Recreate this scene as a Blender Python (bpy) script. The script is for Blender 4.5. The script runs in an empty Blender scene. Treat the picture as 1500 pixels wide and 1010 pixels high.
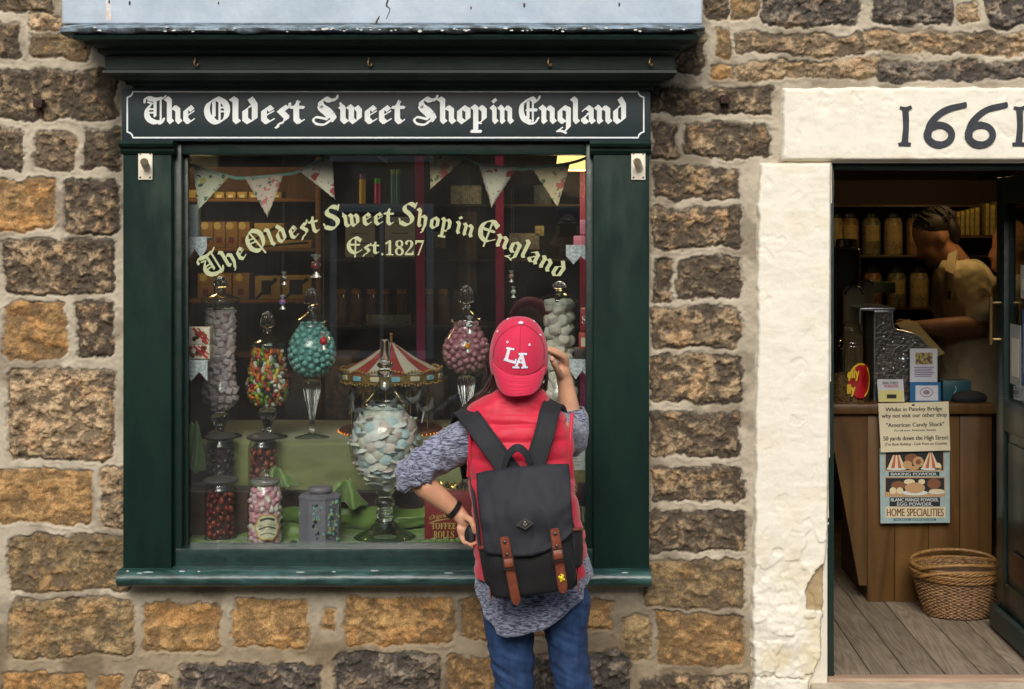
import bpy, bmesh, math, random
import numpy as np
from mathutils import Vector, Matrix
random.seed(7)
PI = math.pi
SC = bpy.context.scene
COL = SC.collection
# ---------------------------------------------------------------- camera
CAMD, CAMZ, FPX = 5.0, 1.86, 2200.0          # the camera stands 5 m from the wall face (y = 0), eye at 1.86 m
cam = bpy.data.cameras.new('camera')
cam.sensor_width = 36.0
cam.lens = 36.0 * FPX / 1500.0
cam.shift_x = -82.0 / 1500.0
cam.shift_y = -170.0 / 1500.0
cam.clip_start = 0.05
cam.clip_end = 500
camo = bpy.data.objects.new('camera', cam)
camo.location = (0, -CAMD, CAMZ)
camo.rotation_euler = (PI / 2, 0, 0)
COL.objects.link(camo)
SC.camera = camo
# ---------------------------------------------------------------- daylight (bright overcast street)
SUN_EL, SUN_AZ = 37.0, 184.0                  # azimuth clockwise from +Y
world = bpy.data.worlds.new('World')
SC.world = world
world.use_nodes = True
wn = world.node_tree
sky = wn.nodes.new('ShaderNodeTexSky')
sky.sky_type = 'NISHITA'
sky.sun_disc = False
sky.sun_elevation = math.radians(SUN_EL)
sky.sun_rotation = math.radians(SUN_AZ)
sky.air_density = 1.0
sky.dust_density = 4.0
sky.ozone_density = 0.6
wn.links.new(sky.outputs[0], wn.nodes['Background'].inputs[0])
wn.nodes['Background'].inputs[1].default_value = 0.13
sun = bpy.data.lights.new('sun', 'SUN')
sun.energy = 1.5
sun.angle = math.radians(28)
sun.color = (1.0, 0.985, 0.97)
suno = bpy.data.objects.new('sun', sun)
_az, _el = math.radians(SUN_AZ), math.radians(SUN_EL)
_d = Vector((math.sin(_az) * math.cos(_el), math.cos(_az) * math.cos(_el), math.sin(_el)))
suno.rotation_euler = _d.to_track_quat('Z', 'Y').to_euler()
suno.location = (0, -4, 12)
COL.objects.link(suno)
SC.view_settings.view_transform = 'Standard'
SC.view_settings.look = 'None'
SC.view_settings.gamma = 1.0
SC.view_settings.exposure = 0.34
SC.view_settings.use_curve_mapping = False
SC.cycles.use_denoising = True
SC.cycles.max_bounces = 12
SC.cycles.transparent_max_bounces = 40
SC.cycles.transmission_bounces = 10
SC.cycles.glossy_bounces = 4
SC.cycles.diffuse_bounces = 4
SC.cycles.caustics_reflective = False
SC.cycles.caustics_refractive = False
SC.cycles.sample_clamp_indirect = 4.0

# ---------------------------------------------------------------- helpers
def W(px, py, y=0.0):
    """the world point seen at a photograph pixel when it stands at depth y behind the wall face"""
    s = (CAMD + y) / FPX
    return Vector(((px - 832.0) * s, y, CAMZ - (py - 335.0) * s))
def WX(px, y=0.0): return (px - 832.0) * (CAMD + y) / FPX
def WZ(py, y=0.0): return CAMZ - (py - 335.0) * (CAMD + y) / FPX
def S(px, y=0.0): return px * (CAMD + y) / FPX

def lin(c):
    c = c / 255.0
    return c / 12.92 if c <= 0.04045 else ((c + 0.055) / 1.055) ** 2.4
def C(r, g, b): return (lin(r), lin(g), lin(b))

def tag(o, label=None, cat=None, group=None, kind=None):
    if label: o['label'] = label
    if cat: o['category'] = cat
    if group: o['group'] = group
    if kind: o['kind'] = kind
    return o
def empty(name, loc, label=None, cat=None, group=None, kind=None):
    o = bpy.data.objects.new(name, None)
    o.empty_display_size = 0.05
    o.location = loc
    COL.objects.link(o)
    return tag(o, label, cat, group, kind)
def worldloc(o):
    v = Vector((0, 0, 0))
    while o is not None:
        v += Vector(o.location)
        o = o.parent
    return v
def link_mesh(name, me, mat=None, parent=None, origin=None, smooth=40):
    """link a mesh given in world coordinates as one object"""
    if mat is not None:
        for m in (mat if isinstance(mat, (list, tuple)) else [mat]): me.materials.append(m)
    me.name = name
    o = bpy.data.objects.new(name, me)
    n = len(me.vertices)
    co = np.empty(n * 3, dtype=np.float32); me.vertices.foreach_get('co', co); co = co.reshape(-1, 3)
    if parent is not None:
        off = worldloc(parent); o.parent = parent
    else:
        if origin is None:
            mn, mx = co.min(0), co.max(0)
            origin = Vector(((mn[0] + mx[0]) / 2, (mn[1] + mx[1]) / 2, mn[2]))
        off = Vector(origin); o.location = off
    co -= np.array(off, dtype=np.float32)
    me.vertices.foreach_set('co', co.ravel())
    if smooth is not None:
        me.polygons.foreach_set('use_smooth', np.ones(len(me.polygons), dtype=bool))
        me.set_sharp_from_angle(angle=math.radians(smooth))
    me.update()
    COL.objects.link(o)
    return o
def dup(o, loc=None, parent=None, **kw):
    c = o.copy(); COL.objects.link(c)
    if parent is not None: c.parent = parent
    if loc is not None: c.location = loc
    for ch in list(o.children): dup(ch, parent=c)
    tag(c, **kw)
    return c

def evaluated(o):
    """apply the modifiers of a temporary object and return the finished mesh"""
    dg = bpy.context.evaluated_depsgraph_get(); dg.update()
    me = bpy.data.meshes.new_from_object(o.evaluated_get(dg), depsgraph=dg)
    me.transform(o.matrix_world)
    return me
def remesh(me, voxel, smooth_it=4, sub=0):
    o = bpy.data.objects.new('tmp', me); COL.objects.link(o)
    m = o.modifiers.new('r', 'REMESH'); m.mode = 'VOXEL'; m.voxel_size = voxel
    if smooth_it:
        s = o.modifiers.new('s', 'SMOOTH'); s.iterations = smooth_it; s.factor = 0.5
    if sub:
        s = o.modifiers.new('u', 'SUBSURF'); s.levels = sub; s.render_levels = sub
    r = evaluated(o)
    bpy.data.objects.remove(o)
    return r

class MB:
    def __init__(s): s.v = []; s.f = []; s.m = []; s.cm = 0
    def add(s, vs, fs):
        b = len(s.v)
        s.v += [tuple(p) for p in vs]
        s.f += [tuple(b + i for i in f) for f in fs]
        s.m += [s.cm] * len(fs)
        return s
    def mat(s, i): s.cm = i; return s
    def box(s, x0, x1, y0, y1, z0, z1, bev=0.0, seg=2, M=None):
        x0, x1 = min(x0, x1), max(x0, x1); y0, y1 = min(y0, y1), max(y0, y1); z0, z1 = min(z0, z1), max(z0, z1)
        bm = bmesh.new(); bmesh.ops.create_cube(bm, size=1.0)
        for v in bm.verts:
            v.co = Vector(((x0 + x1) / 2 + v.co.x * (x1 - x0), (y0 + y1) / 2 + v.co.y * (y1 - y0), (z0 + z1) / 2 + v.co.z * (z1 - z0)))
        if bev > 0:
            bev = min(bev, 0.45 * min(x1 - x0, y1 - y0, z1 - z0))
            bmesh.ops.bevel(bm, geom=bm.edges[:], offset=bev, segments=seg, affect='EDGES', profile=0.5)
        return s.bm(bm, M)
    def bm(s, bm, M=None):
        bm.verts.index_update()
        vs = [(M @ v.co if M is not None else v.co.copy()) for v in bm.verts]
        s.add(vs, [[v.index for v in f.verts] for f in bm.faces])
        bm.free(); return s
    def lathe(s, prof, cx, cy, seg=32, flute=None, cap=True, a0=0.0, a1=2 * PI):
        """prof: list of (r, z); flute: f(i, theta) -> factor"""
        full = abs(a1 - a0 - 2 * PI) < 1e-6
        n = seg if full else seg + 1
        vs, fs = [], []
        for i, (r, z) in enumerate(prof):
            for k in range(n):
                t = a0 + (a1 - a0) * k / seg
                rr = max(r, 1e-5) * (flute(i, t) if flute else 1.0)
                vs.append((cx + rr * math.cos(t), cy + rr * math.sin(t), z))
        for i in range(len(prof) - 1):
            for k in range(seg):
                k2 = (k + 1) % n if full else k + 1
                fs.append((i * n + k, i * n + k2, (i + 1) * n + k2, (i + 1) * n + k))
        if cap and full:
            if prof[0][0] > 1e-3: fs.append(tuple(reversed(range(n))))
            if prof[-1][0] > 1e-3: fs.append(tuple((len(prof) - 1) * n + k for k in range(n)))
        return s.add(vs, fs)
    def tube(s, pts, rad, seg=10, cap=True, flat=1.0, up=None):
        """round tube along pts; rad a number or list"""
        pts = [Vector(p) for p in pts]
        if not isinstance(rad, (list, tuple)): rad = [rad] * len(pts)
        vs, fs = [], []
        N = None
        for i, p in enumerate(pts):
            t = (pts[min(i + 1, len(pts) - 1)] - pts[max(i - 1, 0)])
            if t.length < 1e-9: t = Vector((0, 0, 1))
            t.normalize()
            if N is None:
                N = (up or (Vector((0, 0, 1)) if abs(t.z) < 0.9 else Vector((0, 1, 0))))
            N = (N - t * N.dot(t))
            if N.length < 1e-6: N = t.orthogonal()
            N.normalize()
            B = t.cross(N)
            for k in range(seg):
                a = 2 * PI * k / seg
                vs.append(p + (B * math.cos(a) + N * (math.sin(a) * flat)) * rad[i])
        for i in range(len(pts) - 1):
            for k in range(seg):
                fs.append((i * seg + k, i * seg + (k + 1) % seg, (i + 1) * seg + (k + 1) % seg, (i + 1) * seg + k))
        if cap:
            fs.append(tuple(reversed(range(seg)))); fs.append(tuple((len(pts) - 1) * seg + k for k in range(seg)))
        return s.add(vs, fs)
    def loft(s, rings, cap=True):
        n = len(rings[0]); vs = [p for r in rings for p in r]; fs = []
        for i in range(len(rings) - 1):
            for k in range(n):
                fs.append((i * n + k, i * n + (k + 1) % n, (i + 1) * n + (k + 1) % n, (i + 1) * n + k))
        if cap:
            fs.append(tuple(reversed(range(n)))); fs.append(tuple((len(rings) - 1) * n + k for k in range(n)))
        return s.add(vs, fs)
    def prism(s, poly, y0, y1):
        """polygon of (x, z) extruded from y0 (front) to y1"""
        n = len(poly)
        vs = [(x, y0, z) for x, z in poly] + [(x, y1, z) for x, z in poly]
        fs = [tuple(range(n)), tuple(reversed(range(n, 2 * n)))]
        fs += [(i, n + i, n + (i + 1) % n, (i + 1) % n) for i in range(n)]
        return s.add(vs, fs)
    def mapped(s, polys, fn, thick, nrm=(0, -1, 0)):
        """2-D polygons laid on a surface fn(u, v) -> point, raised by thick along nrm"""
        nv = Vector(nrm)
        for k, poly in enumerate(polys):
            n = len(poly); t = thick + (k % 40) * 6e-6
            lo = [Vector(fn(u, v)) for u, v in poly]
            vs = [p + nv * t for p in lo] + [p - nv * 0.0005 for p in lo]
            fs = [tuple(range(n))] + [(i, n + i, n + (i + 1) % n, (i + 1) % n) for i in range(n)]
            s.add(vs, fs)
        return s
    def ball(s, c, r, sub=2, sc=(1, 1, 1), M=None):
        bm = bmesh.new(); bmesh.ops.create_icosphere(bm, subdivisions=sub, radius=1.0)
        for v in bm.verts: v.co = Vector((v.co.x * r * sc[0], v.co.y * r * sc[1], v.co.z * r * sc[2]))
        if M is not None:
            for v in bm.verts: v.co = M @ v.co
        for v in bm.verts: v.co += Vector(c)
        return s.bm(bm)
    def mesh(s, fix=True):
        me = bpy.data.meshes.new('m'); me.from_pydata(s.v, [], s.f); me.polygons.foreach_set('material_index', s.m)
        if fix:
            bm = bmesh.new(); bm.from_mesh(me); bmesh.ops.recalc_face_normals(bm, faces=bm.faces); bm.to_mesh(me); bm.free()
        return me
    def build(s, name, mat, parent=None, smooth=40, origin=None, fix=True):
        return link_mesh(name, s.mesh(fix), mat, parent, origin, smooth)

def smoothpts(pts, n=6):
    """Catmull-Rom through points (any dimension tuples)"""
    P = [np.array(p, float) for p in pts]
    if len(P) < 3: return [tuple(p) for p in P]
    out = []
    for i in range(len(P) - 1):
        p0 = P[i - 1] if i else 2 * P[0] - P[1]
        p1, p2 = P[i], P[i + 1]
        p3 = P[i + 2] if i + 2 < len(P) else 2 * P[-1] - P[-2]
        for k in range(n):
            t = k / n
            out.append(tuple(0.5 * ((2 * p1) + (-p0 + p2) * t + (2 * p0 - 5 * p1 + 4 * p2 - p3) * t * t + (-p0 + 3 * p1 - 3 * p2 + p3) * t ** 3)))
    out.append(tuple(P[-1]))
    return out

# ---------------------------------------------------------------- numpy noise
def vnoise(x, y, seed=0):
    xi = np.floor(x).astype(np.int64); yi = np.floor(y).astype(np.int64)
    xf = x - xi; yf = y - yi
    u = xf * xf * xf * (xf * (xf * 6 - 15) + 10); v = yf * yf * yf * (yf * (yf * 6 - 15) + 10)
    def h(a, b):
        n = (a * 374761393 + b * 668265263 + seed * 1442695041) & 0xffffffff
        n = ((n ^ (n >> 13)) * 1274126177) & 0xffffffff
        n = ((n ^ (n >> 16)) * 2246822519) & 0xffffffff
        return ((n ^ (n >> 15)) & 0xffff) / 65535.0
    return (h(xi, yi) * (1 - u) + h(xi + 1, yi) * u) * (1 - v) + (h(xi, yi + 1) * (1 - u) + h(xi + 1, yi + 1) * u) * v
def fbm(x, y, sc, oct=4, seed=0, gain=0.5):
    t = 0; a = 1; tot = 0
    for o in range(oct):
        t = t + a * vnoise(x * sc, y * sc, seed + o * 17); tot += a
        a *= gain; sc *= 2.03
    return t / tot
def facets(x, y, sc, seed):
    """chipped facets: every cell of a jittered grid carries its own tilted plane"""
    x = x * sc; y = y * sc
    xi = np.floor(x).astype(np.int64); yi = np.floor(y).astype(np.int64)
    best = np.full(x.shape, 9.0); out = np.zeros(x.shape)
    def h(a, b, k):
        n = (a * 374761393 + b * 668265263 + (seed + k) * 1442695041) & 0xffffffff
        n = ((n ^ (n >> 13)) * 1274126177) & 0xffffffff
        n = ((n ^ (n >> 16)) * 2246822519) & 0xffffffff
        return ((n ^ (n >> 15)) & 0xffff) / 65535.0
    for i in (-1, 0, 1):
        for j in (-1, 0, 1):
            a, b = xi + i, yi + j
            dx = x - a - h(a, b, 1); dy = y - b - h(a, b, 2)
            d = dx * dx + dy * dy; m = d < best
            best = np.where(m, d, best)
            out = np.where(m, dx * (h(a, b, 3) - .5) * 2 + dy * (h(a, b, 4) - .5) * 2 + (h(a, b, 5) - .5) * .8, out)
    return out
def sstep(a, b, x):
    t = np.clip((x - a) / (b - a), 0, 1); return t * t * (3 - 2 * t)

# ---------------------------------------------------------------- materials
MATS = {}
def mk(name, col, rough=0.6, metal=0.0, var=0.0, vscale=8.0, col2=None, vlo=0.4, vhi=0.6, bump=0.0, bscale=60.0, stretch=(1, 1, 1),
       coat=0.0, spec=0.5, sheen=0.0, emit=None, estr=0.0, trans=0.0, sss=0.0, rvar=0.0, detail=6.0, objrand=0.0):
    if name in MATS: return MATS[name]
    m = bpy.data.materials.new(name); m.use_nodes = True
    nt = m.node_tree; p = nt.nodes['Principled BSDF']; L = nt.links
    p.inputs['Base Color'].default_value = (*col, 1)
    p.inputs['Roughness'].default_value = rough
    p.inputs['Metallic'].default_value = metal
    p.inputs['Specular IOR Level'].default_value = spec
    if coat: p.inputs['Coat Weight'].default_value = coat; p.inputs['Coat Roughness'].default_value = 0.15
    if sheen: p.inputs['Sheen Weight'].default_value = sheen
    if trans: p.inputs['Transmission Weight'].default_value = trans
    if sss:
        p.inputs['Subsurface Weight'].default_value = sss
        p.inputs['Subsurface Radius'].default_value = (0.01, 0.005, 0.003)
    if emit: p.inputs['Emission Color'].default_value = (*emit, 1); p.inputs['Emission Strength'].default_value = estr
    if var or col2 or bump or rvar:
        tc = nt.nodes.new('ShaderNodeTexCoord'); mp = nt.nodes.new('ShaderNodeMapping')
        mp.inputs['Scale'].default_value = stretch
        L.new(tc.outputs['Object'], mp.inputs[0])
    if var or col2 or rvar:
        n = nt.nodes.new('ShaderNodeTexNoise'); n.inputs['Scale'].default_value = vscale; n.inputs['Detail'].default_value = detail; n.inputs['Roughness'].default_value = 0.62
        L.new(mp.outputs[0], n.inputs['Vector'])
        mr = nt.nodes.new('ShaderNodeMapRange'); mr.inputs[1].default_value = vlo; mr.inputs[2].default_value = vhi
        L.new(n.outputs[0], mr.inputs[0])
        if var or col2:
            mx = nt.nodes.new('ShaderNodeMix'); mx.data_type = 'RGBA'
            c2 = col2 or tuple(max(0, c * (1 - var)) for c in col)
            c1 = col if col2 else tuple(min(1, c * (1 + var * 0.6)) for c in col)
            mx.inputs['A'].default_value = (*c1, 1); mx.inputs['B'].default_value = (*c2, 1)
            L.new(mr.outputs[0], mx.inputs['Factor']); out = mx.outputs['Result']
            if objrand:
                oi = nt.nodes.new('ShaderNodeObjectInfo'); hs = nt.nodes.new('ShaderNodeHueSaturation')
                m2 = nt.nodes.new('ShaderNodeMapRange'); m2.inputs[3].default_value = 1 - objrand; m2.inputs[4].default_value = 1 + objrand
                L.new(oi.outputs['Random'], m2.inputs[0]); L.new(m2.outputs[0], hs.inputs['Value']); L.new(out, hs.inputs['Color']); out = hs.outputs[0]
            L.new(out, p.inputs['Base Color'])
        if rvar:
            m3 = nt.nodes.new('ShaderNodeMapRange'); m3.inputs[3].default_value = max(0.02, rough - rvar); m3.inputs[4].default_value = min(1, rough + rvar)
            L.new(mr.outputs[0], m3.inputs[0]); L.new(m3.outputs[0], p.inputs['Roughness'])
    if bump:
        n2 = nt.nodes.new('ShaderNodeTexNoise'); n2.inputs['Scale'].default_value = bscale; n2.inputs['Detail'].default_value = 5
        L.new(mp.outputs[0], n2.inputs['Vector'])
        b = nt.nodes.new('ShaderNodeBump'); b.inputs['Strength'].default_value = bump; b.inputs['Distance'].default_value = 0.01
        L.new(n2.outputs[0], b.inputs['Height']); L.new(b.outputs[0], p.inputs['Normal'])
    MATS[name] = m
    return m
def mk_attr(name, rough=0.9, fine=0.25, fscale=350.0, bump=0.4, spec=0.3, bscale=160.0, coat=0.0):
    """base colour from the mesh's own pigment attribute, with fine grain"""
    m = bpy.data.materials.new(name); m.use_nodes = True
    nt = m.node_tree; p = nt.nodes['Principled BSDF']; L = nt.links
    p.inputs['Roughness'].default_value = rough; p.inputs['Specular IOR Level'].default_value = spec
    at = nt.nodes.new('ShaderNodeAttribute'); at.attribute_name = 'pigment'
    tc = nt.nodes.new('ShaderNodeTexCoord')
    n = nt.nodes.new('ShaderNodeTexNoise'); n.inputs['Scale'].default_value = fscale; n.inputs['Detail'].default_value = 3
    L.new(tc.outputs['Object'], n.inputs['Vector'])
    mr = nt.nodes.new('ShaderNodeMapRange'); mr.inputs[1].default_value = 0.3; mr.inputs[2].default_value = 0.7
    mr.inputs[3].default_value = -fine; mr.inputs[4].default_value = fine
    fa = nt.nodes.new('ShaderNodeMath'); fa.operation = 'MULTIPLY_ADD'; fa.inputs[2].default_value = 1.0; L.new(at.outputs['Alpha'], fa.inputs[1])
    L.new(n.outputs[0], mr.inputs[0]); L.new(mr.outputs[0], fa.inputs[0])
    mx = nt.nodes.new('ShaderNodeMix'); mx.data_type = 'RGBA'; mx.blend_type = 'MULTIPLY'; mx.inputs['Factor'].default_value = 1
    L.new(at.outputs['Color'], mx.inputs['A']); L.new(fa.outputs[0], mx.inputs['B'])
    L.new(mx.outputs['Result'], p.inputs['Base Color'])
    if bump:
        n2 = nt.nodes.new('ShaderNodeTexNoise'); n2.inputs['Scale'].default_value = bscale; n2.inputs['Detail'].default_value = 6; n2.inputs['Roughness'].default_value = 0.65
        L.new(tc.outputs['Object'], n2.inputs['Vector'])
        b = nt.nodes.new('ShaderNodeBump'); b.inputs['Distance'].default_value = 0.006
        bs = nt.nodes.new('ShaderNodeMath'); bs.operation = 'MULTIPLY'; bs.inputs[1].default_value = bump; L.new(at.outputs['Alpha'], bs.inputs[0]); L.new(bs.outputs[0], b.inputs['Strength'])
        L.new(n2.outputs[0], b.inputs['Height']); L.new(b.outputs[0], p.inputs['Normal'])
    return m
def mk_glass(name, f0=0.045, tint=(0.97, 0.985, 0.98), edge=0.0, veil=0.0):
    """thin glass sheet: clear by transmission, mirror by Fresnel"""
    if name in MATS: return MATS[name]
    m = bpy.data.materials.new(name); m.use_nodes = True
    nt = m.node_tree; L = nt.links
    for n in list(nt.nodes): nt.nodes.remove(n)
    out = nt.nodes.new('ShaderNodeOutputMaterial'); mix = nt.nodes.new('ShaderNodeMixShader')
    tr = nt.nodes.new('ShaderNodeBsdfTransparent'); gl = nt.nodes.new('ShaderNodeBsdfGlossy')
    gl.inputs['Roughness'].default_value = 0.015
    lw = nt.nodes.new('ShaderNodeLayerWeight'); lw.inputs['Blend'].default_value = 0.5
    pw = nt.nodes.new('ShaderNodeMath'); pw.operation = 'POWER'; pw.inputs[1].default_value = 4.0
    L.new(lw.outputs['Facing'], pw.inputs[0])
    ma = nt.nodes.new('ShaderNodeMath'); ma.operation = 'MULTIPLY_ADD'; ma.inputs[1].default_value = 0.75; ma.inputs[2].default_value = f0
    L.new(pw.outputs[0], ma.inputs[0])
    if edge:                                   # the wall of the vessel is seen edge-on at its rim, where more glass is looked through
        p2 = nt.nodes.new('ShaderNodeMath'); p2.operation = 'POWER'; p2.inputs[1].default_value = 3.0
        L.new(lw.outputs['Facing'], p2.inputs[0])
        cm = nt.nodes.new('ShaderNodeMix'); cm.data_type = 'RGBA'
        cm.inputs['A'].default_value = (*tint, 1); cm.inputs['B'].default_value = (tint[0] * (1 - edge), tint[1] * (1 - edge * .9), tint[2] * (1 - edge * .92), 1)
        L.new(p2.outputs[0], cm.inputs['Factor']); L.new(cm.outputs['Result'], tr.inputs['Color'])
    else:
        tr.inputs['Color'].default_value = (*tint, 1)
    L.new(ma.outputs[0], mix.inputs[0]); L.new(tr.outputs[0], mix.inputs[1]); L.new(gl.outputs[0], mix.inputs[2])
    last = mix.outputs[0]
    if veil:                                   # pale smeared film: painted haze in place of the street's reflections
        df = nt.nodes.new('ShaderNodeBsdfDiffuse'); df.inputs['Color'].default_value = (.55, .54, .50, 1)
        tc = nt.nodes.new('ShaderNodeTexCoord'); n = nt.nodes.new('ShaderNodeTexNoise'); n.inputs['Scale'].default_value = 3.0; n.inputs['Detail'].default_value = 8; n.inputs['Distortion'].default_value = 1.5
        L.new(tc.outputs['Object'], n.inputs[0])
        mr = nt.nodes.new('ShaderNodeMapRange'); mr.inputs[1].default_value = .3; mr.inputs[2].default_value = .75; mr.inputs[3].default_value = veil * .4; mr.inputs[4].default_value = veil * 1.7
        L.new(n.outputs[0], mr.inputs[0]); m2 = nt.nodes.new('ShaderNodeMixShader')
        L.new(mr.outputs[0], m2.inputs[0]); L.new(last, m2.inputs[1]); L.new(df.outputs[0], m2.inputs[2]); last = m2.outputs[0]
    L.new(last, out.inputs[0])
    MATS[name] = m
    return m

# ---------------------------------------------------------------- lettering
def text_mesh(body):
    """flat outlines of a text: (verts Nx2, faces)"""
    c = bpy.data.curves.new('t', 'FONT'); c.body = body; c.size = 1.0; c.resolution_u = 4
    o = bpy.data.objects.new('t', c); COL.objects.link(o)
    me = evaluated(o)
    bpy.data.objects.remove(o); bpy.data.curves.remove(c)
    v = np.empty(len(me.vertices) * 3); me.vertices.foreach_get('co', v); v = v.reshape(-1, 3)[:, :2]
    f = [tuple(p.vertices) for p in me.polygons]
    bpy.data.meshes.remove(me)
    return v, f
def serif(s):
    o = ''
    for c in s:
        if 'A' <= c <= 'Z': o += chr(0x1D400 + ord(c) - 65)
        elif 'a' <= c <= 'z': o += chr(0x1D41A + ord(c) - 97)
        elif '0' <= c <= '9': o += chr(0x1D7CE + ord(c) - 48)
        else: o += c
    return o
def text_into(mb, body, px0, py0, px1, py1, y, lift=0.0008, shear=0.0, curve=0.0, bold=0.0):
    """lay a line of text so that its outline fills a pixel box on the plane y; lift = distance off the plane"""
    v, f = text_mesh(body)
    mn, mx = v.min(0), v.max(0)
    u = (v - mn) / (mx - mn)
    px = px0 + (px1 - px0) * u[:, 0]
    py = py1 + (py0 - py1) * u[:, 1] + shear * (px - px0) + curve * ((u[:, 0] - 0.5) ** 2)
    for k in ([0.0] if not bold else [-bold, 0.0, bold]):
        mb.add([W(a + k, b, y) + Vector((0, -lift - abs(k) * 1e-4 - (2e-5 if k > 0 else 0), 0)) for a, b in zip(px, py)], f)
    return mb
def ribbon(pts, w, n=0):
    """flat ribbon of quads; w number or list; n = smoothing"""
    if isinstance(w, (list, tuple)): q = [(*p, ww) for p, ww in zip(pts, w)]
    else: q = [(*p, w) for p in pts]
    if n: q = smoothpts(q, n)
    L, R = [], []
    for i, (x, y, ww) in enumerate(q):
        a = q[max(i - 1, 0)]; b = q[min(i + 1, len(q) - 1)]
        tx, ty = b[0] - a[0], b[1] - a[1]; l = math.hypot(tx, ty) or 1
        nx, ny = -ty / l * ww / 2, tx / l * ww / 2
        L.append((x + nx, y + ny)); R.append((x - nx, y - ny))
    return [(L[i], L[i + 1], R[i + 1], R[i]) for i in range(len(q) - 1)]
def hull(pts):
    pts = sorted(set((round(a, 6), round(b, 6)) for a, b in pts))
    def half(ps):
        h = []
        for p in ps:
            while len(h) > 1 and (h[-1][0] - h[-2][0]) * (p[1] - h[-2][1]) - (h[-1][1] - h[-2][1]) * (p[0] - h[-2][0]) <= 0: h.pop()
            h.append(p)
        return h
    a = half(pts); b = half(pts[::-1])
    return a[:-1] + b[:-1]
def pen(pts, nib=0.34, ang=40.0, thick=0.05, n=0):
    """broad-nib pen stroke: the nib (a thin bar at a fixed angle) swept along a path"""
    if n: pts = smoothpts(pts, n)
    a = math.radians(ang); ux, uy = math.cos(a) * nib / 2, math.sin(a) * nib / 2
    vx, vy = -math.sin(a) * thick / 2, math.cos(a) * thick / 2
    N = [(ux + vx, uy + vy), (ux - vx, uy - vy), (-ux + vx, -uy + vy), (-ux - vx, -uy - vy)]
    out = []
    for i in range(len(pts) - 1):
        p, q = pts[i], pts[i + 1]
        out.append(hull([(p[0] + d[0], p[1] + d[1]) for d in N] + [(q[0] + d[0], q[1] + d[1]) for d in N]))
    return out
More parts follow.
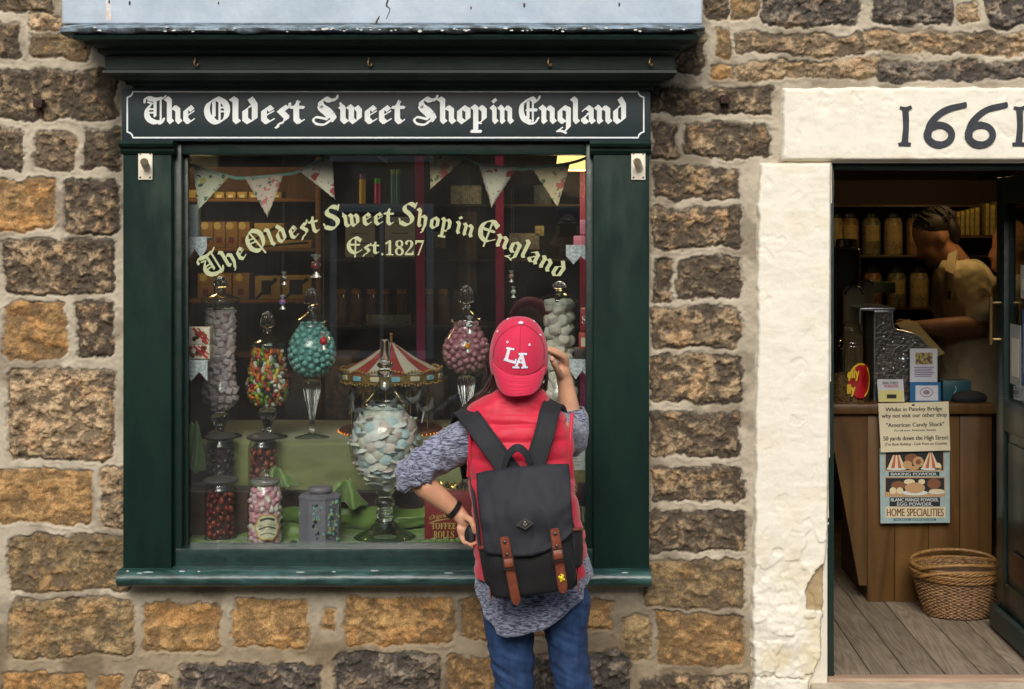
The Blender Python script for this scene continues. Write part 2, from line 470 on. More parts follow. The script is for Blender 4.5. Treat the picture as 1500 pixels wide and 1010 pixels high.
# each glyph: width, list of (kind, points): 'b' broad stroke, 'c' broad curved, 'h' hairline, 'k' hairline curved
BL = {
 'h': (0.84, [('b', [(0.05, 1.34), (0.20, 1.22), (0.20, 0.24), (0.31, 0.11)]), ('h', [(0.20, 0.62), (0.46, 0.93)]), ('b', [(0.44, 0.88), (0.62, 0.74), (0.62, 0.24), (0.73, 0.11)])]),
 'e': (0.66, [('b', [(0.36, 0.89), (0.18, 0.73), (0.18, 0.26), (0.32, 0.11)]), ('h', [(0.30, 0.06), (0.60, 0.28)]), ('b', [(0.36, 0.89), (0.49, 0.74)]), ('h', [(0.58, 0.68), (0.24, 0.44)])]),
 'l': (0.44, [('b', [(0.05, 1.34), (0.20, 1.22), (0.20, 0.24), (0.31, 0.11)])]),
 'd': (0.80, [('b', [(0.34, 0.87), (0.18, 0.73), (0.18, 0.26), (0.34, 0.11), (0.58, 0.27)]), ('b', [(0.58, 0.27), (0.58, 1.00), (0.40, 1.33)]), ('h', [(0.36, 0.92), (0.58, 0.98)])]),
 's': (0.66, [('b', [(0.50, 0.80), (0.36, 0.90), (0.19, 0.72), (0.48, 0.38), (0.46, 0.24), (0.30, 0.11)]), ('k', [(0.32, 0.08), (0.16, 0.02), (0.10, -0.14), (0.03, -0.16)]), ('k', [(0.45, 0.86), (0.60, 0.94), (0.62, 1.08)])]),
 't': (0.60, [('b', [(0.30, 1.10), (0.24, 1.00), (0.24, 0.26), (0.36, 0.11)]), ('h', [(0.36, 0.06), (0.56, 0.24)]), ('r', [(0.02, 0.87), (0.54, 0.87)]), ('h', [(0.30, 1.22), (0.24, 1.02)])]),
 'w': (1.14, [('b', [(0.10, 0.93), (0.20, 0.82), (0.20, 0.26), (0.34, 0.11), (0.56, 0.28)]), ('b', [(0.46, 0.93), (0.58, 0.82), (0.58, 0.26), (0.72, 0.11), (0.94, 0.30), (0.94, 0.72), (0.80, 0.89)]), ('h', [(0.08, 1.10), (0.12, 0.92)])]),
 'o': (0.76, [('b', [(0.34, 0.88), (0.18, 0.73), (0.18, 0.26), (0.36, 0.11), (0.58, 0.28), (0.58, 0.73), (0.34, 0.88)])]),
 'p': (0.80, [('b', [(0.06, 0.93), (0.20, 0.82), (0.20, -0.30)]), ('r', [(0.00, -0.36), (0.44, -0.36)]), ('b', [(0.44, 0.89), (0.60, 0.73), (0.60, 0.27), (0.42, 0.11)]), ('h', [(0.46, 0.05), (0.14, 0.16)]), ('h', [(0.20, 0.66), (0.46, 0.94)])]),
 'i': (0.44, [('b', [(0.05, 0.91), (0.20, 0.78), (0.20, 0.24), (0.31, 0.11)]), ('b', [(0.16, 1.26), (0.24, 1.17)])]),
 'n': (0.84, [('b', [(0.05, 0.91), (0.20, 0.78), (0.20, 0.20), (0.27, 0.11)]), ('h', [(0.20, 0.60), (0.46, 0.93)]), ('b', [(0.44, 0.88), (0.62, 0.74), (0.62, 0.24), (0.73, 0.11)])]),
 'E': (1.10, [('c', [(0.56, 1.30), (0.24, 1.10), (0.16, 0.70), (0.28, 0.30), (0.58, 0.11)]), ('k', [(0.54, 0.04), (0.84, 0.08), (1.02, 0.34)]), ('c', [(0.44, 1.20), (0.66, 1.33), (0.82, 1.20)]), ('k', [(0.82, 1.12), (1.00, 1.26), (1.08, 1.44)]), ('m', [(0.50, 1.14), (0.50, 0.32)]), ('h', [(0.74, 1.22), (0.74, 0.14)]), ('r', [(0.44, 0.74), (0.92, 0.74)]), ('h', [(0.40, 0.40), (0.56, 0.24)])]),
 'g': (0.76, [('b', [(0.34, 0.88), (0.18, 0.73), (0.18, 0.26), (0.34, 0.12)]), ('h', [(0.30, 0.06), (0.58, 0.26)]), ('b', [(0.34, 0.88), (0.60, 0.76), (0.60, -0.16), (0.44, -0.34)]), ('k', [(0.48, -0.44), (0.26, -0.34), (0.06, -0.34)]), ('h', [(0.02, -0.36), (0.30, -0.16)])]),
 'a': (0.78, [('b', [(0.20, 0.74), (0.36, 0.89), (0.56, 0.74), (0.56, 0.24), (0.67, 0.11)]), ('b', [(0.40, 0.50), (0.17, 0.34), (0.17, 0.24), (0.30, 0.11)]), ('h', [(0.30, 0.05), (0.58, 0.26)]), ('h', [(0.36, 0.54), (0.60, 0.62)])]),
 'T': (1.08, [('k', [(0.04, 1.12), (0.08, 1.32), (0.30, 1.40)]), ('c', [(0.28, 1.34), (0.52, 1.27), (0.80, 1.32)]), ('k', [(0.78, 1.30), (0.96, 1.34), (1.08, 1.46)]), ('c', [(0.36, 1.02), (0.19, 0.80), (0.15, 0.52), (0.26, 0.26), (0.54, 0.11), (0.74, 0.13)]), ('k', [(0.74, 0.05), (0.90, 0.08), (1.00, 0.30)]), ('m', [(0.56, 1.22), (0.56, 0.42)]), ('h', [(0.84, 1.26), (0.84, 0.12)]), ('h', [(0.24, 0.78), (0.48, 0.78)]), ('h', [(0.24, 0.60), (0.48, 0.60)]), ('h', [(0.38, 1.08), (0.20, 1.14)])]),
 'O': (1.18, [('c', [(0.58, 1.34), (0.26, 1.10), (0.17, 0.72), (0.28, 0.32), (0.58, 0.10), (0.92, 0.28), (1.02, 0.68), (0.92, 1.10), (0.58, 1.34)]), ('m', [(0.46, 1.16), (0.46, 0.40)]), ('h', [(0.70, 1.30), (0.70, 0.14)]), ('h', [(0.72, 0.86), (0.96, 0.86)]), ('h', [(0.72, 0.66), (0.96, 0.66)]), ('h', [(0.52, 0.24), (0.34, 0.44)])]),
 'S': (1.16, [('c', [(0.92, 1.26), (0.74, 1.22), (0.54, 1.32), (0.34, 1.16), (0.40, 0.94), (0.70, 0.70), (0.88, 0.44), (0.84, 0.22), (0.62, 0.11)]), ('k', [(0.94, 1.22), (1.06, 1.32), (1.10, 1.48)]), ('c', [(0.30, 0.98), (0.36, 0.80), (0.60, 0.56), (0.74, 0.36)]), ('k', [(0.64, 0.06), (0.42, -0.02), (0.12, 0.04), (0.00, 0.22), (0.12, 0.36), (0.34, 0.34), (0.62, 0.26)]), ('h', [(0.90, 0.62), (1.02, 0.36)]), ('h', [(1.02, 0.36), (0.86, 0.14)])]),
 # plainer capitals of the gilded arc on the glass
 '1S': (0.92, [('c', [(0.78, 1.22), (0.56, 1.34), (0.30, 1.20), (0.30, 0.94), (0.56, 0.72), (0.72, 0.46), (0.62, 0.18), (0.36, 0.10), (0.10, 0.24)]), ('h', [(0.88, 1.40), (0.80, 1.10)]), ('h', [(0.02, 0.44), (0.10, 0.12)])]),
 '1O': (1.10, [('c', [(0.54, 1.34), (0.24, 1.10), (0.16, 0.72), (0.24, 0.32), (0.54, 0.11), (0.84, 0.32), (0.92, 0.72), (0.84, 1.10), (0.54, 1.34)]), ('h', [(0.42, 1.30), (0.78, -0.16)]), ('h', [(0.28, 0.88), (0.52, 0.88)]), ('h', [(0.28, 0.66), (0.56, 0.66)])]),
 '1E': (1.00, [('c', [(0.88, 1.10), (0.60, 1.33), (0.26, 1.10), (0.17, 0.70), (0.28, 0.30), (0.60, 0.11), (0.90, 0.30)]), ('h', [(0.60, 1.30), (0.56, -0.22)]), ('r', [(0.30, 0.76), (0.82, 0.76)]), ('h', [(0.92, 1.24), (0.86, 0.98)])]),
 '1h': (0.84, [('b', [(0.05, 1.34), (0.20, 1.22), (0.20, 0.24), (0.31, 0.11)]), ('h', [(0.20, 0.62), (0.46, 0.93)]), ('b', [(0.44, 0.88), (0.62, 0.74), (0.62, 0.20), (0.52, -0.06)]), ('k', [(0.56, -0.04), (0.48, -0.26), (0.40, -0.32)])]),
 '1d': (0.80, [('b', [(0.34, 0.87), (0.18, 0.73), (0.18, 0.26), (0.34, 0.11), (0.58, 0.27), (0.58, 0.90), (0.30, 1.30)]), ('h', [(0.36, 0.92), (0.58, 0.88)])]),
}
def glyph(ch, alt=False, bold=1.0):
    g = BL.get('1' + ch) if alt and ('1' + ch) in BL else BL[ch]
    polys = []
    for kind, pts in g[1]:
        if kind == 'b': polys += pen(pts, 0.33 * bold)
        elif kind == 'c': polys += pen(pts, 0.33 * bold, n=6)
        elif kind == 'm': polys += pen(pts, 0.17 * bold, 40, 0.06)
        elif kind == 'h': polys += pen(pts, 0.075, 40, 0.055)
        elif kind == 'k': polys += pen(pts, 0.10, 40, 0.07, n=6)
        elif kind == 'r': polys += pen(pts, 0.13, 60, 0.09)
    return g[0], polys
# ================================================================ STONE WALL
STONES = [
 # x0, y0, x1, y1, kind, dark share (photograph pixels on the wall face)
 (-40,-30,78,20,'b',.6), (40,22,88,46,'t',.2), (-40,35,30,86,'b',.7), (45,50,132,87,'y',.4),
 (-40,103,108,177,'b',.62), (104,104,171,178,'b',.8),
 (-40,190,37,251,'b',.55), (51,192,111,250,'t',.45), (122,190,174,250,'b',.75),
 (-40,264,81,340,'o',.28), (95,263,172,345,'b',.62), (5,352,170,432,'b',.55),
 (8,443,97,527,'o',.22), (110,443,166,522,'b',.7), (12,540,168,676,'t',.34),
 (-40,690,135,767,'o',.02), (151,686,184,770,'b',.3), (14,783,196,866,'y',.45),
 (17,877,195,963,'y',.3), (209,883,322,955,'o',.1), (342,876,452,950,'o',.06), (473,890,493,921,'o',.02),
 (506,874,664,945,'o',.12), (676,872,772,938,'o',.12), (785,886,840,935,'o',.15), (850,880,896,924,'o',.1), (911,904,951,966,'y',.2),
 (962,897,1088,975,'o',.42), (5,986,126,1040,'o',.2), (143,990,178,1035,'o',.2), (195,985,250,1040,'t',.2),
 (262,974,472,1055,'g',.62), (490,958,648,1055,'g',.5), (659,960,732,1050,'o',.5), (745,965,785,1050,'g',.5), (786,955,926,1050,'g',.66), (940,989,1099,1050,'b',.6),
 (948,128,1131,168,'b',.7), (955,182,992,236,'b',.6), (1004,182,1128,232,'b',.55), (956,247,1084,292,'b',.66), (956,305,1086,366,'b',.66),
 (956,380,985,440,'b',.6), (993,379,1086,437,'b',.68), (955,447,1083,508,'b',.5), (955,519,1087,589,'b',.42), (953,602,1085,668,'b',.6),
 (954,684,1087,735,'b',.55), (953,748,1090,808,'b',.66), (946,821,1090,890,'y',.35),
 (1030,-30,1070,26,'b',.6), (1072,-30,1112,28,'y',.4), (1115,-30,1258,38,'g',.6), (1276,-30,1398,38,'g',.66), (1402,4,1434,34,'t',.2), (1445,-30,1640,38,'g',.6),
 (1047,40,1068,84,'y',.3), (1074,50,1268,80,'t',.4), (1262,49,1620,80,'t',.3), (1041,95,1071,113,'o',.25), (1074,88,1290,117,'t',.3), (1284,90,1620,118,'g',.4),
 (955,46,1030,108,'b',.7),
]
rs = random.Random(11)
def courses(x0, x1, y0, y1):
    y = y0
    while y < y1 - 20:
        h = min(rs.uniform(55, 95), y1 - y)
        x = x0 - rs.uniform(0, 40)
        while x < x1 - 15:
            w = min(rs.uniform(60, 175), x1 - x)
            STONES.append((x, y, x + w, y + h, rs.choice('bbbtoyg'), rs.uniform(.2, .7)))
            x += w + rs.uniform(8, 15)
        y += h + rs.uniform(9, 15)
courses(-440, -52, -330, 1150); courses(1730, 2160, -330, 1150)
courses(-45, 1725, -330, -42); courses(-45, 1098, 1066, 1150); courses(1632, 1728, -40, 120)
PAL = {'b': ((160, 140, 110), (78, 70, 60)), 't': ((172, 150, 118), (96, 85, 70)), 'o': ((170, 137, 92), (112, 92, 66)),
       'g': ((138, 127, 112), (72, 68, 63)), 'y': ((152, 130, 94), (98, 86, 68))}
def axis(a, b, fa, fb, fine, coarse):
    return np.concatenate([np.arange(a, fa, coarse), np.arange(fa, fb, fine), np.arange(fb, b + coarse, coarse)])
def grid_object(name, xs, ys, hgt, col, keep, mat, **kw):
    """a relief: height (m, towards the street) over a grid of photograph pixels on the wall face, with its pigment"""
    nx, ny = len(xs), len(ys)
    X, Y = np.meshgrid(xs, ys)
    co = np.stack([(X - 832) / 440.0, -hgt, CAMZ - (Y - 335) / 440.0], -1).reshape(-1, 3).astype(np.float32)
    idx = np.arange(nx * ny).reshape(ny, nx)
    q = np.stack([idx[1:, :-1], idx[1:, 1:], idx[:-1, 1:], idx[:-1, :-1]], -1).reshape(-1, 4)
    k = (keep[:-1, :-1] & keep[1:, :-1] & keep[:-1, 1:] & keep[1:, 1:]).ravel()
    q = q[k]
    used = np.zeros(nx * ny, bool); used[q.ravel()] = True
    remap = np.cumsum(used) - 1
    q = remap[q]; co = co[used]; cc = col.reshape(-1, col.shape[-1])[used]
    if cc.shape[1] == 3: cc = np.concatenate([cc, np.ones((len(cc), 1))], 1)
    me = bpy.data.meshes.new(name)
    me.vertices.add(len(co)); me.vertices.foreach_set('co', co.ravel())
    me.loops.add(q.size); me.loops.foreach_set('vertex_index', q.ravel().astype(np.int32))
    me.polygons.add(len(q)); me.polygons.foreach_set('loop_start', (np.arange(len(q)) * 4).astype(np.int32))
    me.update(calc_edges=True)
    a = me.attributes.new('pigment', 'FLOAT_COLOR', 'POINT')
    a.data.foreach_set('color', cc.astype(np.float32).ravel())
    return link_mesh(name, me, mat, smooth=180, **kw)

def build_wall():
    xs = axis(-430, 2150, -16, 1516, 1.75, 9.0); ys = axis(-330, 1150, -10, 1012, 1.75, 9.0)
    X, Y = np.meshgrid(xs, ys)
    wx = X + (fbm(X, Y, 1 / 30, 5, 3, .58) - .5) * 18; wy = Y + (fbm(X, Y, 1 / 30, 5, 9, .58) - .5) * 18
    wx = wx + (fbm(X, Y, 1 / 6, 3, 203) - .5) * 5; wy = wy + (fbm(X, Y, 1 / 6, 3, 207) - .5) * 5
    sd = np.full(X.shape, 1e3); sid = np.full(X.shape, -1, int)
    for i, (x0, y0, x1, y1, kd, dk) in enumerate(STONES):
        cx, cy, hx, hy = (x0 + x1) / 2, (y0 + y1) / 2, (x1 - x0) / 2 , (y1 - y0) / 2
        hx -= .6; hy -= .6; r = min(hx, hy) * (0.22 if kd != 't' or hy > 30 else 0.5)
        a0, a1 = np.searchsorted(xs, x0 - 30), np.searchsorted(xs, x1 + 30)
        b0, b1 = np.searchsorted(ys, y0 - 30), np.searchsorted(ys, y1 + 30)
        if a1 <= a0 or b1 <= b0: continue
        tl = math.sin(i * 7.3) * 0.025
        dx0 = wx[b0:b1, a0:a1] - cx; dy0 = wy[b0:b1, a0:a1] - cy - dx0 * tl
        qx = np.abs(dx0) - hx + r; qy = np.abs(dy0) - hy + r
        d = np.hypot(np.maximum(qx, 0), np.maximum(qy, 0)) + np.minimum(np.maximum(qx, qy), 0) - r
        s = sd[b0:b1, a0:a1]; m = d < s
        s[m] = d[m]; sid[b0:b1, a0:a1][m] = i
    kinds = [s[4] for s in STONES]
    light = np.array([C(*PAL[k][0]) for k in kinds]); darkc = np.array([C(*PAL[k][1]) for k in kinds])
    dk = np.array([s[5] for s in STONES]); rnd = np.array([math.sin(i * 12.9898) * 43758.5453 % 1 for i in range(len(STONES))])
    rough = np.array([{'b': 1.0, 't': 1.15, 'o': .6, 'g': 1.2, 'y': .7}[k] for k in kinds])
    # relief
    big = fbm(X, Y, 1 / 55, 3, 21); mid = fbm(X, Y + rnd[sid] * 900, 1 / 17, 5, 33, .55); fin = fbm(X, Y, 1 / 4.5, 3, 41)
    ridge = 1 - np.abs(fbm(X + rnd[sid] * 300, Y, 1 / 22, 4, 55) * 2 - 1)
    layer = fbm(X + rnd[sid] * 500, Y + X * 0.22, 1 / 90, 2, 61) * 0 + vnoise(X / 70 + rnd[sid] * 50, (Y + X * (rnd[sid] - .5) * .8) / 7.0, 67)
    bed = np.array([{'b': .15, 't': .5, 'o': .75, 'g': .3, 'y': .8}[k] for k in kinds])[sid]
    gx = X + (fbm(X, Y, 1 / 18, 3, 301) - .5) * 16 + rnd[sid] * 777; gy = Y * 1.25 + (fbm(X, Y, 1 / 18, 3, 305) - .5) * 16
    nA = fbm(gx, gy, 1 / 15, 5, 311, .58); nB = fbm(gx + 91, gy + 37, 1 / 8, 4, 317, .6)
    lay = .55 * sstep(.455, .505, nA) + .45 * sstep(.56, .60, nA)
    inn = sstep(1.5, -6, sd)
    fx = X + (mid - .5) * 16; fy = Y + (fin - .5) * 8
    fac = facets(fx + rnd[sid] * 300, fy * 1.35, 1 / 24, 5) * .0052 + facets(fx, fy * 1.2 + rnd[sid] * 200, 1 / 9.5, 9) * .0030
    hs = inn * (0.003 + 0.005 * rnd[sid]) + inn * rough[sid] * ((mid - .5) * 0.020 + (ridge - .7) * 0.010 + (fin - .5) * 0.008 + fac * .7 + (lay - .5) * .0075 + (nB - .5) * .006) + inn * bed * (layer - .5) * 0.007
    hm = 0.005 + (big - .5) * 0.007 + (fbm(X, Y, 1 / 9, 4, 71) - .5) * 0.0045 + facets(fx, fy, 1 / 30, 15) * .0012 + (fin - .5) * .0022
    lip = np.exp(-((sd - 4) / 3.0) ** 2) * 0.0035 * (fbm(X, Y, 1 / 25, 3, 77) > .48)
    hgt = np.where(sd < 1.5, np.maximum(hs, -0.004) + 0.001, hm + lip) - 0.003 * np.exp(-((sd - .6) / 1.6) ** 2)
    # pigment
    w = .45 * fbm(X + rnd[sid] * 700, Y, 1 / 40, 3, 85, .6) + .55 * fbm(X + rnd[sid] * 700, Y, 1 / 13, 5, 86, .65); w2 = fbm(X, Y, 1 / 6.0, 3, 91)
    th = 1 - dk[sid]
    dark = sstep(th * .5 + .13, th * .5 + .27, w + (w2 - .5) * .34 - (mid - .5) * .5 - fac * 16) * .92
    edge = sstep(-7, 0, sd) * .35 * (kinds is not None)
    dark = dark * (1 - .55 * lay * sstep(.40, .62, nB)) + sstep(.47, .38, nA) * .55 * rough[sid] * (1 - dark)
    dark = np.clip(dark + edge * (dk[sid] > .3), 0, 1)[..., None]
    lt = light[sid] * (0.52 + 0.75 * fbm(X, Y + rnd[sid] * 400, 1 / 9, 5, 99, .7)[..., None] + .26 * (fin[..., None] - .5)) * (.86 + .3 * rnd[sid][..., None])
    warm = sstep(.5, .66, fbm(X + 900 * rnd[sid], Y, 1 / 30, 3, 103))[..., None]
    lt = lt * (1 + warm * np.array([.07, -.04, -.14]))
    lt = lt * (.80 + .42 * lay[..., None]) * (.78 + .44 * nB[..., None])
    st = lt * (1 - dark) + darkc[sid] * dark * (0.7 + .6 * w2[..., None])
    mo = np.array(C(178, 169, 149)) * (0.66 + .46 * fbm(X, Y, 1 / 45, 5, 111)[..., None] + .14 * fbm(X, Y, 1 / 7, 4, 113, .7)[..., None]) * (0.93 + .14 * fin[..., None])
    low = sstep(860, 960, Y)[..., None]
    mo = mo * (1 - low * np.array([.32, .38, .46]))
    grime = (sstep(.52, .68, fbm(X, Y, 1 / 60, 4, 121)) * .45)[..., None]
    mo = mo * (1 - grime * np.array([.8, .85, .9]))
    # darker bands on both sides of the shop front, fading downwards
    side_band = (np.exp(-((X - 172) / 18) ** 2) * sstep(90, 130, Y) * sstep(420, 200, Y) + np.exp(-((X - 985) / 40) ** 2) * sstep(100, 130, Y) * sstep(330, 180, Y))[..., None] * .55
    sm_ = sstep(1.8, -.6, sd)[..., None]; col = (st * sm_ + mo * (1 - sm_)) * (1 - side_band)
    col = np.concatenate([col, .15 + .85 * sm_], -1)
    hole = ((X > 196) & (X < 938) & (Y > 60) & (Y < 846)) | ((X > 1152) & (X < 1670) & (Y > 150))
    o = grid_object('stone_wall', xs, ys, hgt, np.clip(col, 0.004, 1.0), ~hole, mk_attr('rough_stone', .95, .42, 300, .7, .2, 130), origin=(0, 0, 0))
    tag(o, 'rough sandstone wall with wide pale mortar joints around the shop window and doorway', 'wall')
    # bolts and nail stubs left in the stones
    for px, py, s in ((57, 152, 7), (1062, 146, 7)):
        mb = MB(); c = W(px, py, -.03)
        mb.box(c.x - .015, c.x + .015, -.045, .0, c.z - .014, c.z + .014, .003)
        mb.tube([(c.x, -.012, c.z - .013), (c.x + .003, -.016, c.z - .04)], .004, 6)
        r = mb.build('iron_bolt', mk('rusty_iron', C(70, 52, 44), .85, .3, var=.5, vscale=90, bump=.5, bscale=200), origin=(c.x, 0, c.z))
        tag(r, 'rusty square iron bolt head in the stone ' + ('left of the sign board' if px < 500 else 'between the sign board and the white lintel'), 'bolt')
build_wall()

# white painted stone door surround
def build_surround():
    def relief(X, Y, lintel):
        f = fbm(X, Y, 1 / 60, 4, 5); g = fbm(X, Y, 1 / 14, 4, 15); h = fbm(X, Y, 1 / 5, 3, 25)
        strk = vnoise(X / 30, Y / 5, 35)
        lowz = sstep(780, 880, Y)
        hgt = (f - .5) * .007 + (g - .5) * (.0034 + .010 * lowz) + (h - .5) * .0008 + (strk - .5) * .0007
        pit = sstep(.70, .76, fbm(X, Y, 1 / 22, 3, 45)); hgt -= pit * .0018
        return hgt, g
    mat = mk_attr('white_stone_paint', .6, .06, 300, .22, .3, 200)
    base = np.array(C(230, 226, 210))
    root = empty('door_surround', (WX(1411), 0, .35), 'thick white painted stone door surround dated over the opening, chipped at its foot', 'door surround')
    # lintel
    xs = np.arange(1138, 1690, 1.75); ys = np.arange(122, 242, 1.75); X, Y = np.meshgrid(xs, ys)
    h, g = relief(X, Y, True)
    e = (fbm(X, Y, 1 / 16, 4, 57) - .5) * 6
    d = np.minimum(np.minimum(X - 1142 + e, 1682 - X + e), np.minimum(Y - 127 + e * .8, 238.5 - Y + 0 * e))
    hgt = .026 + h - .03 * sstep(7, 0, d) ** 2
    stain = (sstep(.55, .75, fbm(X, Y, 1 / 40, 4, 66)) * .10)[..., None]
    col = base * (0.93 + .09 * g[..., None]) * (1 - stain * np.array([.5, .6, 1.0]))
    grid_object('lintel', xs, ys, hgt, np.clip(col, 0, .86), d > -1.2, mat, parent=root)
    for side in (0, 1):
        x0, x1 = (1094, 1222) if side == 0 else (1600, 1728)
        xs = np.arange(x0, x1, 1.6); ys = np.concatenate([np.arange(234, 1015, 1.6), np.arange(1015, 1002 + 152, 5)]); X, Y = np.meshgrid(xs, ys)
        U = X if side == 0 else 2822 - X
        h, g = relief(X, Y, False)
        e = (fbm(X, Y, 1 / 18, 4, 77 + side) - .5) * 7
        lx = np.interp(Y, [234, 300, 600, 760, 830, 900, 1010, 1160], [1109, 1107, 1104, 1102, 1100, 1099, 1100, 1100])
        rx = np.interp(Y, [234, 560, 700, 790, 815, 830, 890, 905, 960, 985, 995, 1150], [1218, 1216, 1214, 1212, 1210, 1209, 1207, 1204, 1202, 1192, 1186, 1184]) if side == 0 else np.full(Y.shape, 1217.)
        d = np.minimum(U - lx + e, rx - U + (e * .5 + (fbm(X, Y, 1 / 9, 3, 91) - .5) * 5) * sstep(700, 860, Y)); d = np.minimum(d, Y - 237.5 + e * .4)
        # the chip where the plaster has broken away from the corner
        cd = np.interp(Y, [815, 826, 838, 850, 872, 890, 897], [1230, 1201, 1190, 1182, 1178, 1181, 1230]) if side == 0 else np.full(Y.shape, 9e3)
        chip = sstep(-1.5, 1.5, U - cd + (fbm(X, Y, 1 / 8, 3, 101) - .5) * 9)
        flake = sstep(.5, .53, fbm(X, Y, 1 / 48, 3, 131)) * sstep(720, 800, Y)
        bulge = np.exp(-((U - 1150) / 38) ** 2 - ((Y - 915) / 60) ** 2) * .012
        crack = np.exp(-((Y - (990 + (fbm(X, Y, 1 / 14, 3, 141) - .5) * 26)) / 1.6) ** 2) * .010
        hgt = .030 + h + bulge + flake * .0045 - chip * (.020 + h * .4) - crack - .03 * sstep(6, 0, d) ** 2
        stain = (sstep(.5, .8, fbm(X, Y, 1 / 40, 4, 166)) * (.10 + .2 * sstep(760, 960, Y)))[..., None]
        dirt = (np.exp(-(d / 4) ** 2) * .22 + crack * 30)[..., None]
        col = base * (0.95 + .07 * g[..., None]) * (1 - stain * np.array([.4, .6, 1.1])) * (1 - dirt * np.array([.6, .7, .9]))
        stone = np.array(C(168, 148, 112)) * (.75 + .5 * g[..., None])
        col = col * (1 - chip[..., None]) + stone * chip[..., None]
        grid_object('jamb', xs, ys, hgt, np.clip(col, .01, .86), d > -1.2, mat, parent=root)
        # the reveal of the jamb towards the opening
        mb = MB(); xe = WX(1212) if side == 0 else WX(1610)
        mb.box(xe - .14 if side == 0 else xe, xe if side == 0 else xe + .14, -.004, .22, .25, WZ(240), .004)
        mb.build('reveal', mk('white_paint_plain', tuple(base * .95), .6, bump=.3, bscale=40), root)
    # carved and painted date
    mb = MB(); navy = mk('dark_date_paint', C(40, 46, 54), .5, var=.25, vscale=40)
    def one(cx):
        return ribbon([(cx - 1, 160), (cx, 186), (cx - 2, 211)], [9.5, 8.5, 9.5], 4) + ribbon([(cx - 9, 158), (cx, 160), (cx + 8, 157)], [4, 6, 5], 4) + ribbon([(cx - 11, 212), (cx - 2, 211), (cx + 7, 212)], [5, 6, 5], 4)
    def six(cx):
        ring = [(cx + 18 * math.cos(t) - 1, 198 + 14.5 * math.sin(t)) for t in [2 * PI * k / 28 + PI for k in range(29)]]
        w = [9.5 + 2.5 * math.cos(2 * (2 * PI * k / 28)) for k in range(29)]
        return ribbon([(x * 1 + 0, y) for x, y in [(cx - 18, 200), (cx - 15, 184), (cx - 4, 170), (cx + 12, 160), (cx + 37, 154)]], [10, 10, 9.5, 9, 8], 5) + ribbon([(cx + 36, 154), (cx + 39, 153.6)], [9, 6]) + ribbon(ring, [9.5 if 7 < k < 21 else 10.5 for k in range(29)])
    polys = one(1327) + six(1377) + six(1437) + one(1494)
    mb.mapped(polys, lambda u, v: W(u, v, -.0275), .004)
    mb.build('date_lettering', navy, root)
build_surround()
# ================================================================ GROUND AND STREET
mb = MB(); mb.box(-8, 8, -1.55, 0.02, -.12, 0.0)
tag(mb.build('pavement', mk('pavement_stone', C(120, 114, 104), .85, var=.3, vscale=6, bump=.4, bscale=30), smooth=None), kind='structure')
mb = MB(); mb.box(-30, 30, -4.40, -1.556, -.30, -.10)
tag(mb.build('road', mk('asphalt', (.05, .05, .052), .9, var=.3, vscale=20, bump=.5, bscale=200), smooth=None), kind='structure')
mb = MB(); mb.box(-30, 30, -9.49, -4.404, -.30, .20, .02)
tag(mb.build('opposite_pavement', MATS['pavement_stone'], smooth=None), kind='structure')
mb = MB(); mb.add([(-150, -150, -.32), (150, -150, -.32), (150, 150, -.32), (-150, 150, -.32)], [(0, 1, 2, 3)])
tag(mb.build('ground', mk('far_ground', (.07, .066, .06), .95, var=.3, vscale=1), smooth=None), kind='structure')
mb = MB(); mb.box(WX(1186), WX(1640), -.30, .05, 0.0, WZ(1000), .012, 3)
r = mb.build('door_step', mk('worn_step', C(196, 184, 160), .8, var=.18, vscale=14, bump=.35, bscale=70), smooth=40)
tag(r, 'worn pale stone doorstep under the open shop doorway', 'step')
# the dark stone row across the road (behind the photographer, mirrored faintly in the window)
root = empty('terraced_building', (0, -9.5, 0), 'dark stone terraced building across the road, mirrored in the shop window', 'building')
mb = MB(); mb.box(-14, 14, -15, -9.5, -.3, 4.2)
mb.build('wall', mk('soot_stone', C(128, 114, 96), .95, var=.4, vscale=3, bump=.5, bscale=12), root, smooth=None)
mb = MB(); mb.add([(-14.2, -9.2, 4.2), (14.2, -9.2, 4.2), (14.2, -12.2, 5.8), (-14.2, -12.2, 5.8), (14.2, -15.3, 4.2), (-14.2, -15.3, 4.2)], [(0, 1, 2, 3), (3, 2, 4, 5), (0, 3, 5), (1, 4, 2)])
mb.build('roof', mk('slate', C(62, 64, 68), .8, var=.3, vscale=5), root, smooth=None)
for wx in (-9, -4.6, -1.8, 2.6, 6.8, 10.5):
    for z0 in (.6, 2.5):
        mb = MB(); mb.box(wx - .5, wx + .5, -9.5, -9.44, z0, z0 + 1.5, .01)
        f = mb.build('window', mk('white_gloss', C(225, 222, 214), .4), root)
        mb = MB(); mb.box(wx - .43, wx - .02, -9.44, -9.43, z0 + .08, z0 + 1.42); mb.box(wx + .02, wx + .43, -9.44, -9.43, z0 + .08, z0 + 1.42)
        mb.build('pane', mk('dark_window', C(24, 28, 32), .08), f, smooth=None)
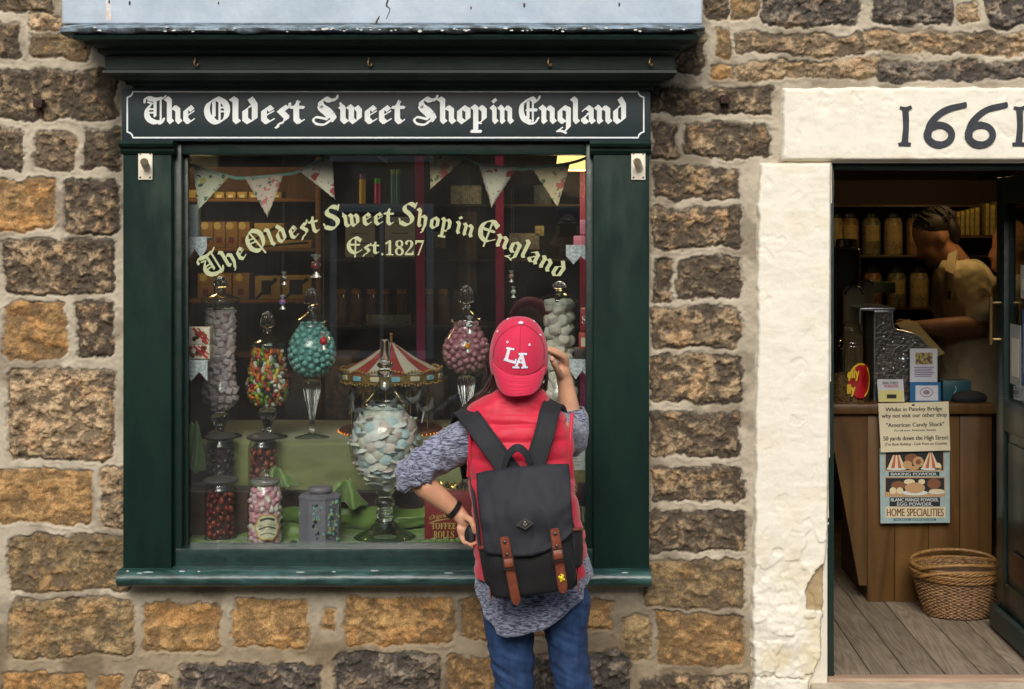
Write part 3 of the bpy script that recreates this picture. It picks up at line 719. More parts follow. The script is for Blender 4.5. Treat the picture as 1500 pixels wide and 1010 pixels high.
# ================================================================ SHOP FRONT (dark green timber)
GREEN = mk('green_gloss_paint', C(21, 44, 37), .6, var=.26, vscale=9, col2=C(14, 34, 30), bump=.12, bscale=26, stretch=(1, 1, .35), spec=.16, rvar=.10)
GREEN_D = mk('green_frame_paint', C(18, 40, 35), .4, var=.2, vscale=12, bump=.12, bscale=30, spec=.5, rvar=.08)
SLATE = mk('slate_blue_paint', C(26, 42, 46), .55, var=.12, vscale=10, bump=.06, bscale=60)
LEAD = mk('weathered_lead_paint', C(140, 160, 172), .62, vscale=18, col2=C(62, 68, 68), vlo=.40, vhi=.60, bump=.7, bscale=34)
PANELW = mk('pale_blue_render', C(186, 200, 212), .7, vscale=7, col2=C(164, 180, 194), vlo=.35, vhi=.7, bump=.25, bscale=26)
front = empty('shopfront', (WX(563), 0, WZ(860)), 'dark green timber shop front with slate sign board and one large lettered window', 'shop front')
YP = -.055                                       # face of the pilasters
def hbar(mb, prof, px0, px1, ret=True):
    """a horizontal moulding: prof = [(y, z)] from top to bottom, run between two x; ends square"""
    n = len(prof)
    back = .04
    pts = [(back, prof[0][1])] + list(prof) + [(back, prof[-1][1])]
    rings = [[(x, y, z) for y, z in pts] for x in (px0, px1)]
    return mb.loft(rings)
# pilasters
for x0, x1, side in ((180, 251, 0), (869, 951, 1)):
    mb = MB(); mb.box(WX(x0, YP), WX(x1, YP), YP, .05, WZ(842, YP), WZ(222, YP), .004)
    p = mb.build('pilaster', GREEN, front)
    mb = MB(); a, b = WX(x0 - 5, YP - .02), WX(x1 + 3, YP - .02)
    z = lambda q: WZ(q, YP - .02)
    hbar(mb, [(YP - .012, z(206)), (YP - .028, z(207)), (YP - .034, z(211)), (YP - .028, z(215)), (YP - .014, z(217)), (YP - .014, z(221)), (YP - .004, z(226))], a, b)
    mb.build('capital', GREEN, p, smooth=30)
    # pole socket on an ivory plate
    cx = 213 if side == 0 else 935
    mb = MB(); c = W(cx, 243, YP - .004)
    mb.box(c.x - .0235, c.x + .0235, YP - .006, YP, c.z - .047, c.z + .047, .002)
    pl = mb.build('pole_bracket', mk('ivory_enamel', C(222, 216, 196), .4, vscale=60, col2=C(196, 182, 150), vlo=.55, vhi=.75), front)
    mb = MB(); t = W(cx - 2, 237, YP - .05); bt = W(cx + 2, 247, YP - .004)
    mb.tube([bt, bt * .5 + t * .5, t], .0125, 16, cap=False); mb.tube([t, bt], .0095, 16, cap=False); 
    mb.build('socket', MATS['ivory_enamel'], pl)
    for dx, dz in ((-.016, .039), (.016, .039), (-.016, -.039), (.016, -.039)):
        mb = MB(); mb.ball((c.x + dx, YP - .0065, c.z + dz), .0038, 1, (1, .5, 1))
        mb.build('screw', mk('rust_screw', C(96, 74, 56), .7, .4), pl)
# cornice, mouldings, frieze
mb = MB()
z0 = WZ(128)
y = lambda v: v
prof = [(-.26, WZ(50, -.26)), (-.27, WZ(53, -.27)), (-.265, WZ(58, -.265)), (-.235, WZ(61, -.235)), (-.225, WZ(66, -.225)), (-.20, WZ(69, -.20)), (-.185, WZ(73, -.185)), (-.185, WZ(77, -.185)), (-.175, WZ(80, -.175)), (-.16, WZ(82.5, -.16)),
        (-.158, WZ(102, -.158)), (-.168, WZ(103, -.168)), (-.170, WZ(107, -.17)), (-.158, WZ(109, -.158)), (-.125, WZ(112, -.125)), (-.115, WZ(116, -.115)), (-.09, WZ(119, -.09)), (-.085, WZ(124, -.085)), (-.062, WZ(127, -.062)), (-.058, WZ(133, -.058))]
def mitred(prof, pxl, pxr):
    """a moulding returned to the wall at both ends (each profile step shorter as it nears the wall)"""
    rings = []
    Lr, Rr = [], []
    vs, fs = [], []
    n = len(prof)
    for i, (yy, zz) in enumerate(prof):
        xl = pxl + (-(yy) - .26) * -1.0; xr = pxr - (-(yy) - .26) * -1.0
        xl = pxl + (.27 + yy) * .62; xr = pxr - (.27 + yy) * .62
        vs += [(xl, .03, zz), (xl, yy, zz), (xr, yy, zz), (xr, .03, zz)]
    for i in range(n - 1):
        for k in range(3):
            fs.append((i * 4 + k, i * 4 + k + 1, (i + 1) * 4 + k + 1, (i + 1) * 4 + k))
    fs.append((0, 1, 2, 3)); fs.append(tuple((n - 1) * 4 + k for k in (3, 2, 1, 0)))
    return vs, fs
vs, fs = mitred(prof, WX(106, -.27), WX(1024, -.27)); mb.add(vs, fs)
corn = mb.build('cornice', mk('green_cornice_paint', C(24, 42, 38), .55, spec=.3, vscale=30, col2=C(17, 32, 29), vlo=.35, vhi=.7, bump=.18, bscale=40, stretch=(.3, 1, 1)), front, smooth=30)
for hx in (287, 541, 804, 952):
    mb = MB(); c = W(hx, 90, -.165)
    mb.tube(smoothpts([(c.x, -.158, c.z + .012), (c.x, -.172, c.z + .008), (c.x - .002, -.178, c.z - .008), (c.x + .004, -.172, c.z - .016), (c.x + .008, -.168, c.z - .008)], 4), .0028, 6)
    mb.build('hook', mk('brass_hook', C(150, 122, 84), .45, .6), corn)
# sign board with gold-white line
mb = MB(); mb.box(WX(178, -.05), WX(953, -.05), -.05, .03, WZ(207, -.05), WZ(130, -.05), .003)
board = mb.build('sign_board', SLATE, front)
YB = -.0505
def rounded_line(x0, y0, x1, y1, r, w):
    pts = []
    def arc(cx, cy, a0, a1):
        return [(cx + r * math.cos(a0 + (a1 - a0) * k / 7), cy + r * math.sin(a0 + (a1 - a0) * k / 7)) for k in range(8)]
    pts += arc(x0, y0, PI / 2, 0) + arc(x1, y0, PI, PI / 2) + arc(x1, y1, -PI / 2, -PI) + arc(x0, y1, 0, -PI / 2)
    pts += [pts[0]]
    return ribbon(pts, w)
WHITEP = mk('sign_white', C(226, 232, 230), .5, var=.06, vscale=30)
mb = MB(); mb.mapped(rounded_line(186.5, 134.5, 943, 202, 8, 2.2), lambda u, v: W(u, v, YB), .0006)
mb.build('border_line', WHITEP, board, smooth=None)
WORDS = [('The', 210, 286), ('Oldest', 299, 447), ('Sweet', 457, 594), ('Shop', 605, 713), ('in', 717, 753), ('England', 760, 917)]
def word_polys(word, x0, x1, base, xh, alt=False, bold=1.0, gap=.0):
    ws = []; x = 0
    allp = []
    for ch in word:
        w, ps = glyph(ch, alt, bold)
        k = 1.24 if alt and ch.isupper() else 1.0
        allp += [[(x + u * k, v * k) for u, v in p] for p in ps]
        x += w * k + gap
    mn = min(u for p in allp for u, v in p); mx = max(u for p in allp for u, v in p)
    k = (x1 - x0) / (mx - mn)
    return [[(x0 + (u - mn) * k, base - v * xh) for u, v in p] for p in allp]
for wd, a, b in WORDS:
    ps = word_polys(wd, a, b, 182.5, 28.5, gap=-.01, bold=.84)
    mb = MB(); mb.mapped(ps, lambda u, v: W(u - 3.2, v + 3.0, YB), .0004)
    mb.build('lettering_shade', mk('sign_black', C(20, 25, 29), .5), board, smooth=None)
    mb = MB(); mb.mapped(ps, lambda u, v: W(u, v, YB), .0012)
    mb.build('lettering', WHITEP, board, smooth=None)
# lead flashing and the painted board above
mb = MB()
xs = np.linspace(WX(88, -.28), WX(1033, -.28), 220)
rings = []
for x in xs:
    n1 = float(fbm(np.array([x * 40.]), np.array([2.]), .12, 3, 5)[0]) - .5; n2 = float(fbm(np.array([x * 40.]), np.array([9.]), .3, 3, 8)[0]) - .5
    z = lambda q, yy: WZ(q, yy)
    sl = (x - xs[0]) / (xs[-1] - xs[0])
    rings.append([(x, .02, z(34, -.05)), (x, -.10, z(35, -.10)), (x, -.26 + n1 * .01, z(38.0, -.28) + n1 * .006), (x, -.285 + n2 * .012, z(41.5, -.28)), (x, -.285 + n1 * .015, z(47 - 4 * sl, -.28) + n2 * .012), (x, -.26, z(51 - 4 * sl, -.26) + n2 * .014), (x, .02, z(52 - 4 * sl, -.26))])
mb.loft(rings)
rr = random.Random(12); mb.mat(1)
for k in range(70):                             # flecks of old white paint along the lip
    u = rr.choice([rr.uniform(380, 1020), rr.uniform(100, 1020)]); v = rr.uniform(40, 47); w = rr.uniform(.8, 3.6)
    poly = [(u + w * math.cos(t) * rr.uniform(.6, 1.2), v + w * .45 * math.sin(t) * rr.uniform(.6, 1.2)) for t in [2 * PI * j / 7 for j in range(7)]]
    mb.mapped([poly], lambda a, b: W(a, b, -.2885), rr.uniform(.002, .005))
mb.build('lead_flashing', [LEAD, mk('old_white_fleck', C(206, 208, 204), .7)], front, smooth=60)
mb = MB(); mb.box(WX(90, -.14), WX(1029, -.14), -.14, .03, WZ(36, -.14), WZ(-150, -.14), .008, 3)
pan = mb.build('painted_board', PANELW, front)
for pts in ([(570, -4), (566, 8), (571, 14), (566, 28)], [(556, 24), (551, 34), (553, 44)]):
    mb = MB(); mb.mapped(ribbon(pts, [1.6, 2.4, 1.2, .8][:len(pts)], 3), lambda u, v: W(u, v, -.1405), .0006)
    mb.build('crack', mk('crack_dark', C(66, 62, 56), .9), pan, smooth=None)
for x, yy, r in ((190, 5, 2.2), (320, 5, 1.5), (768, 8, 2.4), (690, 12, 1.6), (907, 7, 2), (160, 3, 2)):
    mb = MB(); mb.mapped([[(x + r * math.cos(t) * .7, yy + r * 1.6 * math.sin(t)) for t in [2 * PI * k / 9 for k in range(9)]]], lambda u, v: W(u, v, -.1405), .0006)
    mb.build('nail_hole', MATS['crack_dark'], pan, smooth=None)
mb = MB()
mb.mapped([[(155, -2), (162, -2), (163, 30), (156, 31)]], lambda u, v: W(u, v, -.1405), .0003)
mb.build('rust_stain', mk('rust_stain', C(206, 176, 140), .8, vscale=50, col2=C(206, 217, 226), vlo=.4, vhi=.6), pan, smooth=None)
# window frame and pane
YF, YG = -.022, .03
frame = None
mb = MB()
mb.box(WX(251, YF), WX(266, YF), YF, .08, WZ(832, YF), WZ(207, YF), .003)
mb.box(WX(858, YF), WX(870, YF), YF, .08, WZ(832, YF), WZ(207, YF), .003)
mb.box(WX(266, YF), WX(858, YF), YF + .004, .08, WZ(226.5, YF), WZ(207, YF), .003)
# bead along the glass
mb.box(WX(266, 0), WX(275.5, .01), .012, YG - .004, WZ(803, .01), WZ(224, .01), .003)
mb.box(WX(857.5, .01), WX(866, 0), .012, YG - .004, WZ(803, .01), WZ(224, .01), .003)
frame = mb.build('window_frame', GREEN_D, front)
mb = MB(); a, b = WX(258, YF), WX(868, YF)
hbar(mb, [(YG - .003, WZ(796, YG)), (-.004, WZ(801, -.004)), (YF - .004, WZ(804, YF)), (YF - .006, WZ(808, YF)), (YF - .004, WZ(829, YF))], a, b)
mb.build('bottom_rail', mk('green_rail_worn', C(28, 54, 50), .38, vscale=26, col2=C(20, 40, 38), vlo=.4, vhi=.7, bump=.2, bscale=40), frame, smooth=30)
mb = MB(); a, b = WX(171, -.10), WX(954, -.10)
z = lambda q: WZ(q, -.10)
hbar(mb, [(YF, WZ(829, YF)), (-.06, WZ(833, -.06)), (-.088, z(837.5)), (-.102, z(842)), (-.110, z(847.5)), (-.108, z(854)), (-.098, z(859)), (-.08, z(862)), (-.03, z(863))], a, b)
SILLM = (mk('green_sill_worn', C(54, 88, 86), .34, vscale=34, col2=C(28, 54, 50), vlo=.35, vhi=.6, bump=.35, bscale=30, stretch=(.4, 1, 1)), mk('bare_paint', C(150, 164, 162), .6, vscale=80, col2=C(170, 150, 110), vlo=.5, vhi=.6))
rr = random.Random(5)
mb.mat(1)
for k in range(13):
    x = rr.uniform(180, 945); w = rr.uniform(2, 9)
    u0 = rr.uniform(836.5, 841)
    yv = lambda v: -.092 - (v - 836) * .004
    poly = [(x + w * math.cos(t) * rr.uniform(.7, 1.1), u0 + 1.1 * math.sin(t)) for t in [2 * PI * j / 8 for j in range(8)]]
    mb.mapped([poly], lambda u, v: W(u, v, -.090 - max(0, min(.012, (v - 837.5) * .0026))), .0016, (0, -.7, .7))
sill = mb.build('sill', SILLM, front, smooth=50)
mb = MB(); mb.box(WX(268, YG), WX(864, YG), YG, YG + .005, WZ(803, YG), WZ(218, YG))
pane = mb.build('window_pane', mk_glass('window_glass', .085, (.93, .955, .94), veil=.010), frame, smooth=None)
GOLD = mk('gilded_letter', C(176, 182, 140), .5, var=.05, vscale=30)
# the arc of letters on the glass
R_, CX_, CY_ = 448., 563., 331. + 448.
def on_arc(word, a0, a1, xh=20.5):
    ps = word_polys(word, a0, a1, 0, 1, alt=True, bold=.74, gap=.04)
    return [[(CX_ + math.sin(math.radians(a)) * (R_ - v * xh), CY_ - math.cos(math.radians(a)) * (R_ - v * xh)) for a, v in p] for p in ps]
for wd, a0, a1 in (('The', -35.0, -26.4), ('Oldest', -25.7, -12.0), ('Sweet', -11.3, 1.8), ('Shop', 2.6, 12.3), ('in', 13.0, 16.7), ('England', 17.3, 34.6)):
    mb = MB(); mb.mapped(on_arc(wd, a0, a1), lambda u, v: W(u, v, YG - .001), .0006)
    mb.build('gilded_word', GOLD, pane, smooth=None)
mb = MB(); mb.mapped(word_polys('Est', 508, 556, 373, 15, alt=True, gap=.02, bold=.8), lambda u, v: W(u, v, YG - .001), .0006)
text_into(mb, serif('.1827'), 558.5, 352, 621, 374.5, YG - .001, .0006)
mb.build('gilded_date', GOLD, pane, smooth=None)
# ================================================================ SHOP INTERIOR SHELL
DARKW = mk('dark_shop_wall', C(58, 46, 36), .85, var=.3, vscale=4)
def struct(name, mb, mat, **k):
    return tag(mb.build(name, mat, **k), kind='structure')
FLZ = WZ(1000)                                   # shop floor level
XL, XR, YB2, ZC = -1.75, 2.35, 3.6, 2.55
mb = MB()
mb.box(XL - .1, XL, .26, YB2, FLZ - .1, ZC); mb.box(XR, XR + .1, .26, YB2, FLZ - .1, ZC); mb.box(XL - .1, XR + .1, YB2, YB2 + .1, FLZ - .1, ZC)
struct('interior_wall', mb, DARKW, smooth=None)
mb = MB(); mb.box(XL - .1, XR + .1, .10, YB2, ZC, ZC + .1)
struct('ceiling', mb, mk('shop_ceiling', C(96, 84, 66), .9), smooth=None)
# masonry behind the stone face
mb = MB()
mb.box(-2.6, WX(200), .03, .25, -.3, 3.3); mb.box(WX(936), WX(1140), .03, .25, -.3, 3.3); mb.box(WX(1690), 3.0, .03, .25, -.3, 3.3)
mb.box(WX(200), WX(936), .085, .25, -.3, .70); mb.box(WX(200), WX(936), .085, .25, WZ(208), 3.3); mb.box(WX(1140), WX(1690), .03, .25, WZ(200), 3.3)
struct('masonry_core', mb, DARKW, smooth=None)
# floor boards: one board per strip with its own grain
def wood(name, c1, c2, scale=(1, .05, 1), rough=.6, ring=9.0, knots=False, bump=.15):
    m = bpy.data.materials.new(name); m.use_nodes = True
    nt = m.node_tree; p = nt.nodes['Principled BSDF']; L = nt.links
    p.inputs['Roughness'].default_value = rough; p.inputs['Specular IOR Level'].default_value = .35
    tc = nt.nodes.new('ShaderNodeTexCoord'); mp = nt.nodes.new('ShaderNodeMapping'); mp.inputs['Scale'].default_value = scale
    at = nt.nodes.new('ShaderNodeAttribute'); at.attribute_name = 'board'
    ad = nt.nodes.new('ShaderNodeVectorMath'); ad.operation = 'ADD'
    L.new(tc.outputs['Object'], ad.inputs[0]); L.new(at.outputs['Color'], ad.inputs[1]); L.new(ad.outputs[0], mp.inputs[0])
    n = nt.nodes.new('ShaderNodeTexNoise'); n.inputs['Scale'].default_value = 5; n.inputs['Detail'].default_value = 2
    L.new(mp.outputs[0], n.inputs[0])
    mu = nt.nodes.new('ShaderNodeMath'); mu.operation = 'MULTIPLY'; mu.inputs[1].default_value = ring; L.new(n.outputs[0], mu.inputs[0])
    fr = nt.nodes.new('ShaderNodeMath'); fr.operation = 'PINGPONG'; fr.inputs[1].default_value = .5; L.new(mu.outputs[0], fr.inputs[0])
    n2 = nt.nodes.new('ShaderNodeTexNoise'); n2.inputs['Scale'].default_value = 3; n2.inputs['Detail'].default_value = 7; n2.inputs['Roughness'].default_value = .7
    L.new(ad.outputs[0], n2.inputs[0])
    ms = nt.nodes.new('ShaderNodeMath'); ms.operation = 'MULTIPLY_ADD'; ms.inputs[1].default_value = 1.1; L.new(fr.outputs[0], ms.inputs[0])
    m4 = nt.nodes.new('ShaderNodeMath'); m4.operation = 'MULTIPLY_ADD'; m4.inputs[1].default_value = 1.5; m4.inputs[2].default_value = -.55; L.new(n2.outputs[0], m4.inputs[0]); L.new(m4.outputs[0], ms.inputs[2])
    mx = nt.nodes.new('ShaderNodeMix'); mx.data_type = 'RGBA'; mx.inputs['A'].default_value = (*c1, 1); mx.inputs['B'].default_value = (*c2, 1)
    L.new(ms.outputs[0], mx.inputs['Factor'])
    sp = nt.nodes.new('ShaderNodeSeparateColor'); L.new(at.outputs['Color'], sp.inputs[0])
    fr2 = nt.nodes.new('ShaderNodeMath'); fr2.operation = 'FRACT'; L.new(sp.outputs[0], fr2.inputs[0])
    m5 = nt.nodes.new('ShaderNodeMapRange'); m5.inputs[3].default_value = .72; m5.inputs[4].default_value = 1.15; L.new(fr2.outputs[0], m5.inputs[0])
    tn = nt.nodes.new('ShaderNodeMix'); tn.data_type = 'RGBA'; tn.blend_type = 'MULTIPLY'; tn.inputs['Factor'].default_value = 1
    L.new(mx.outputs['Result'], tn.inputs['A']); L.new(m5.outputs[0], tn.inputs['B']); L.new(tn.outputs['Result'], p.inputs['Base Color'])
    b = nt.nodes.new('ShaderNodeBump'); b.inputs['Strength'].default_value = bump; b.inputs['Distance'].default_value = .003
    L.new(fr.outputs[0], b.inputs['Height']); L.new(b.outputs[0], p.inputs['Normal'])
    MATS[name] = m
    return m
def boards(name, rects, mat, parent=None, axis='floor', bev=.0025, kind=None, seed=3):
    """planks: list of (x0, x1, y0, y1, z0, z1); every plank carries its own grain offset"""
    mb = MB(); cnt = []; r = random.Random(seed)
    for b in rects:
        n0 = len(mb.v); mb.box(*b, bev); cnt.append(len(mb.v) - n0)
    me = mb.mesh()
    a = me.attributes.new('board', 'FLOAT_COLOR', 'POINT')
    d = []
    for c in cnt:
        o = (r.uniform(0, 9), r.uniform(0, 9), r.uniform(0, 9), 1)
        d += list(o) * c
    a.data.foreach_set('color', d)
    o = link_mesh(name, me, mat, parent)
    if kind: o['kind'] = kind
    return o
FLOORW = wood('worn_floor_board', C(148, 136, 118), C(98, 86, 72), (2.4, .16, 1), .6, 16, bump=.3)
rects = []; x = WX(1175); r_ = random.Random(2)
while x < XR:
    w = .125; rects.append((x + .0022, x + w - .0022, .02, YB2, FLZ - .03, FLZ)); x += w
boards('floor', rects, FLOORW, kind='structure')
mb = MB(); mb.box(XL, WX(1175), .26, YB2, FLZ - .04, FLZ - .005)
struct('side_floor', mb, mk('plain_floor', C(90, 72, 54), .7, var=.3, vscale=5), smooth=None)

# ================================================================ GLASS AND SWEETS
JARG = mk_glass('jar_glass', .075, (.975, .99, .985), edge=.5)
LIDG = mk_glass('lid_glass', .13, (.86, .90, .885), edge=.8)
SOLIDG = mk('cut_glass', (.96, .99, .98), .02, trans=1.0, spec=.5)
SOLIDG.node_tree.nodes['Principled BSDF'].inputs['IOR'].default_value = 1.42
def lp(prof, y):
    return [(S(r, y), WZ(py, y)) for r, py in prof]
def finial(mb, cx, y, top, bot, r, n=10, kind='ribbed'):
    cxw = WX(cx, y)
    if kind == 'ribbed':
        pr = [(.5, top), (r * .55, top + (bot - top) * .10), (r * .85, top + (bot - top) * .3), (r, top + (bot - top) * .62), (r * .9, top + (bot - top) * .72), (r * .38, top + (bot - top) * .80), (r * .7, top + (bot - top) * .9), (r * .45, bot)]
        mb.lathe(lp(smoothpts(pr, 3), y), cxw, y, 40, flute=lambda i, t: 1 + .13 * math.cos(n * t) * (1 if i < 14 else 0))
def jar(name, label, cx, y, bowl, lid=None, stem=None, fin=None, label_fn=None, flute_stem=0, group='lidded glass jars of sweets in the window'):
    """bowl / lid / stem: profiles (radius px, py) from top to bottom; fin: (top, bottom, radius)"""
    low = max(p[1] for p in (stem or bowl))
    base = Vector((WX(cx, y), y, WZ(low, y)))
    root = empty(name, base, label, 'sweet jar', group)
    mb = MB(); mb.lathe(lp(smoothpts(bowl, 5), y), base.x, y, 48, cap=False); mb.build('bowl', JARG, root, smooth=80)
    if stem:
        mb = MB(); foot = [q for q in stem if q[0] >= 20]; stem = [q for q in stem if q[0] < 20]
        if len(foot) > 1:
            f2 = MB(); f2.lathe(lp(smoothpts([stem[-1]] + foot + [(foot[-1][0] * .98, foot[-1][1] + .8), (foot[0][0] * .7, foot[-1][1] + .6)], 3), y), base.x, y, 48, cap=False); f2.build('foot', LIDG, root, smooth=80)
        mb.lathe(lp(smoothpts(stem, 4), y), base.x, y, 48, flute=(lambda i, t: 1 + .10 * math.cos(flute_stem * t) * (1 if 3 < i < len(stem) * 4 - 14 else 0)) if flute_stem else None)
        mb.build('stem', SOLIDG, root, smooth=80)
    if lid:
        mb = MB(); mb.lathe(lp(smoothpts(lid, 5), y), base.x, y, 48, cap=False)
        lip = lid[-1]; mb.tube([(base.x + S(lip[0] + .4, y) * math.cos(t), y + S(lip[0] + .4, y) * math.sin(t), WZ(lip[1], y)) for t in [2 * PI * k / 40 for k in range(41)]], S(.9, y), 6, cap=False)
        ld = mb.build('lid', LIDG, root, smooth=80)
        if fin:
            mb = MB(); finial(mb, cx, y, *fin); mb.build('finial', SOLIDG, ld, smooth=80)
    return root
def pack(prof, cx, cy, r, md, n, a0, a1, seed, inset=1.0):
    """well spread places just inside a vessel wall: prof (radius, z) in metres; angles 0 = towards the street"""
    rng = np.random.default_rng(seed)
    P = sorted(prof, key=lambda p: p[1]); R = np.array([p[0] for p in P]); Z = np.array([p[1] for p in P])
    m = 9000
    z = rng.uniform(Z[0] + r, Z[-1], m * 3)
    rad = np.maximum(np.interp(z, Z, R) - r * inset, .001)
    keepp = rng.uniform(0, 1, len(z)) < rad / R.max()
    z, rad = z[keepp][:m], rad[keepp][:m]
    a = rng.uniform(math.radians(a0), math.radians(a1), len(z))
    pts = np.stack([cx + rad * np.sin(a), cy - rad * np.cos(a), z], -1)
    out = np.zeros((0, 3))
    for p in pts:
        if len(out) == 0 or ((out - p) ** 2).sum(1).min() > md * md: out = np.vstack([out, p])
        if len(out) >= n: break
    # a few resting on top of the heap
    return out
def sweets(name, meshes, pts, label, cat, group, rot=True, seed=1, labels=None, out=None, center=None):
    r = random.Random(seed); zs = [p[2] for p in pts]
    up = lambda z: .25 + .65 * (z - min(zs)) / (max(zs) - min(zs))
    for p in pts:
        k = r.randrange(len(meshes))
        o = bpy.data.objects.new(name, meshes[k]); o.location = p
        if rot == 'out':                          # flat side roughly facing out of the jar
            d = Vector((p[0] - center[0], p[1] - center[1], r.uniform(-.02, .03))).normalized() if center else Vector((0, -1, 0))
            q = d.to_track_quat('Z', 'Y'); e = q.to_euler()
            o.rotation_euler = (e.x + r.uniform(-.55, .55), e.y + r.uniform(-.4, .4), e.z) if r.random() < up(p[2]) else (r.uniform(-.45, .45), r.uniform(-.35, .35), r.uniform(0, 6))
        elif rot: o.rotation_euler = (r.uniform(0, 6.3), r.uniform(0, 6.3), r.uniform(0, 6.3))
        COL.objects.link(o)
        tag(o, labels[k] if labels else label, cat, group)
def shape(mb, mat, smooth=40):
    me = mb.mesh(); me.materials.append(mat)
    me.polygons.foreach_set('use_smooth', np.ones(len(me.polygons), dtype=bool)); me.set_sharp_from_angle(angle=math.radians(smooth))
    return me
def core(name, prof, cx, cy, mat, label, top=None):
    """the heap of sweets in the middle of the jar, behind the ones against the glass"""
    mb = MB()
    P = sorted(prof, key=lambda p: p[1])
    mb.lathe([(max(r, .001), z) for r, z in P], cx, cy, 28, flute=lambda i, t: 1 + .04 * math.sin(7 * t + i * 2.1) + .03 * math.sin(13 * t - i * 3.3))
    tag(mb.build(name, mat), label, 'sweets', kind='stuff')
def bean(l, r, bend=.25):
    mb = MB(); pts = [(l * t / 2, bend * r * (t * t - .5), 0) for t in (-1, -.85, -.5, 0, .5, .85, 1)]
    mb.tube(pts, [r * .35, r * .75, r, r * 1.02, r, r * .75, r * .35], 10); return mb

# ---- tall jar of pink cubes
cx, y = 323, .42
bowl = [(25, 441), (23.5, 448), (23.5, 470), (23.5, 540), (23, 552), (25, 560), (28.5, 570), (29, 577), (26, 588), (17, 597), (7, 601)]
jar('footed_jar', 'tall cylindrical glass jar of pale pink cubes at the left of the window', cx, y, bowl,
    [(4, 424), (7, 429), (16, 432), (26, 436), (29, 440), (27, 443), (26, 452), (23, 453)], [(7, 600), (6, 604), (11, 608), (12, 614), (9, 624), (5, 630), (6, 634), (28, 637), (31, 639)], (405, 426, 10), flute_stem=10)
pk = mk('pink_cube_sweet', C(232, 214, 216), .7, var=.08, vscale=60)
s = S(4.7, y); mb = MB(); mb.box(-s, s, -s, s, -s * .9, s * .9, s * .16)
P = lp([(24, 456)] + bowl[2:], y)
pts = pack(P, WX(cx, y), y, S(5, y), S(8.2, y), 300, -100, 100, 3, 1.35)
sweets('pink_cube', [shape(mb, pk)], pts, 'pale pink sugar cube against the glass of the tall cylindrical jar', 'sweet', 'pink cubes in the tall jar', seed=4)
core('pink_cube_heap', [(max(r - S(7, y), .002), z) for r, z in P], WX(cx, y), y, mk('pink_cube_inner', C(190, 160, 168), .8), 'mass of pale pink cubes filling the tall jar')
# ---- teardrop jar of jelly beans
cx, y = 392, .42
bowl = [(24, 503), (24, 510), (26, 525), (30, 545), (33, 562), (32, 576), (26, 588), (14, 592), (7, 594)]
jar('footed_jar', 'teardrop glass jar of many coloured jelly beans with a pointed lid', cx, y, bowl,
    [(4, 486), (7, 491), (14, 497), (22, 501), (25, 504), (24, 508)], [(7, 592), (6, 596), (11, 600), (12, 608), (8, 618), (5, 628), (6, 635), (26, 638), (29, 640)], (456, 487, 10), flute_stem=10)
bcols = [('orange', (226, 120, 40)), ('yellow', (226, 190, 50)), ('red', (150, 34, 40)), ('green', (110, 150, 50)), ('black', (36, 34, 36)), ('white', (220, 214, 200)), ('coral', (208, 100, 70))]
ms = []
for nme, c in bcols:
    ms.append(shape(bean(S(11.5, y), S(2.9, y)), mk('bean_' + nme, C(*c), .4, var=.1, vscale=80), 80))
P = lp([(25, 512)] + bowl[2:], y)
pts = pack(P, WX(cx, y), y, S(3.4, y), S(5.4, y), 290, -105, 105, 8, 1.5)
sweets('jelly_bean', ms, pts, '', 'sweet', 'jelly beans in the teardrop jar', seed=6, labels=['%s jelly bean against the glass of the teardrop jar' % c for c, _ in bcols])
core('jelly_bean_heap', [(max(r - S(5, y), .002), z) for r, z in P], WX(cx, y), y, mk('bean_inner', C(150, 100, 40), .5, vscale=160, col2=C(60, 60, 30), vlo=.45, vhi=.55), 'mass of mixed jelly beans filling the teardrop jar')
# ---- round jar of turquoise balls
cx, y = 457, .45
bowl = [(19, 471), (20, 478), (26, 486), (34, 500), (37, 514), (36, 526), (30, 540), (18, 549), (6, 553)]
jar('footed_jar', 'round glass jar of turquoise sugar balls on a tall fluted stem', cx, y, bowl,
    [(4, 452), (6, 457), (14, 462), (23, 468), (24, 471), (21, 474)], [(6, 552), (5, 556), (11, 559), (12, 568), (9, 585), (5, 605), (3.2, 620), (3.5, 628), (6, 632), (5, 635), (26, 641), (34, 644)], (422, 454, 10), flute_stem=10)
tq = mk('turquoise_sweet', C(128, 190, 186), .5, var=.1, vscale=60)
mb = MB(); mb.ball((0, 0, 0), S(4.3, y), 2)
P = lp([(20, 474)] + bowl[1:], y)
pts = pack(P, WX(cx, y), y, S(4.4, y), S(8.2, y), 240, -180, 180, 12, 1.15)
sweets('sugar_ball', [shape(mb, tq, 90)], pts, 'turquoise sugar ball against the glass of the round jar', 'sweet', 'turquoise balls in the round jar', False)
core('turquoise_ball_heap', [(max(r - S(6.5, y), .002), z) for r, z in P], WX(cx, y), y, mk('turq_inner', C(90, 150, 148), .7), 'mass of turquoise balls filling the round jar')
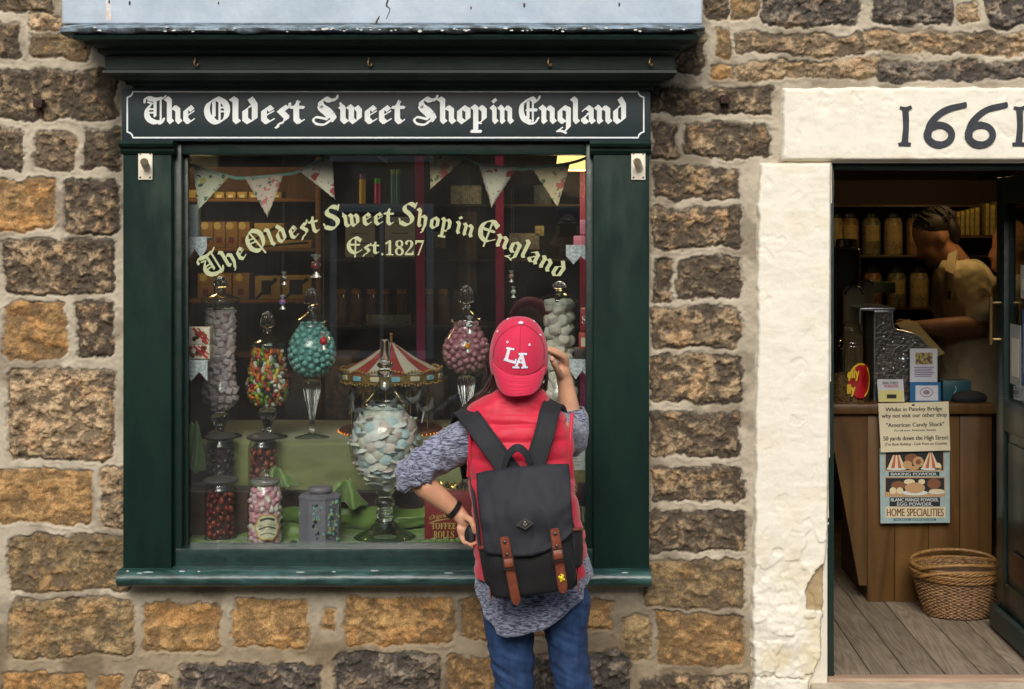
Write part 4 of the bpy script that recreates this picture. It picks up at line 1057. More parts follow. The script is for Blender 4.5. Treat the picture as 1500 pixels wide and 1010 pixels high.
# ---- round jar of pink balls
cx, y = 683, .42
bowl = [(20, 473), (21, 480), (28, 490), (35, 503), (36, 514), (34, 526), (27, 538), (16, 545), (6, 548)]
jar('footed_jar', 'round glass jar of dusty pink sugar balls left of the person in the red cap', cx, y, bowl,
    [(4, 450), (7, 455), (14, 461), (24, 467), (25, 471), (21, 474)], [(6, 547), (5, 550), (11, 553), (12, 562), (9, 580), (5, 600), (3.5, 620), (3.5, 628), (6, 632), (5, 634), (26, 637), (32, 639)], (418, 452, 10), flute_stem=10)
pb = mk('pink_ball_sweet', C(196, 132, 144), .55, var=.1, vscale=60)
mb = MB(); mb.ball((0, 0, 0), S(4.3, y), 2)
P = lp([(20, 474)] + bowl[1:], y)
pts = pack(P, WX(cx, y), y, S(4.4, y), S(8.2, y), 240, -180, 180, 13, 1.15)
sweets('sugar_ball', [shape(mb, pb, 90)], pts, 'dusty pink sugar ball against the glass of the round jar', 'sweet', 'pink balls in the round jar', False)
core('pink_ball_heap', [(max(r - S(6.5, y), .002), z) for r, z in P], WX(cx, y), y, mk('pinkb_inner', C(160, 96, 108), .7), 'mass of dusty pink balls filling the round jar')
# ---- big urn of flying saucers
cx, y = 564, .17
bowl = [(30, 594), (31, 600), (38, 608), (48, 618), (53, 632), (53, 648), (49, 668), (40, 690), (27, 706), (17, 714), (13, 717)]
root = jar('urn', 'large glass urn of pastel flying saucer sweets standing on the window floor', cx, y, bowl,
    [(9, 553), (10, 560), (15, 570), (24, 579), (35, 588), (36, 592), (33, 596), (31, 598)], [(14, 716), (13, 722), (9, 727), (14, 732), (15, 738), (10, 744), (13, 750), (11, 757), (14, 764), (24, 775), (40, 783), (44, 786)])
mb = MB(); mb.lathe(lp(smoothpts([(5, 497), (6.5, 499), (7, 510), (7.5, 528), (11, 532), (12, 536), (8, 540), (12, 545), (10, 552)], 3), y), WX(cx, y), y, 24)
mb.build('finial', SOLIDG, root, smooth=80)
r1 = S(9.2, y); mb = MB(); mb.lathe([(.0003, .0062), (r1 * .35, .0058), (r1 * .65, .0040), (r1 * .85, .0016), (r1, .0003), (r1, -.0003), (r1 * .85, -.0016), (r1 * .65, -.0040), (r1 * .35, -.0058), (.0003, -.0062)], 0, 0, 22)
fs_ = [('white', (232, 232, 226)), ('pale blue', (200, 222, 224)), ('pale pink', (230, 210, 202)), ('cream', (226, 222, 204))]
ms = [shape(mb, mk('saucer_' + n.replace(' ', '_'), C(*c), .75, var=.06, vscale=40, bump=.05, bscale=300), 50) for n, c in fs_]
P = lp([(31, 600)] + bowl[2:], y)
pts = pack(P, WX(cx, y), y, S(5, y), S(9.6, y), 260, -115, 115, 17, 1.5)
sweets('flying_saucer', [ms[0], ms[0], ms[0], ms[1], ms[2], ms[3]], pts, '', 'sweet', 'flying saucers in the glass urn', 'out', 5, ['%s flying saucer sweet against the glass of the urn' % c for c in ('white', 'white', 'white', 'pale blue', 'pale pink', 'cream')], center=(WX(cx, y), y))
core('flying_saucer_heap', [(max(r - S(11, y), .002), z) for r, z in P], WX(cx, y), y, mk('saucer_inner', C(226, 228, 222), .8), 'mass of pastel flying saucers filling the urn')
# ---- marshmallow jar
cx, y = 819, .42
bowl = [(25, 442), (25, 450), (25, 480), (25, 540), (24, 556), (27, 566), (30, 578), (29, 592), (20, 602), (8, 606)]
jar('footed_jar', 'tall cylindrical glass jar of white marshmallows at the right of the window', cx, y, bowl,
    [(4, 424), (7, 428), (16, 431), (27, 436), (30, 440), (27, 443), (25, 446)], [(8, 605), (6, 608), (11, 612), (9, 624), (5, 631), (26, 637), (30, 639)], (412, 426, 9), flute_stem=10)
mm = mk('marshmallow', C(226, 220, 208), .85, var=.05, vscale=30, sss=.1)
r1 = S(8.6, y); mb = MB(); mb.lathe([(.001, r1), (r1 * .8, r1), (r1 * .97, r1 * .86), (r1, r1 * .6), (r1, -r1 * .6), (r1 * .97, -r1 * .86), (r1 * .8, -r1), (.001, -r1)], 0, 0, 18)
P = lp([(25, 444)] + bowl[1:], y)
pts = pack(P, WX(cx, y), y, S(8.6, y), S(14, y), 90, -180, 180, 23, 1.32)
sweets('marshmallow', [shape(mb, mm, 60)], pts, 'white marshmallow against the glass of the right hand jar', 'sweet', 'marshmallows in the tall jar', True, 3)
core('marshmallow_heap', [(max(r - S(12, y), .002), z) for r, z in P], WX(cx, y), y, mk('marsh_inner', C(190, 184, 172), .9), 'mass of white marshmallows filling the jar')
# ---- small stoppered jar of pink and white beans with a paper label
cx, y = 388.5, .10
bowl = [(19, 708), (20, 712), (24, 720), (25.5, 730), (25.5, 760), (25.5, 788), (24, 794), (10, 796)]
root = jar('stoppered_jar', 'small stoppered jar of pink and white sugared beans with an oval paper label', cx, y, bowl)
mb = MB(); mb.lathe(lp(smoothpts([(8, 701), (18, 701), (21, 703), (21.5, 706), (20, 709), (18, 710)], 3), y), WX(cx, y), y, 32)
ld = mb.build('lid', mk('frosted_lid', (.86, .9, .88), .12, trans=.85), root, smooth=50)
mb = MB(); mb.ball(W(cx, 692.5, y), S(6.2, y), 3); mb.tube([W(cx, 697, y), W(cx, 702, y)], S(3, y), 10); mb.build('knob', SOLIDG, ld, smooth=80)
sc_ = [('pink', (222, 160, 172)), ('white', (232, 224, 212)), ('pale pink', (226, 190, 194))]
ms = [shape(bean(S(12, y), S(4.0, y), .1), mk('sugar_bean_' + n.replace(' ', '_'), C(*c), .35, var=.05, vscale=60), 80) for n, c in sc_]
P = lp([(20, 713)] + bowl[2:], y)
pts = pack(P, WX(cx, y), y, S(4.4, y), S(7.8, y), 200, -110, 110, 29, 1.35)
sweets('sugared_bean', ms, pts, '', 'sweet', 'sugared beans in the small jar', True, 9, ['%s sugared bean in the small stoppered jar' % c for c, _ in sc_])
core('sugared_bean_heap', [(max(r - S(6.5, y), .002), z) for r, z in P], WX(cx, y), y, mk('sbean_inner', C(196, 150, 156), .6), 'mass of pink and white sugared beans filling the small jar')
def cyl_map(cx, y, r):
    def f(u, v):
        a = (u - cx) / r; a = max(-1.4, min(1.4, a))
        return (WX(cx, y) + S(r, y) * math.sin(a), y - S(r, y) * math.cos(a), WZ(v, y))
    return f
f = cyl_map(cx, y, 25.9)
lab = [(397 + 19 * math.cos(t) * (1 + .07 * math.cos(8 * t)), 768 + 19.5 * math.sin(t) * (1 + .07 * math.cos(6 * t))) for t in [2 * PI * k / 40 for k in range(40)]]
lab2 = [(397 + (a - 397) * .88, 768 + (b - 768) * .88) for a, b in lab]
mb = MB(); mb.mapped([[ (397, 768), lab[k], lab[(k + 1) % 40]] for k in range(40)], f, .0003); lb = mb.build('paper_label', mk('label_gold', C(196, 160, 84), .6), root, smooth=None)
mb = MB(); mb.mapped([[ (397, 768), lab2[k], lab2[(k + 1) % 40]] for k in range(40)], f, .0009)
mb.mat(1); mb.mapped(ribbon([(386, 758), (397, 755), (408, 758)], 3.2, 3), f, .0014); mb.mapped(ribbon([(384, 771), (397, 767), (410, 771)], 1.4, 3) + ribbon([(386, 779), (397, 776), (408, 780)], 1.0, 3), f, .0014)
mb.build('label_print', [mk('label_cream', C(222, 214, 184), .7, vscale=120, col2=C(196, 196, 160), vlo=.5, vhi=.6), mk('label_ink', C(70, 74, 64), .7)], lb, smooth=None)
# ---- plain dark jars half hidden by the reflection
def dark_jar(cx, y, r, top, bot, cols, label, seed):
    bowl = [(r * .82, top + 9), (r * .85, top + 13), (r, top + 20), (r, top + 30), (r, bot - 6), (r * .95, bot), (4, bot + 1)]
    short = label.split(',')[0].split(' of ')[0] + (' behind the stoppered jar' if cx > 350 else ' at the far left')
    rt = jar('lidded_jar', label, cx, y, bowl, group='dark lidded jars at the left of the window')
    mb = MB(); mb.lathe(lp(smoothpts([(2.5, top - 6), (3.5, top - 4), (1.6, top), (r * .6, top + 1), (r * 1.08, top + 5), (r * 1.1, top + 8), (r * .86, top + 11)], 3), y), WX(cx, y), y, 32)
    mb.build('lid', mk('dark_jar_lid', C(74, 72, 70), .4, coat=.3), rt)
    P = lp([(r, top + 26), (r, top + 40), (r, bot)], y)
    pts = pack(P, WX(cx, y), y, S(5, y), S(8.5, y), 90, -110, 110, seed, 1.2)
    ms = []
    for k, (n, c) in enumerate(cols):
        mb = MB(); mb.ball((0, 0, 0), S(5.6, y), 2, (1, .8, .6)); ms.append(shape(mb, mk('gum_%s' % n, C(*c), .3, var=.2, vscale=80), 60))
    sweets('fruit_gum' if len(cols) > 1 else 'liquorice', ms, pts, '', 'sweet', 'sweets in the %s' % short, True, seed, ['%s sweet in the %s' % (n, short) for n, c in cols])
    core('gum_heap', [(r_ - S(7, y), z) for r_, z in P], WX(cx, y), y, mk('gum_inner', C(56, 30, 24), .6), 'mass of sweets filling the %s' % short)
dark_jar(323, .17, 23, 697, 788, [('orange red', (150, 62, 40)), ('dark red', (110, 34, 34)), ('brown red', (120, 56, 34))], 'lower dark jar of red gums at the left, standing on the window floor', 31)
dark_jar(323, .27, 21, 633, 712, [('black', (34, 32, 36))], 'upper dark jar of black liquorice at the left, behind the red gums', 37)
dark_jar(385, .27, 21, 634, 712, [('amber', (146, 74, 46)), ('deep red', (104, 40, 36))], 'dark lidded jar of amber and red gums behind the small stoppered jar', 41)
# ================================================================ DISPLAY STAGE AND CLOTHS
Z0 = WZ(797, .045); Z1 = WZ(640, .42); Z2 = WZ(713, .27)
DW = mk('display_wood', C(70, 50, 36), .6, var=.3, vscale=12)
mb = MB(); mb.box(WX(268, .05), WX(866, .05), .037, .95, .72, Z0 - .012); tag(mb.build('display_platform', DW, smooth=None), 'brown wooden floor of the window display under the green cloth', 'platform')
mb = MB(); mb.box(-1.33, .10, .345, .92, Z0 - .01, Z1 - .008); tag(mb.build('display_step', DW, smooth=None), 'high wooden step at the back of the display under the olive cloth', 'platform')
mb = MB(); mb.box(-1.33, -1.02, .215, .33, Z0 - .01, Z2 - .006, .004); tag(mb.build('display_block', DW, smooth=None), 'low wooden block carrying two dark jars at the left of the display', 'platform')
mb = MB(); mb.box(-1.28, .08, .300, .338, WZ(746, .30), WZ(720, .30), .003); tag(mb.build('display_rail', mk('dark_brown_rail', C(58, 38, 34), .5, var=.2, vscale=20), smooth=None), 'dark brown board across the front of the step above the green cloth', 'board')
CLOTH = mk('olive_cloth', C(128, 132, 78), .6, vscale=5, col2=C(112, 114, 72), vlo=.4, vhi=.6, bump=.12, bscale=300, sheen=.3)
SATIN = mk('green_satin', C(112, 142, 64), .42, vscale=4, col2=C(88, 116, 50), vlo=.35, vhi=.65, sheen=.4)
def sheet(name, fn, nu, nv, mat, label, thick=.002):
    us = np.linspace(0, 1, nu); vs = np.linspace(0, 1, nv)
    V = [fn(u, v) for v in vs for u in us]
    F = [(j * nu + i, j * nu + i + 1, (j + 1) * nu + i + 1, (j + 1) * nu + i) for j in range(nv - 1) for i in range(nu - 1)]
    mb = MB(); mb.add(V, F)
    o = mb.build(name, mat, smooth=80)
    m = o.modifiers.new('t', 'SOLIDIFY'); m.thickness = thick
    return tag(o, label, 'cloth')
def n1(x, y, s=0): return float(fbm(np.array([x]), np.array([y]), 1.0, 3, s)[0]) - .5
def fstep(u, v):
    x = -1.335 + u * 1.44
    if v < .5:
        t = v / .5; return (x, .93 - t * .59, Z1 - .002 + n1(x * 6, t * 3, 3) * .010 - .003)
    t = (v - .5) / .5; z = Z1 - .004 - t * (Z1 - WZ(722, .33))
    return (x, .338 - .008 * math.sin(PI * t) + n1(x * 5, t * 1.5, 7) * .03 * t - (1 - abs(n1(x * 4 + t * 1.5, t * 2 - x * 2, 47)) * 5) * .006 * t, z + n1(x * 9, 2, 5) * .01)
sheet('step_cloth', fstep, 120, 40, CLOTH, 'olive cloth draped over the high step behind the jars')
def ffloor(u, v):
    x = -1.30 + u * 1.40; yy = .045 + v * .27
    w = n1(x * 7 + yy * 9, yy * 16 - x * 3, 11); w2 = n1(x * 15, yy * 26, 15)
    hgt = max(0, w + .05) * .15 * (1 - .4 * abs(2 * v - 1)) + max(0, w2) * .05 + (1 - abs(n1(x * 9 - yy * 6, yy * 12 + x * 4, 41)) * 5) * .006
    for jx, jy, jr in ((-1.02, .10, .08), (-.83, .10, .09), (-.63, .17, .15), (-1.2, .17, .08), (-.35, .10, .11)):
        d = math.hypot(x - jx, yy - jy); hgt *= min(1, max(0, (d - jr * .8) / (jr * .6)))
    return (x, yy, Z0 - .006 + hgt)
sheet('floor_cloth', ffloor, 160, 44, SATIN, 'crumpled bright green satin cloth on the window floor under the jars')
def fback(u, v):
    x = -1.30 + u * 1.38
    return (x, .295 - .02 * math.sin(PI * v) + n1(x * 9, v * 1.2, 19) * .05 - (1 - abs(n1(x * 14 + v * 2, v * 2.2 - x * 3, 43)) * 4) * .008, WZ(741, .295) - v * (WZ(741, .295) - Z0) + n1(x * 6, v, 23) * .02)
sheet('hanging_cloth', fback, 110, 16, SATIN, 'green satin cloth hanging below the dark brown board')
for k, (px, py, w, h) in enumerate(((287, 655, 22, 70), (505, 722, 34, 36), (405, 700, 26, 30))):
    def fk(u, v, px=px, py=py, w=w, h=h, k=k):
        a = (u - .5) * 2
        return (WX(px, .25) + a * S(w, .25) * (.25 + .75 * v) + .02 * v * (k - 1), .24 + .03 * math.cos(a * 5 + v) * v, WZ(py - h / 2 + h * v, .25) + n1(a * 2 + k * 7, v * 2, 31) * .03)
    sheet('cloth_fold', fk, 30, 20, SATIN, ['green satin fold rising beside the upper left jar', 'stiff green satin fold pointing up behind the grey tin', 'green satin fold behind the small stoppered jar'][k])
# grey-lilac octagonal tin
cx, y = 469, .105
root = empty('octagonal_tin', W(cx, 796, y), 'octagonal lilac grey tin with painted green figures and a screw lid', 'tin')
a8 = [PI / 8 + PI / 4 * k for k in range(8)]
def octa(r, z): return [(WX(cx, y) + r * math.cos(a), y + r * math.sin(a), z) for a in a8]
R8 = S(31.2, y); mb = MB(); mb.loft([octa(R8, WZ(796, y)), octa(R8, WZ(729, y)), octa(R8 * 1.03, WZ(728, y)), octa(R8 * 1.03, WZ(725.5, y)), octa(R8 * .8, WZ(723, y))])
mb.build('body', mk('lilac_tin', C(124, 122, 134), .4, var=.08, vscale=20), root, smooth=20)
mb = MB(); mb.lathe(lp([(15, 725), (15, 719), (18, 719), (18, 715), (17, 713), (2, 712.6)], y), WX(cx, y), y, 36, flute=lambda i, t: 1 + (.02 * math.cos(36 * t) if i < 2 else 0)); mb.build('lid', mk('tin_lid', C(118, 112, 122), .4), root)
rr = random.Random(3)
mb = MB(); yf = y - R8 * math.cos(PI / 8)
for cxx, n in ((449, 40), (488, 44), (463, 34)):
    for k in range(n):
        u = cxx + rr.gauss(0, 4.2); v = rr.uniform(734, 792); r = rr.uniform(.9, 2.6)
        mb.cm = rr.choice([0, 0, 1, 2])
        yy = yf + (0 if abs(u - cx) < 12 else (abs(u - cx) - 12) * S(1, y) * .9)
        mb.mapped([[(u + r * math.cos(t) * rr.uniform(.6, 1.2), v + r * 1.2 * math.sin(t)) for t in [2 * PI * j / 6 for j in range(6)]]], lambda a, b: W(a, b, yy), .0006)
mb.build('painted_figure', [mk('tin_teal', C(120, 176, 160), .5), mk('tin_olive', C(150, 150, 80), .5), mk('tin_dark', C(52, 58, 60), .5)], root, smooth=None)
# red toffee box
cx, y = 656, .10
root = empty('toffee_box', W(cx, 796, y), 'dark red toffee rolls box with gold lettering beside the left hand', 'box')
mb = MB(); mb.box(WX(622, y), WX(694, y), y, y + .06, WZ(796, y), WZ(722, y), .003); bx = mb.build('carton', mk('toffee_red', C(128, 34, 38), .45, var=.1, vscale=30), root)
mb = MB(); text_into(mb, serif('TOFFEE'), 632, 766, 668, 775.5, y, .0008); text_into(mb, serif('ROLLS'), 635, 778, 665, 788.5, y, .0008)
v, f_ = text_mesh('Originals'); mn, mx = v.min(0), v.max(0); u = (v - mn) / (mx - mn)
mb.add([W(627 + 30 * a + 4 * b, 768 - 4 - 9 * b - 5 * a, y) + Vector((0, -.0008, 0)) for a, b in u], f_)
mb.mapped(ribbon([(628, 767), (640, 763), (658, 760)], [.6, 1.4, .6], 4), lambda a, b: W(a, b, y), .0008)
mb.build('lettering', mk('toffee_gold', C(196, 178, 96), .45), bx, smooth=None)
mb = MB()
for k in range(7): mb.ball(W(626 + k * 9, 794 - (k % 2) * 2, y - .012), S(5.5, y), 2, (1, .5, .8))
tag(mb.build('cloth_ruffle', SATIN, smooth=80), 'row of yellow green satin ruffles in front of the toffee box', 'cloth')
# tray of gold wrapped sweets
cx, y = 668, .25
root = empty('sweet_tray', W(cx, 745, y), 'brown wicker tray heaped with gold wrapped sweets', 'tray')
mb = MB(); mb.box(WX(630, y), WX(712, y), y - .02, y + .07, WZ(748, y), WZ(727, y), .006); mb.build('tray', mk('wicker_dark', C(74, 54, 40), .7, var=.4, vscale=120, bump=.6, bscale=160), root)
mb = MB(); mb.ball((0, 0, 0), S(4.2, y), 1, (1.3, .8, .7)); gme = [shape(mb, mk('gold_foil', C(206, 176, 96), .25, .85)), None]
mb = MB(); mb.ball((0, 0, 0), S(4.0, y), 1, (1.2, .8, .7)); gme[1] = shape(mb, mk('dark_foil', C(60, 58, 44), .3, .6))
rr = random.Random(8)
pts = [W(rr.uniform(640, 702), rr.uniform(709, 727), y + rr.uniform(-.015, .04)) for k in range(80)]
sweets('wrapped_sweet', gme, pts, '', 'sweet', 'foil wrapped sweets heaped on the tray', True, 2, ['gold foil wrapped sweet on the wicker tray', 'dark foil wrapped sweet on the wicker tray'])
# carousel
cx, y = 573, .62
X0 = WX(cx, y); root = empty('toy_carousel', (X0, y, Z1), 'toy carousel with red and white striped canopy and tiny gold trim', 'toy')
zr, zt = WZ(543, y), WZ(502, y); Rr = S(74, y)
mb = MB(); n = 16
for k in range(n):
    mb.cm = k % 2
    for j in range(3):
        a, b = 2 * PI * (k + j / 3) / n, 2 * PI * (k + (j + 1) / 3) / n
        mb.add([(X0 + .008 * math.cos(a), y + .008 * math.sin(a), zt), (X0 + Rr * .5 * math.cos(a), y + Rr * .5 * math.sin(a), zr + (zt - zr) * .44), (X0 + Rr * .5 * math.cos(b), y + Rr * .5 * math.sin(b), zr + (zt - zr) * .44), (X0 + .008 * math.cos(b), y + .008 * math.sin(b), zt)], [(0, 1, 2, 3)])
        mb.add([(X0 + Rr * .5 * math.cos(a), y + Rr * .5 * math.sin(a), zr + (zt - zr) * .44), (X0 + Rr * math.cos(a), y + Rr * math.sin(a), zr), (X0 + Rr * math.cos(b), y + Rr * math.sin(b), zr), (X0 + Rr * .5 * math.cos(b), y + Rr * .5 * math.sin(b), zr + (zt - zr) * .44)], [(0, 1, 2, 3)])
cp = mb.build('canopy', [mk('carousel_red', C(146, 50, 48), .5), mk('carousel_white', C(182, 180, 166), .5)], root, smooth=None)
GOLDT = mk('gold_trim', C(176, 142, 78), .35, .6, var=.3, vscale=90)
mb = MB()
for k in range(96):
    a = 2 * PI * k / 96; p = (X0 + Rr * 1.0 * math.cos(a), y + Rr * 1.0 * math.sin(a))
    mb.ball((p[0], p[1], zr + .004 + .008 * abs(math.sin(k * PI / 6))), .0055, 1); mb.ball((p[0] * 1, p[1], zr - .034 - .006 * abs(math.sin(k * PI / 4))), .005, 1)
mb.lathe([(Rr * .99, zr), (Rr * .99, zr - .034)], X0, y, 64, cap=False)
mb.build('scalloped_trim', GOLDT, cp, smooth=60)
mb = MB()
for k in range(16):
    a = 2 * PI * (k + .5) / 16
    M = Matrix.Translation((X0 + Rr * 1.0 * math.cos(a), y + Rr * 1.0 * math.sin(a), zr - .016)) @ Matrix.Rotation(a, 4, 'Z')
    mb.cm = k % 2; mb.box(-.003, .004, -.018, .018, -.009, .009, .002, 1, M)
mb.build('panel', [mk('trim_blue', C(130, 180, 196), .4), mk('trim_ivory', C(206, 196, 170), .4)], cp)
mb = MB(); mb.tube([(X0, y, zt - .01), (X0, y, zt + .03)], .005, 8); mb.ball((X0, y, zt + .03), .007, 2); mb.build('finial', GOLDT, cp)
mb = MB(); mb.lathe(lp([(74, 640), (76, 636), (76, 629), (73, 626), (2, 625)], y), X0, y, 64); mb.build('base', mk('carousel_base', C(86, 40, 30), .4), root)
mb = MB(); mb.lathe(lp([(10, 626), (16, 600), (16, 560), (12, 548)], y), X0, y, 16); mb.build('centre_drum', mk('drum_brown', C(84, 66, 46), .5, var=.3, vscale=50), root)
hm = mk('horse_paint', C(104, 104, 106), .4, coat=.2)
for k in range(10):
    a = 2 * PI * k / 10 + .3; p = Vector((X0 + Rr * .78 * math.cos(a), y + Rr * .78 * math.sin(a), 0)); tz = WZ(627, y)
    mb = MB(); mb.tube([(p.x, p.y, tz), (p.x, p.y, zr)], .0022, 6); mb.build('pole', GOLDT, root)
    T = Vector((-math.sin(a), math.cos(a), 0)); zz = tz + .075 + .02 * (k % 3)
    mb = MB(); b = Vector((p.x, p.y, zz))
    mb.tube([b - T * .035, b - T * .02, b + T * .01, b + T * .026 + Vector((0, 0, .006)), b + T * .038 + Vector((0, 0, .03)), b + T * .044 + Vector((0, 0, .042))], [.009, .014, .013, .013, .008, .006], 8)
    mb.tube([b + T * .04 + Vector((0, 0, .042)), b + T * .064 + Vector((0, 0, .030))], [.007, .004], 8)
    for s1, s2 in ((-.028, -.05), (-.02, -.012), (.022, .05), (.026, .03)):
        mb.tube([b + T * s1, b + T * (s1 * .5 + s2 * .5) + Vector((0, 0, -.024)), b + T * s2 + Vector((0, 0, -.044))], [.006, .0045, .003], 6)
    mb.build('horse', hm, root)
mb = MB()
for k in range(60):
    a = 2 * PI * k / 60; mb.ball((X0 + Rr * 1.03 * math.cos(a), y + Rr * 1.03 * math.sin(a), WZ(630, y)), .003, 1)
mb.build('lights', mk('amber_bulb', C(230, 140, 40), .4, emit=C(255, 140, 30), estr=1.2), root)
# nut boxes, lace shelves at both sides of the window
LACE = mk('white_lace', C(214, 220, 226), .85, vscale=140, col2=C(170, 178, 186), vlo=.42, vhi=.55)
def lace_shelf(px0, px1, py, y, drop, label, teeth):
    root = empty('lace_shelf', W((px0 + px1) / 2, py, y), label, 'shelf')
    mb = MB(); mb.box(WX(px0, y), WX(px1, y), y - .035, y + .06, WZ(py + 4, y), WZ(py, y), .002); mb.build('board', mk('shelf_glassy', C(150, 160, 160), .3), root)
    n = 24; poly = [(WX(px0, y), WZ(py - 1, y))]
    low = []
    for k in range(n + 1):
        t = k / n; tri = abs(((t * teeth) % 1) - .5) * 2
        low.append((WX(px0 + (px1 - px0) * t, y), WZ(py + drop * (.55 + .45 * (1 - tri)), y)))
    mb = MB()
    for k in range(n):
        a, b = low[k], low[k + 1]
        mb.prism([(a[0], WZ(py - 1, y)), a, b, (b[0], WZ(py - 1, y))], y - .040, y - .0375)
    mb.build('lace_edge', LACE, root, smooth=None)
lace_shelf(272, 307, 348, .13, 30, 'small shelf with white lace edging at the upper left of the window', 2)
lace_shelf(272, 308, 527, .13, 30, 'small shelf with white lace edging under the nut boxes at the left', 1.5)
lace_shelf(829, 862, 360, .13, 27, 'small shelf with white lace edging at the upper right of the window', 1.5)
lace_shelf(834, 862, 526, .13, 28, 'small shelf with white lace edging at the lower right of the window', 1.5)
nut = mk('nut_carton', C(226, 214, 196), .5)
for k, (a, b) in enumerate(((480, 505), (505.6, 526))):
    y = .115; root = empty('nut_box', W(290, b, y), ('upper' if k == 0 else 'lower') + ' white box printed with nuts and red bands on the left lace shelf', 'box', 'nut boxes on the lace shelf')
    mb = MB(); mb.box(WX(272, y), WX(307, y), y, y + .05, WZ(b, y), WZ(a, y), .002); bx = mb.build('carton', nut, root)
    mb = MB(); rr = random.Random(k)
    for j in range(11):
        u, v = rr.uniform(277, 303), rr.uniform(a + 4, b - 4)
        mb.mapped([[(u + 3 * math.cos(t), v + 3.6 * math.sin(t)) for t in [2 * PI * q / 10 for q in range(10)]]], lambda p, q: W(p, q, y), .0005)
    mb.mat(1); mb.mapped(ribbon([(283, a + 1), (304, b - 1)], 3.4) + ribbon([(290, a + 1), (306, b - 6)], 2), lambda p, q: W(p, q, y), .0012)
    mb.build('print', [mk('nut_brown', C(128, 74, 40), .5), mk('nut_red', C(190, 44, 50), .5)], bx, smooth=None)
y = .12
for (a, b, c, d, col, nm, lb) in ((849.5, 866, 322, 343, (220, 130, 150), 'small_carton', 'tall pink carton standing on the upper right lace shelf'), (840, 866, 346, 360, (214, 120, 140), 'small_carton', 'small square pink carton on the upper right lace shelf'),
        (850, 866, 452, 486, (150, 30, 40), 'tall_tin', 'dark red tin marked with a white S at the right edge of the window'), (848, 866, 488, 512, (176, 48, 44), 'tall_tin', 'red tin with a cream label at the right edge of the window'), (841, 862, 510, 526, (58, 48, 44), 'sweet_tin', 'small dark tin with a gold top on the lower right lace shelf'),
        (272, 290, 300, 347, (150, 160, 164), 'sweet_carton', 'grey checked carton leaning on the upper left lace shelf')):
    mb = MB(); mb.box(WX(a, y), WX(b, y), y, y + .04, WZ(d, y), WZ(c, y), .002)
    r = mb.build(nm, mk('carton_%d_%d' % (a, c), C(*col), .45, var=.1, vscale=60))
    tag(r, lb, 'carton' if 'carton' in nm else 'tin')
    if c == 452:
        mb = MB(); text_into(mb, serif('S'), 852.5, 463, 859, 474, y); mb.build('lettering', WHITEP, r, smooth=None)
    if c == 488:
        mb = MB(); mb.box(WX(851, y), WX(862, y), y - .001, y, WZ(508, y), WZ(495, y)); mb.build('label', mk('cream_paper', C(214, 204, 176), .7), r, smooth=None)
# notice and fan low at the right
y = .06
root = empty('notice', W(844, 690, y), 'white paper notice hanging inside the glass right of the backpack', 'notice')
mb = MB(); mb.box(WX(828, y), WX(857, y), y, y + .002, WZ(689, y), WZ(640, y)); pp = mb.build('paper', mk('notice_paper', C(206, 214, 216), .7), root, smooth=None)
mb = MB(); mb.box(WX(830, y), WX(855, y), y - .0008, y, WZ(657, y), WZ(646, y)); mb.mat(1)
for k in range(5): mb.box(WX(838, y), WX(853 - (k % 3) * 3, y), y - .0008, y, WZ(664 + k * 4.6, y), WZ(662.4 + k * 4.6, y))
mb.build('print', [mk('notice_photo', C(120, 134, 140), .6, vscale=300, col2=C(60, 70, 70), vlo=.45, vhi=.55), mk('notice_ink', C(170, 150, 170), .7, vscale=400, col2=C(150, 190, 110), vlo=.45, vhi=.55)], pp, smooth=None)
root = empty('paper_fan', W(862, 742, .10), 'open striped paper fan standing behind the backpack', 'fan')
mb = MB()
for k in range(40):
    a = PI * .18 + PI * 1.64 * k / 40; b = PI * .18 + PI * 1.64 * (k + .55) / 40
    mb.cm = k % 3 if k % 3 < 2 else 0
    mb.mapped([[(853 + 9 * math.sin(-a), 725 - 9 * math.cos(a)), (853 + 40 * math.sin(-a), 725 - 40 * math.cos(a)), (853 + 40 * math.sin(-b), 725 - 40 * math.cos(b)), (853 + 9 * math.sin(-b), 725 - 9 * math.cos(b))]], lambda p, q: W(p, q, .10), .001)
mb.build('blade', [mk('fan_ivory', C(196, 190, 170), .6), mk('fan_brown', C(140, 90, 56), .6)], root, smooth=None)
mb = MB(); mb.box(WX(846, .095), WX(862, .095), .095, .12, WZ(742, .095), WZ(708, .095), .003); mb.build('card', mk('fan_card', C(28, 40, 40), .5), root)
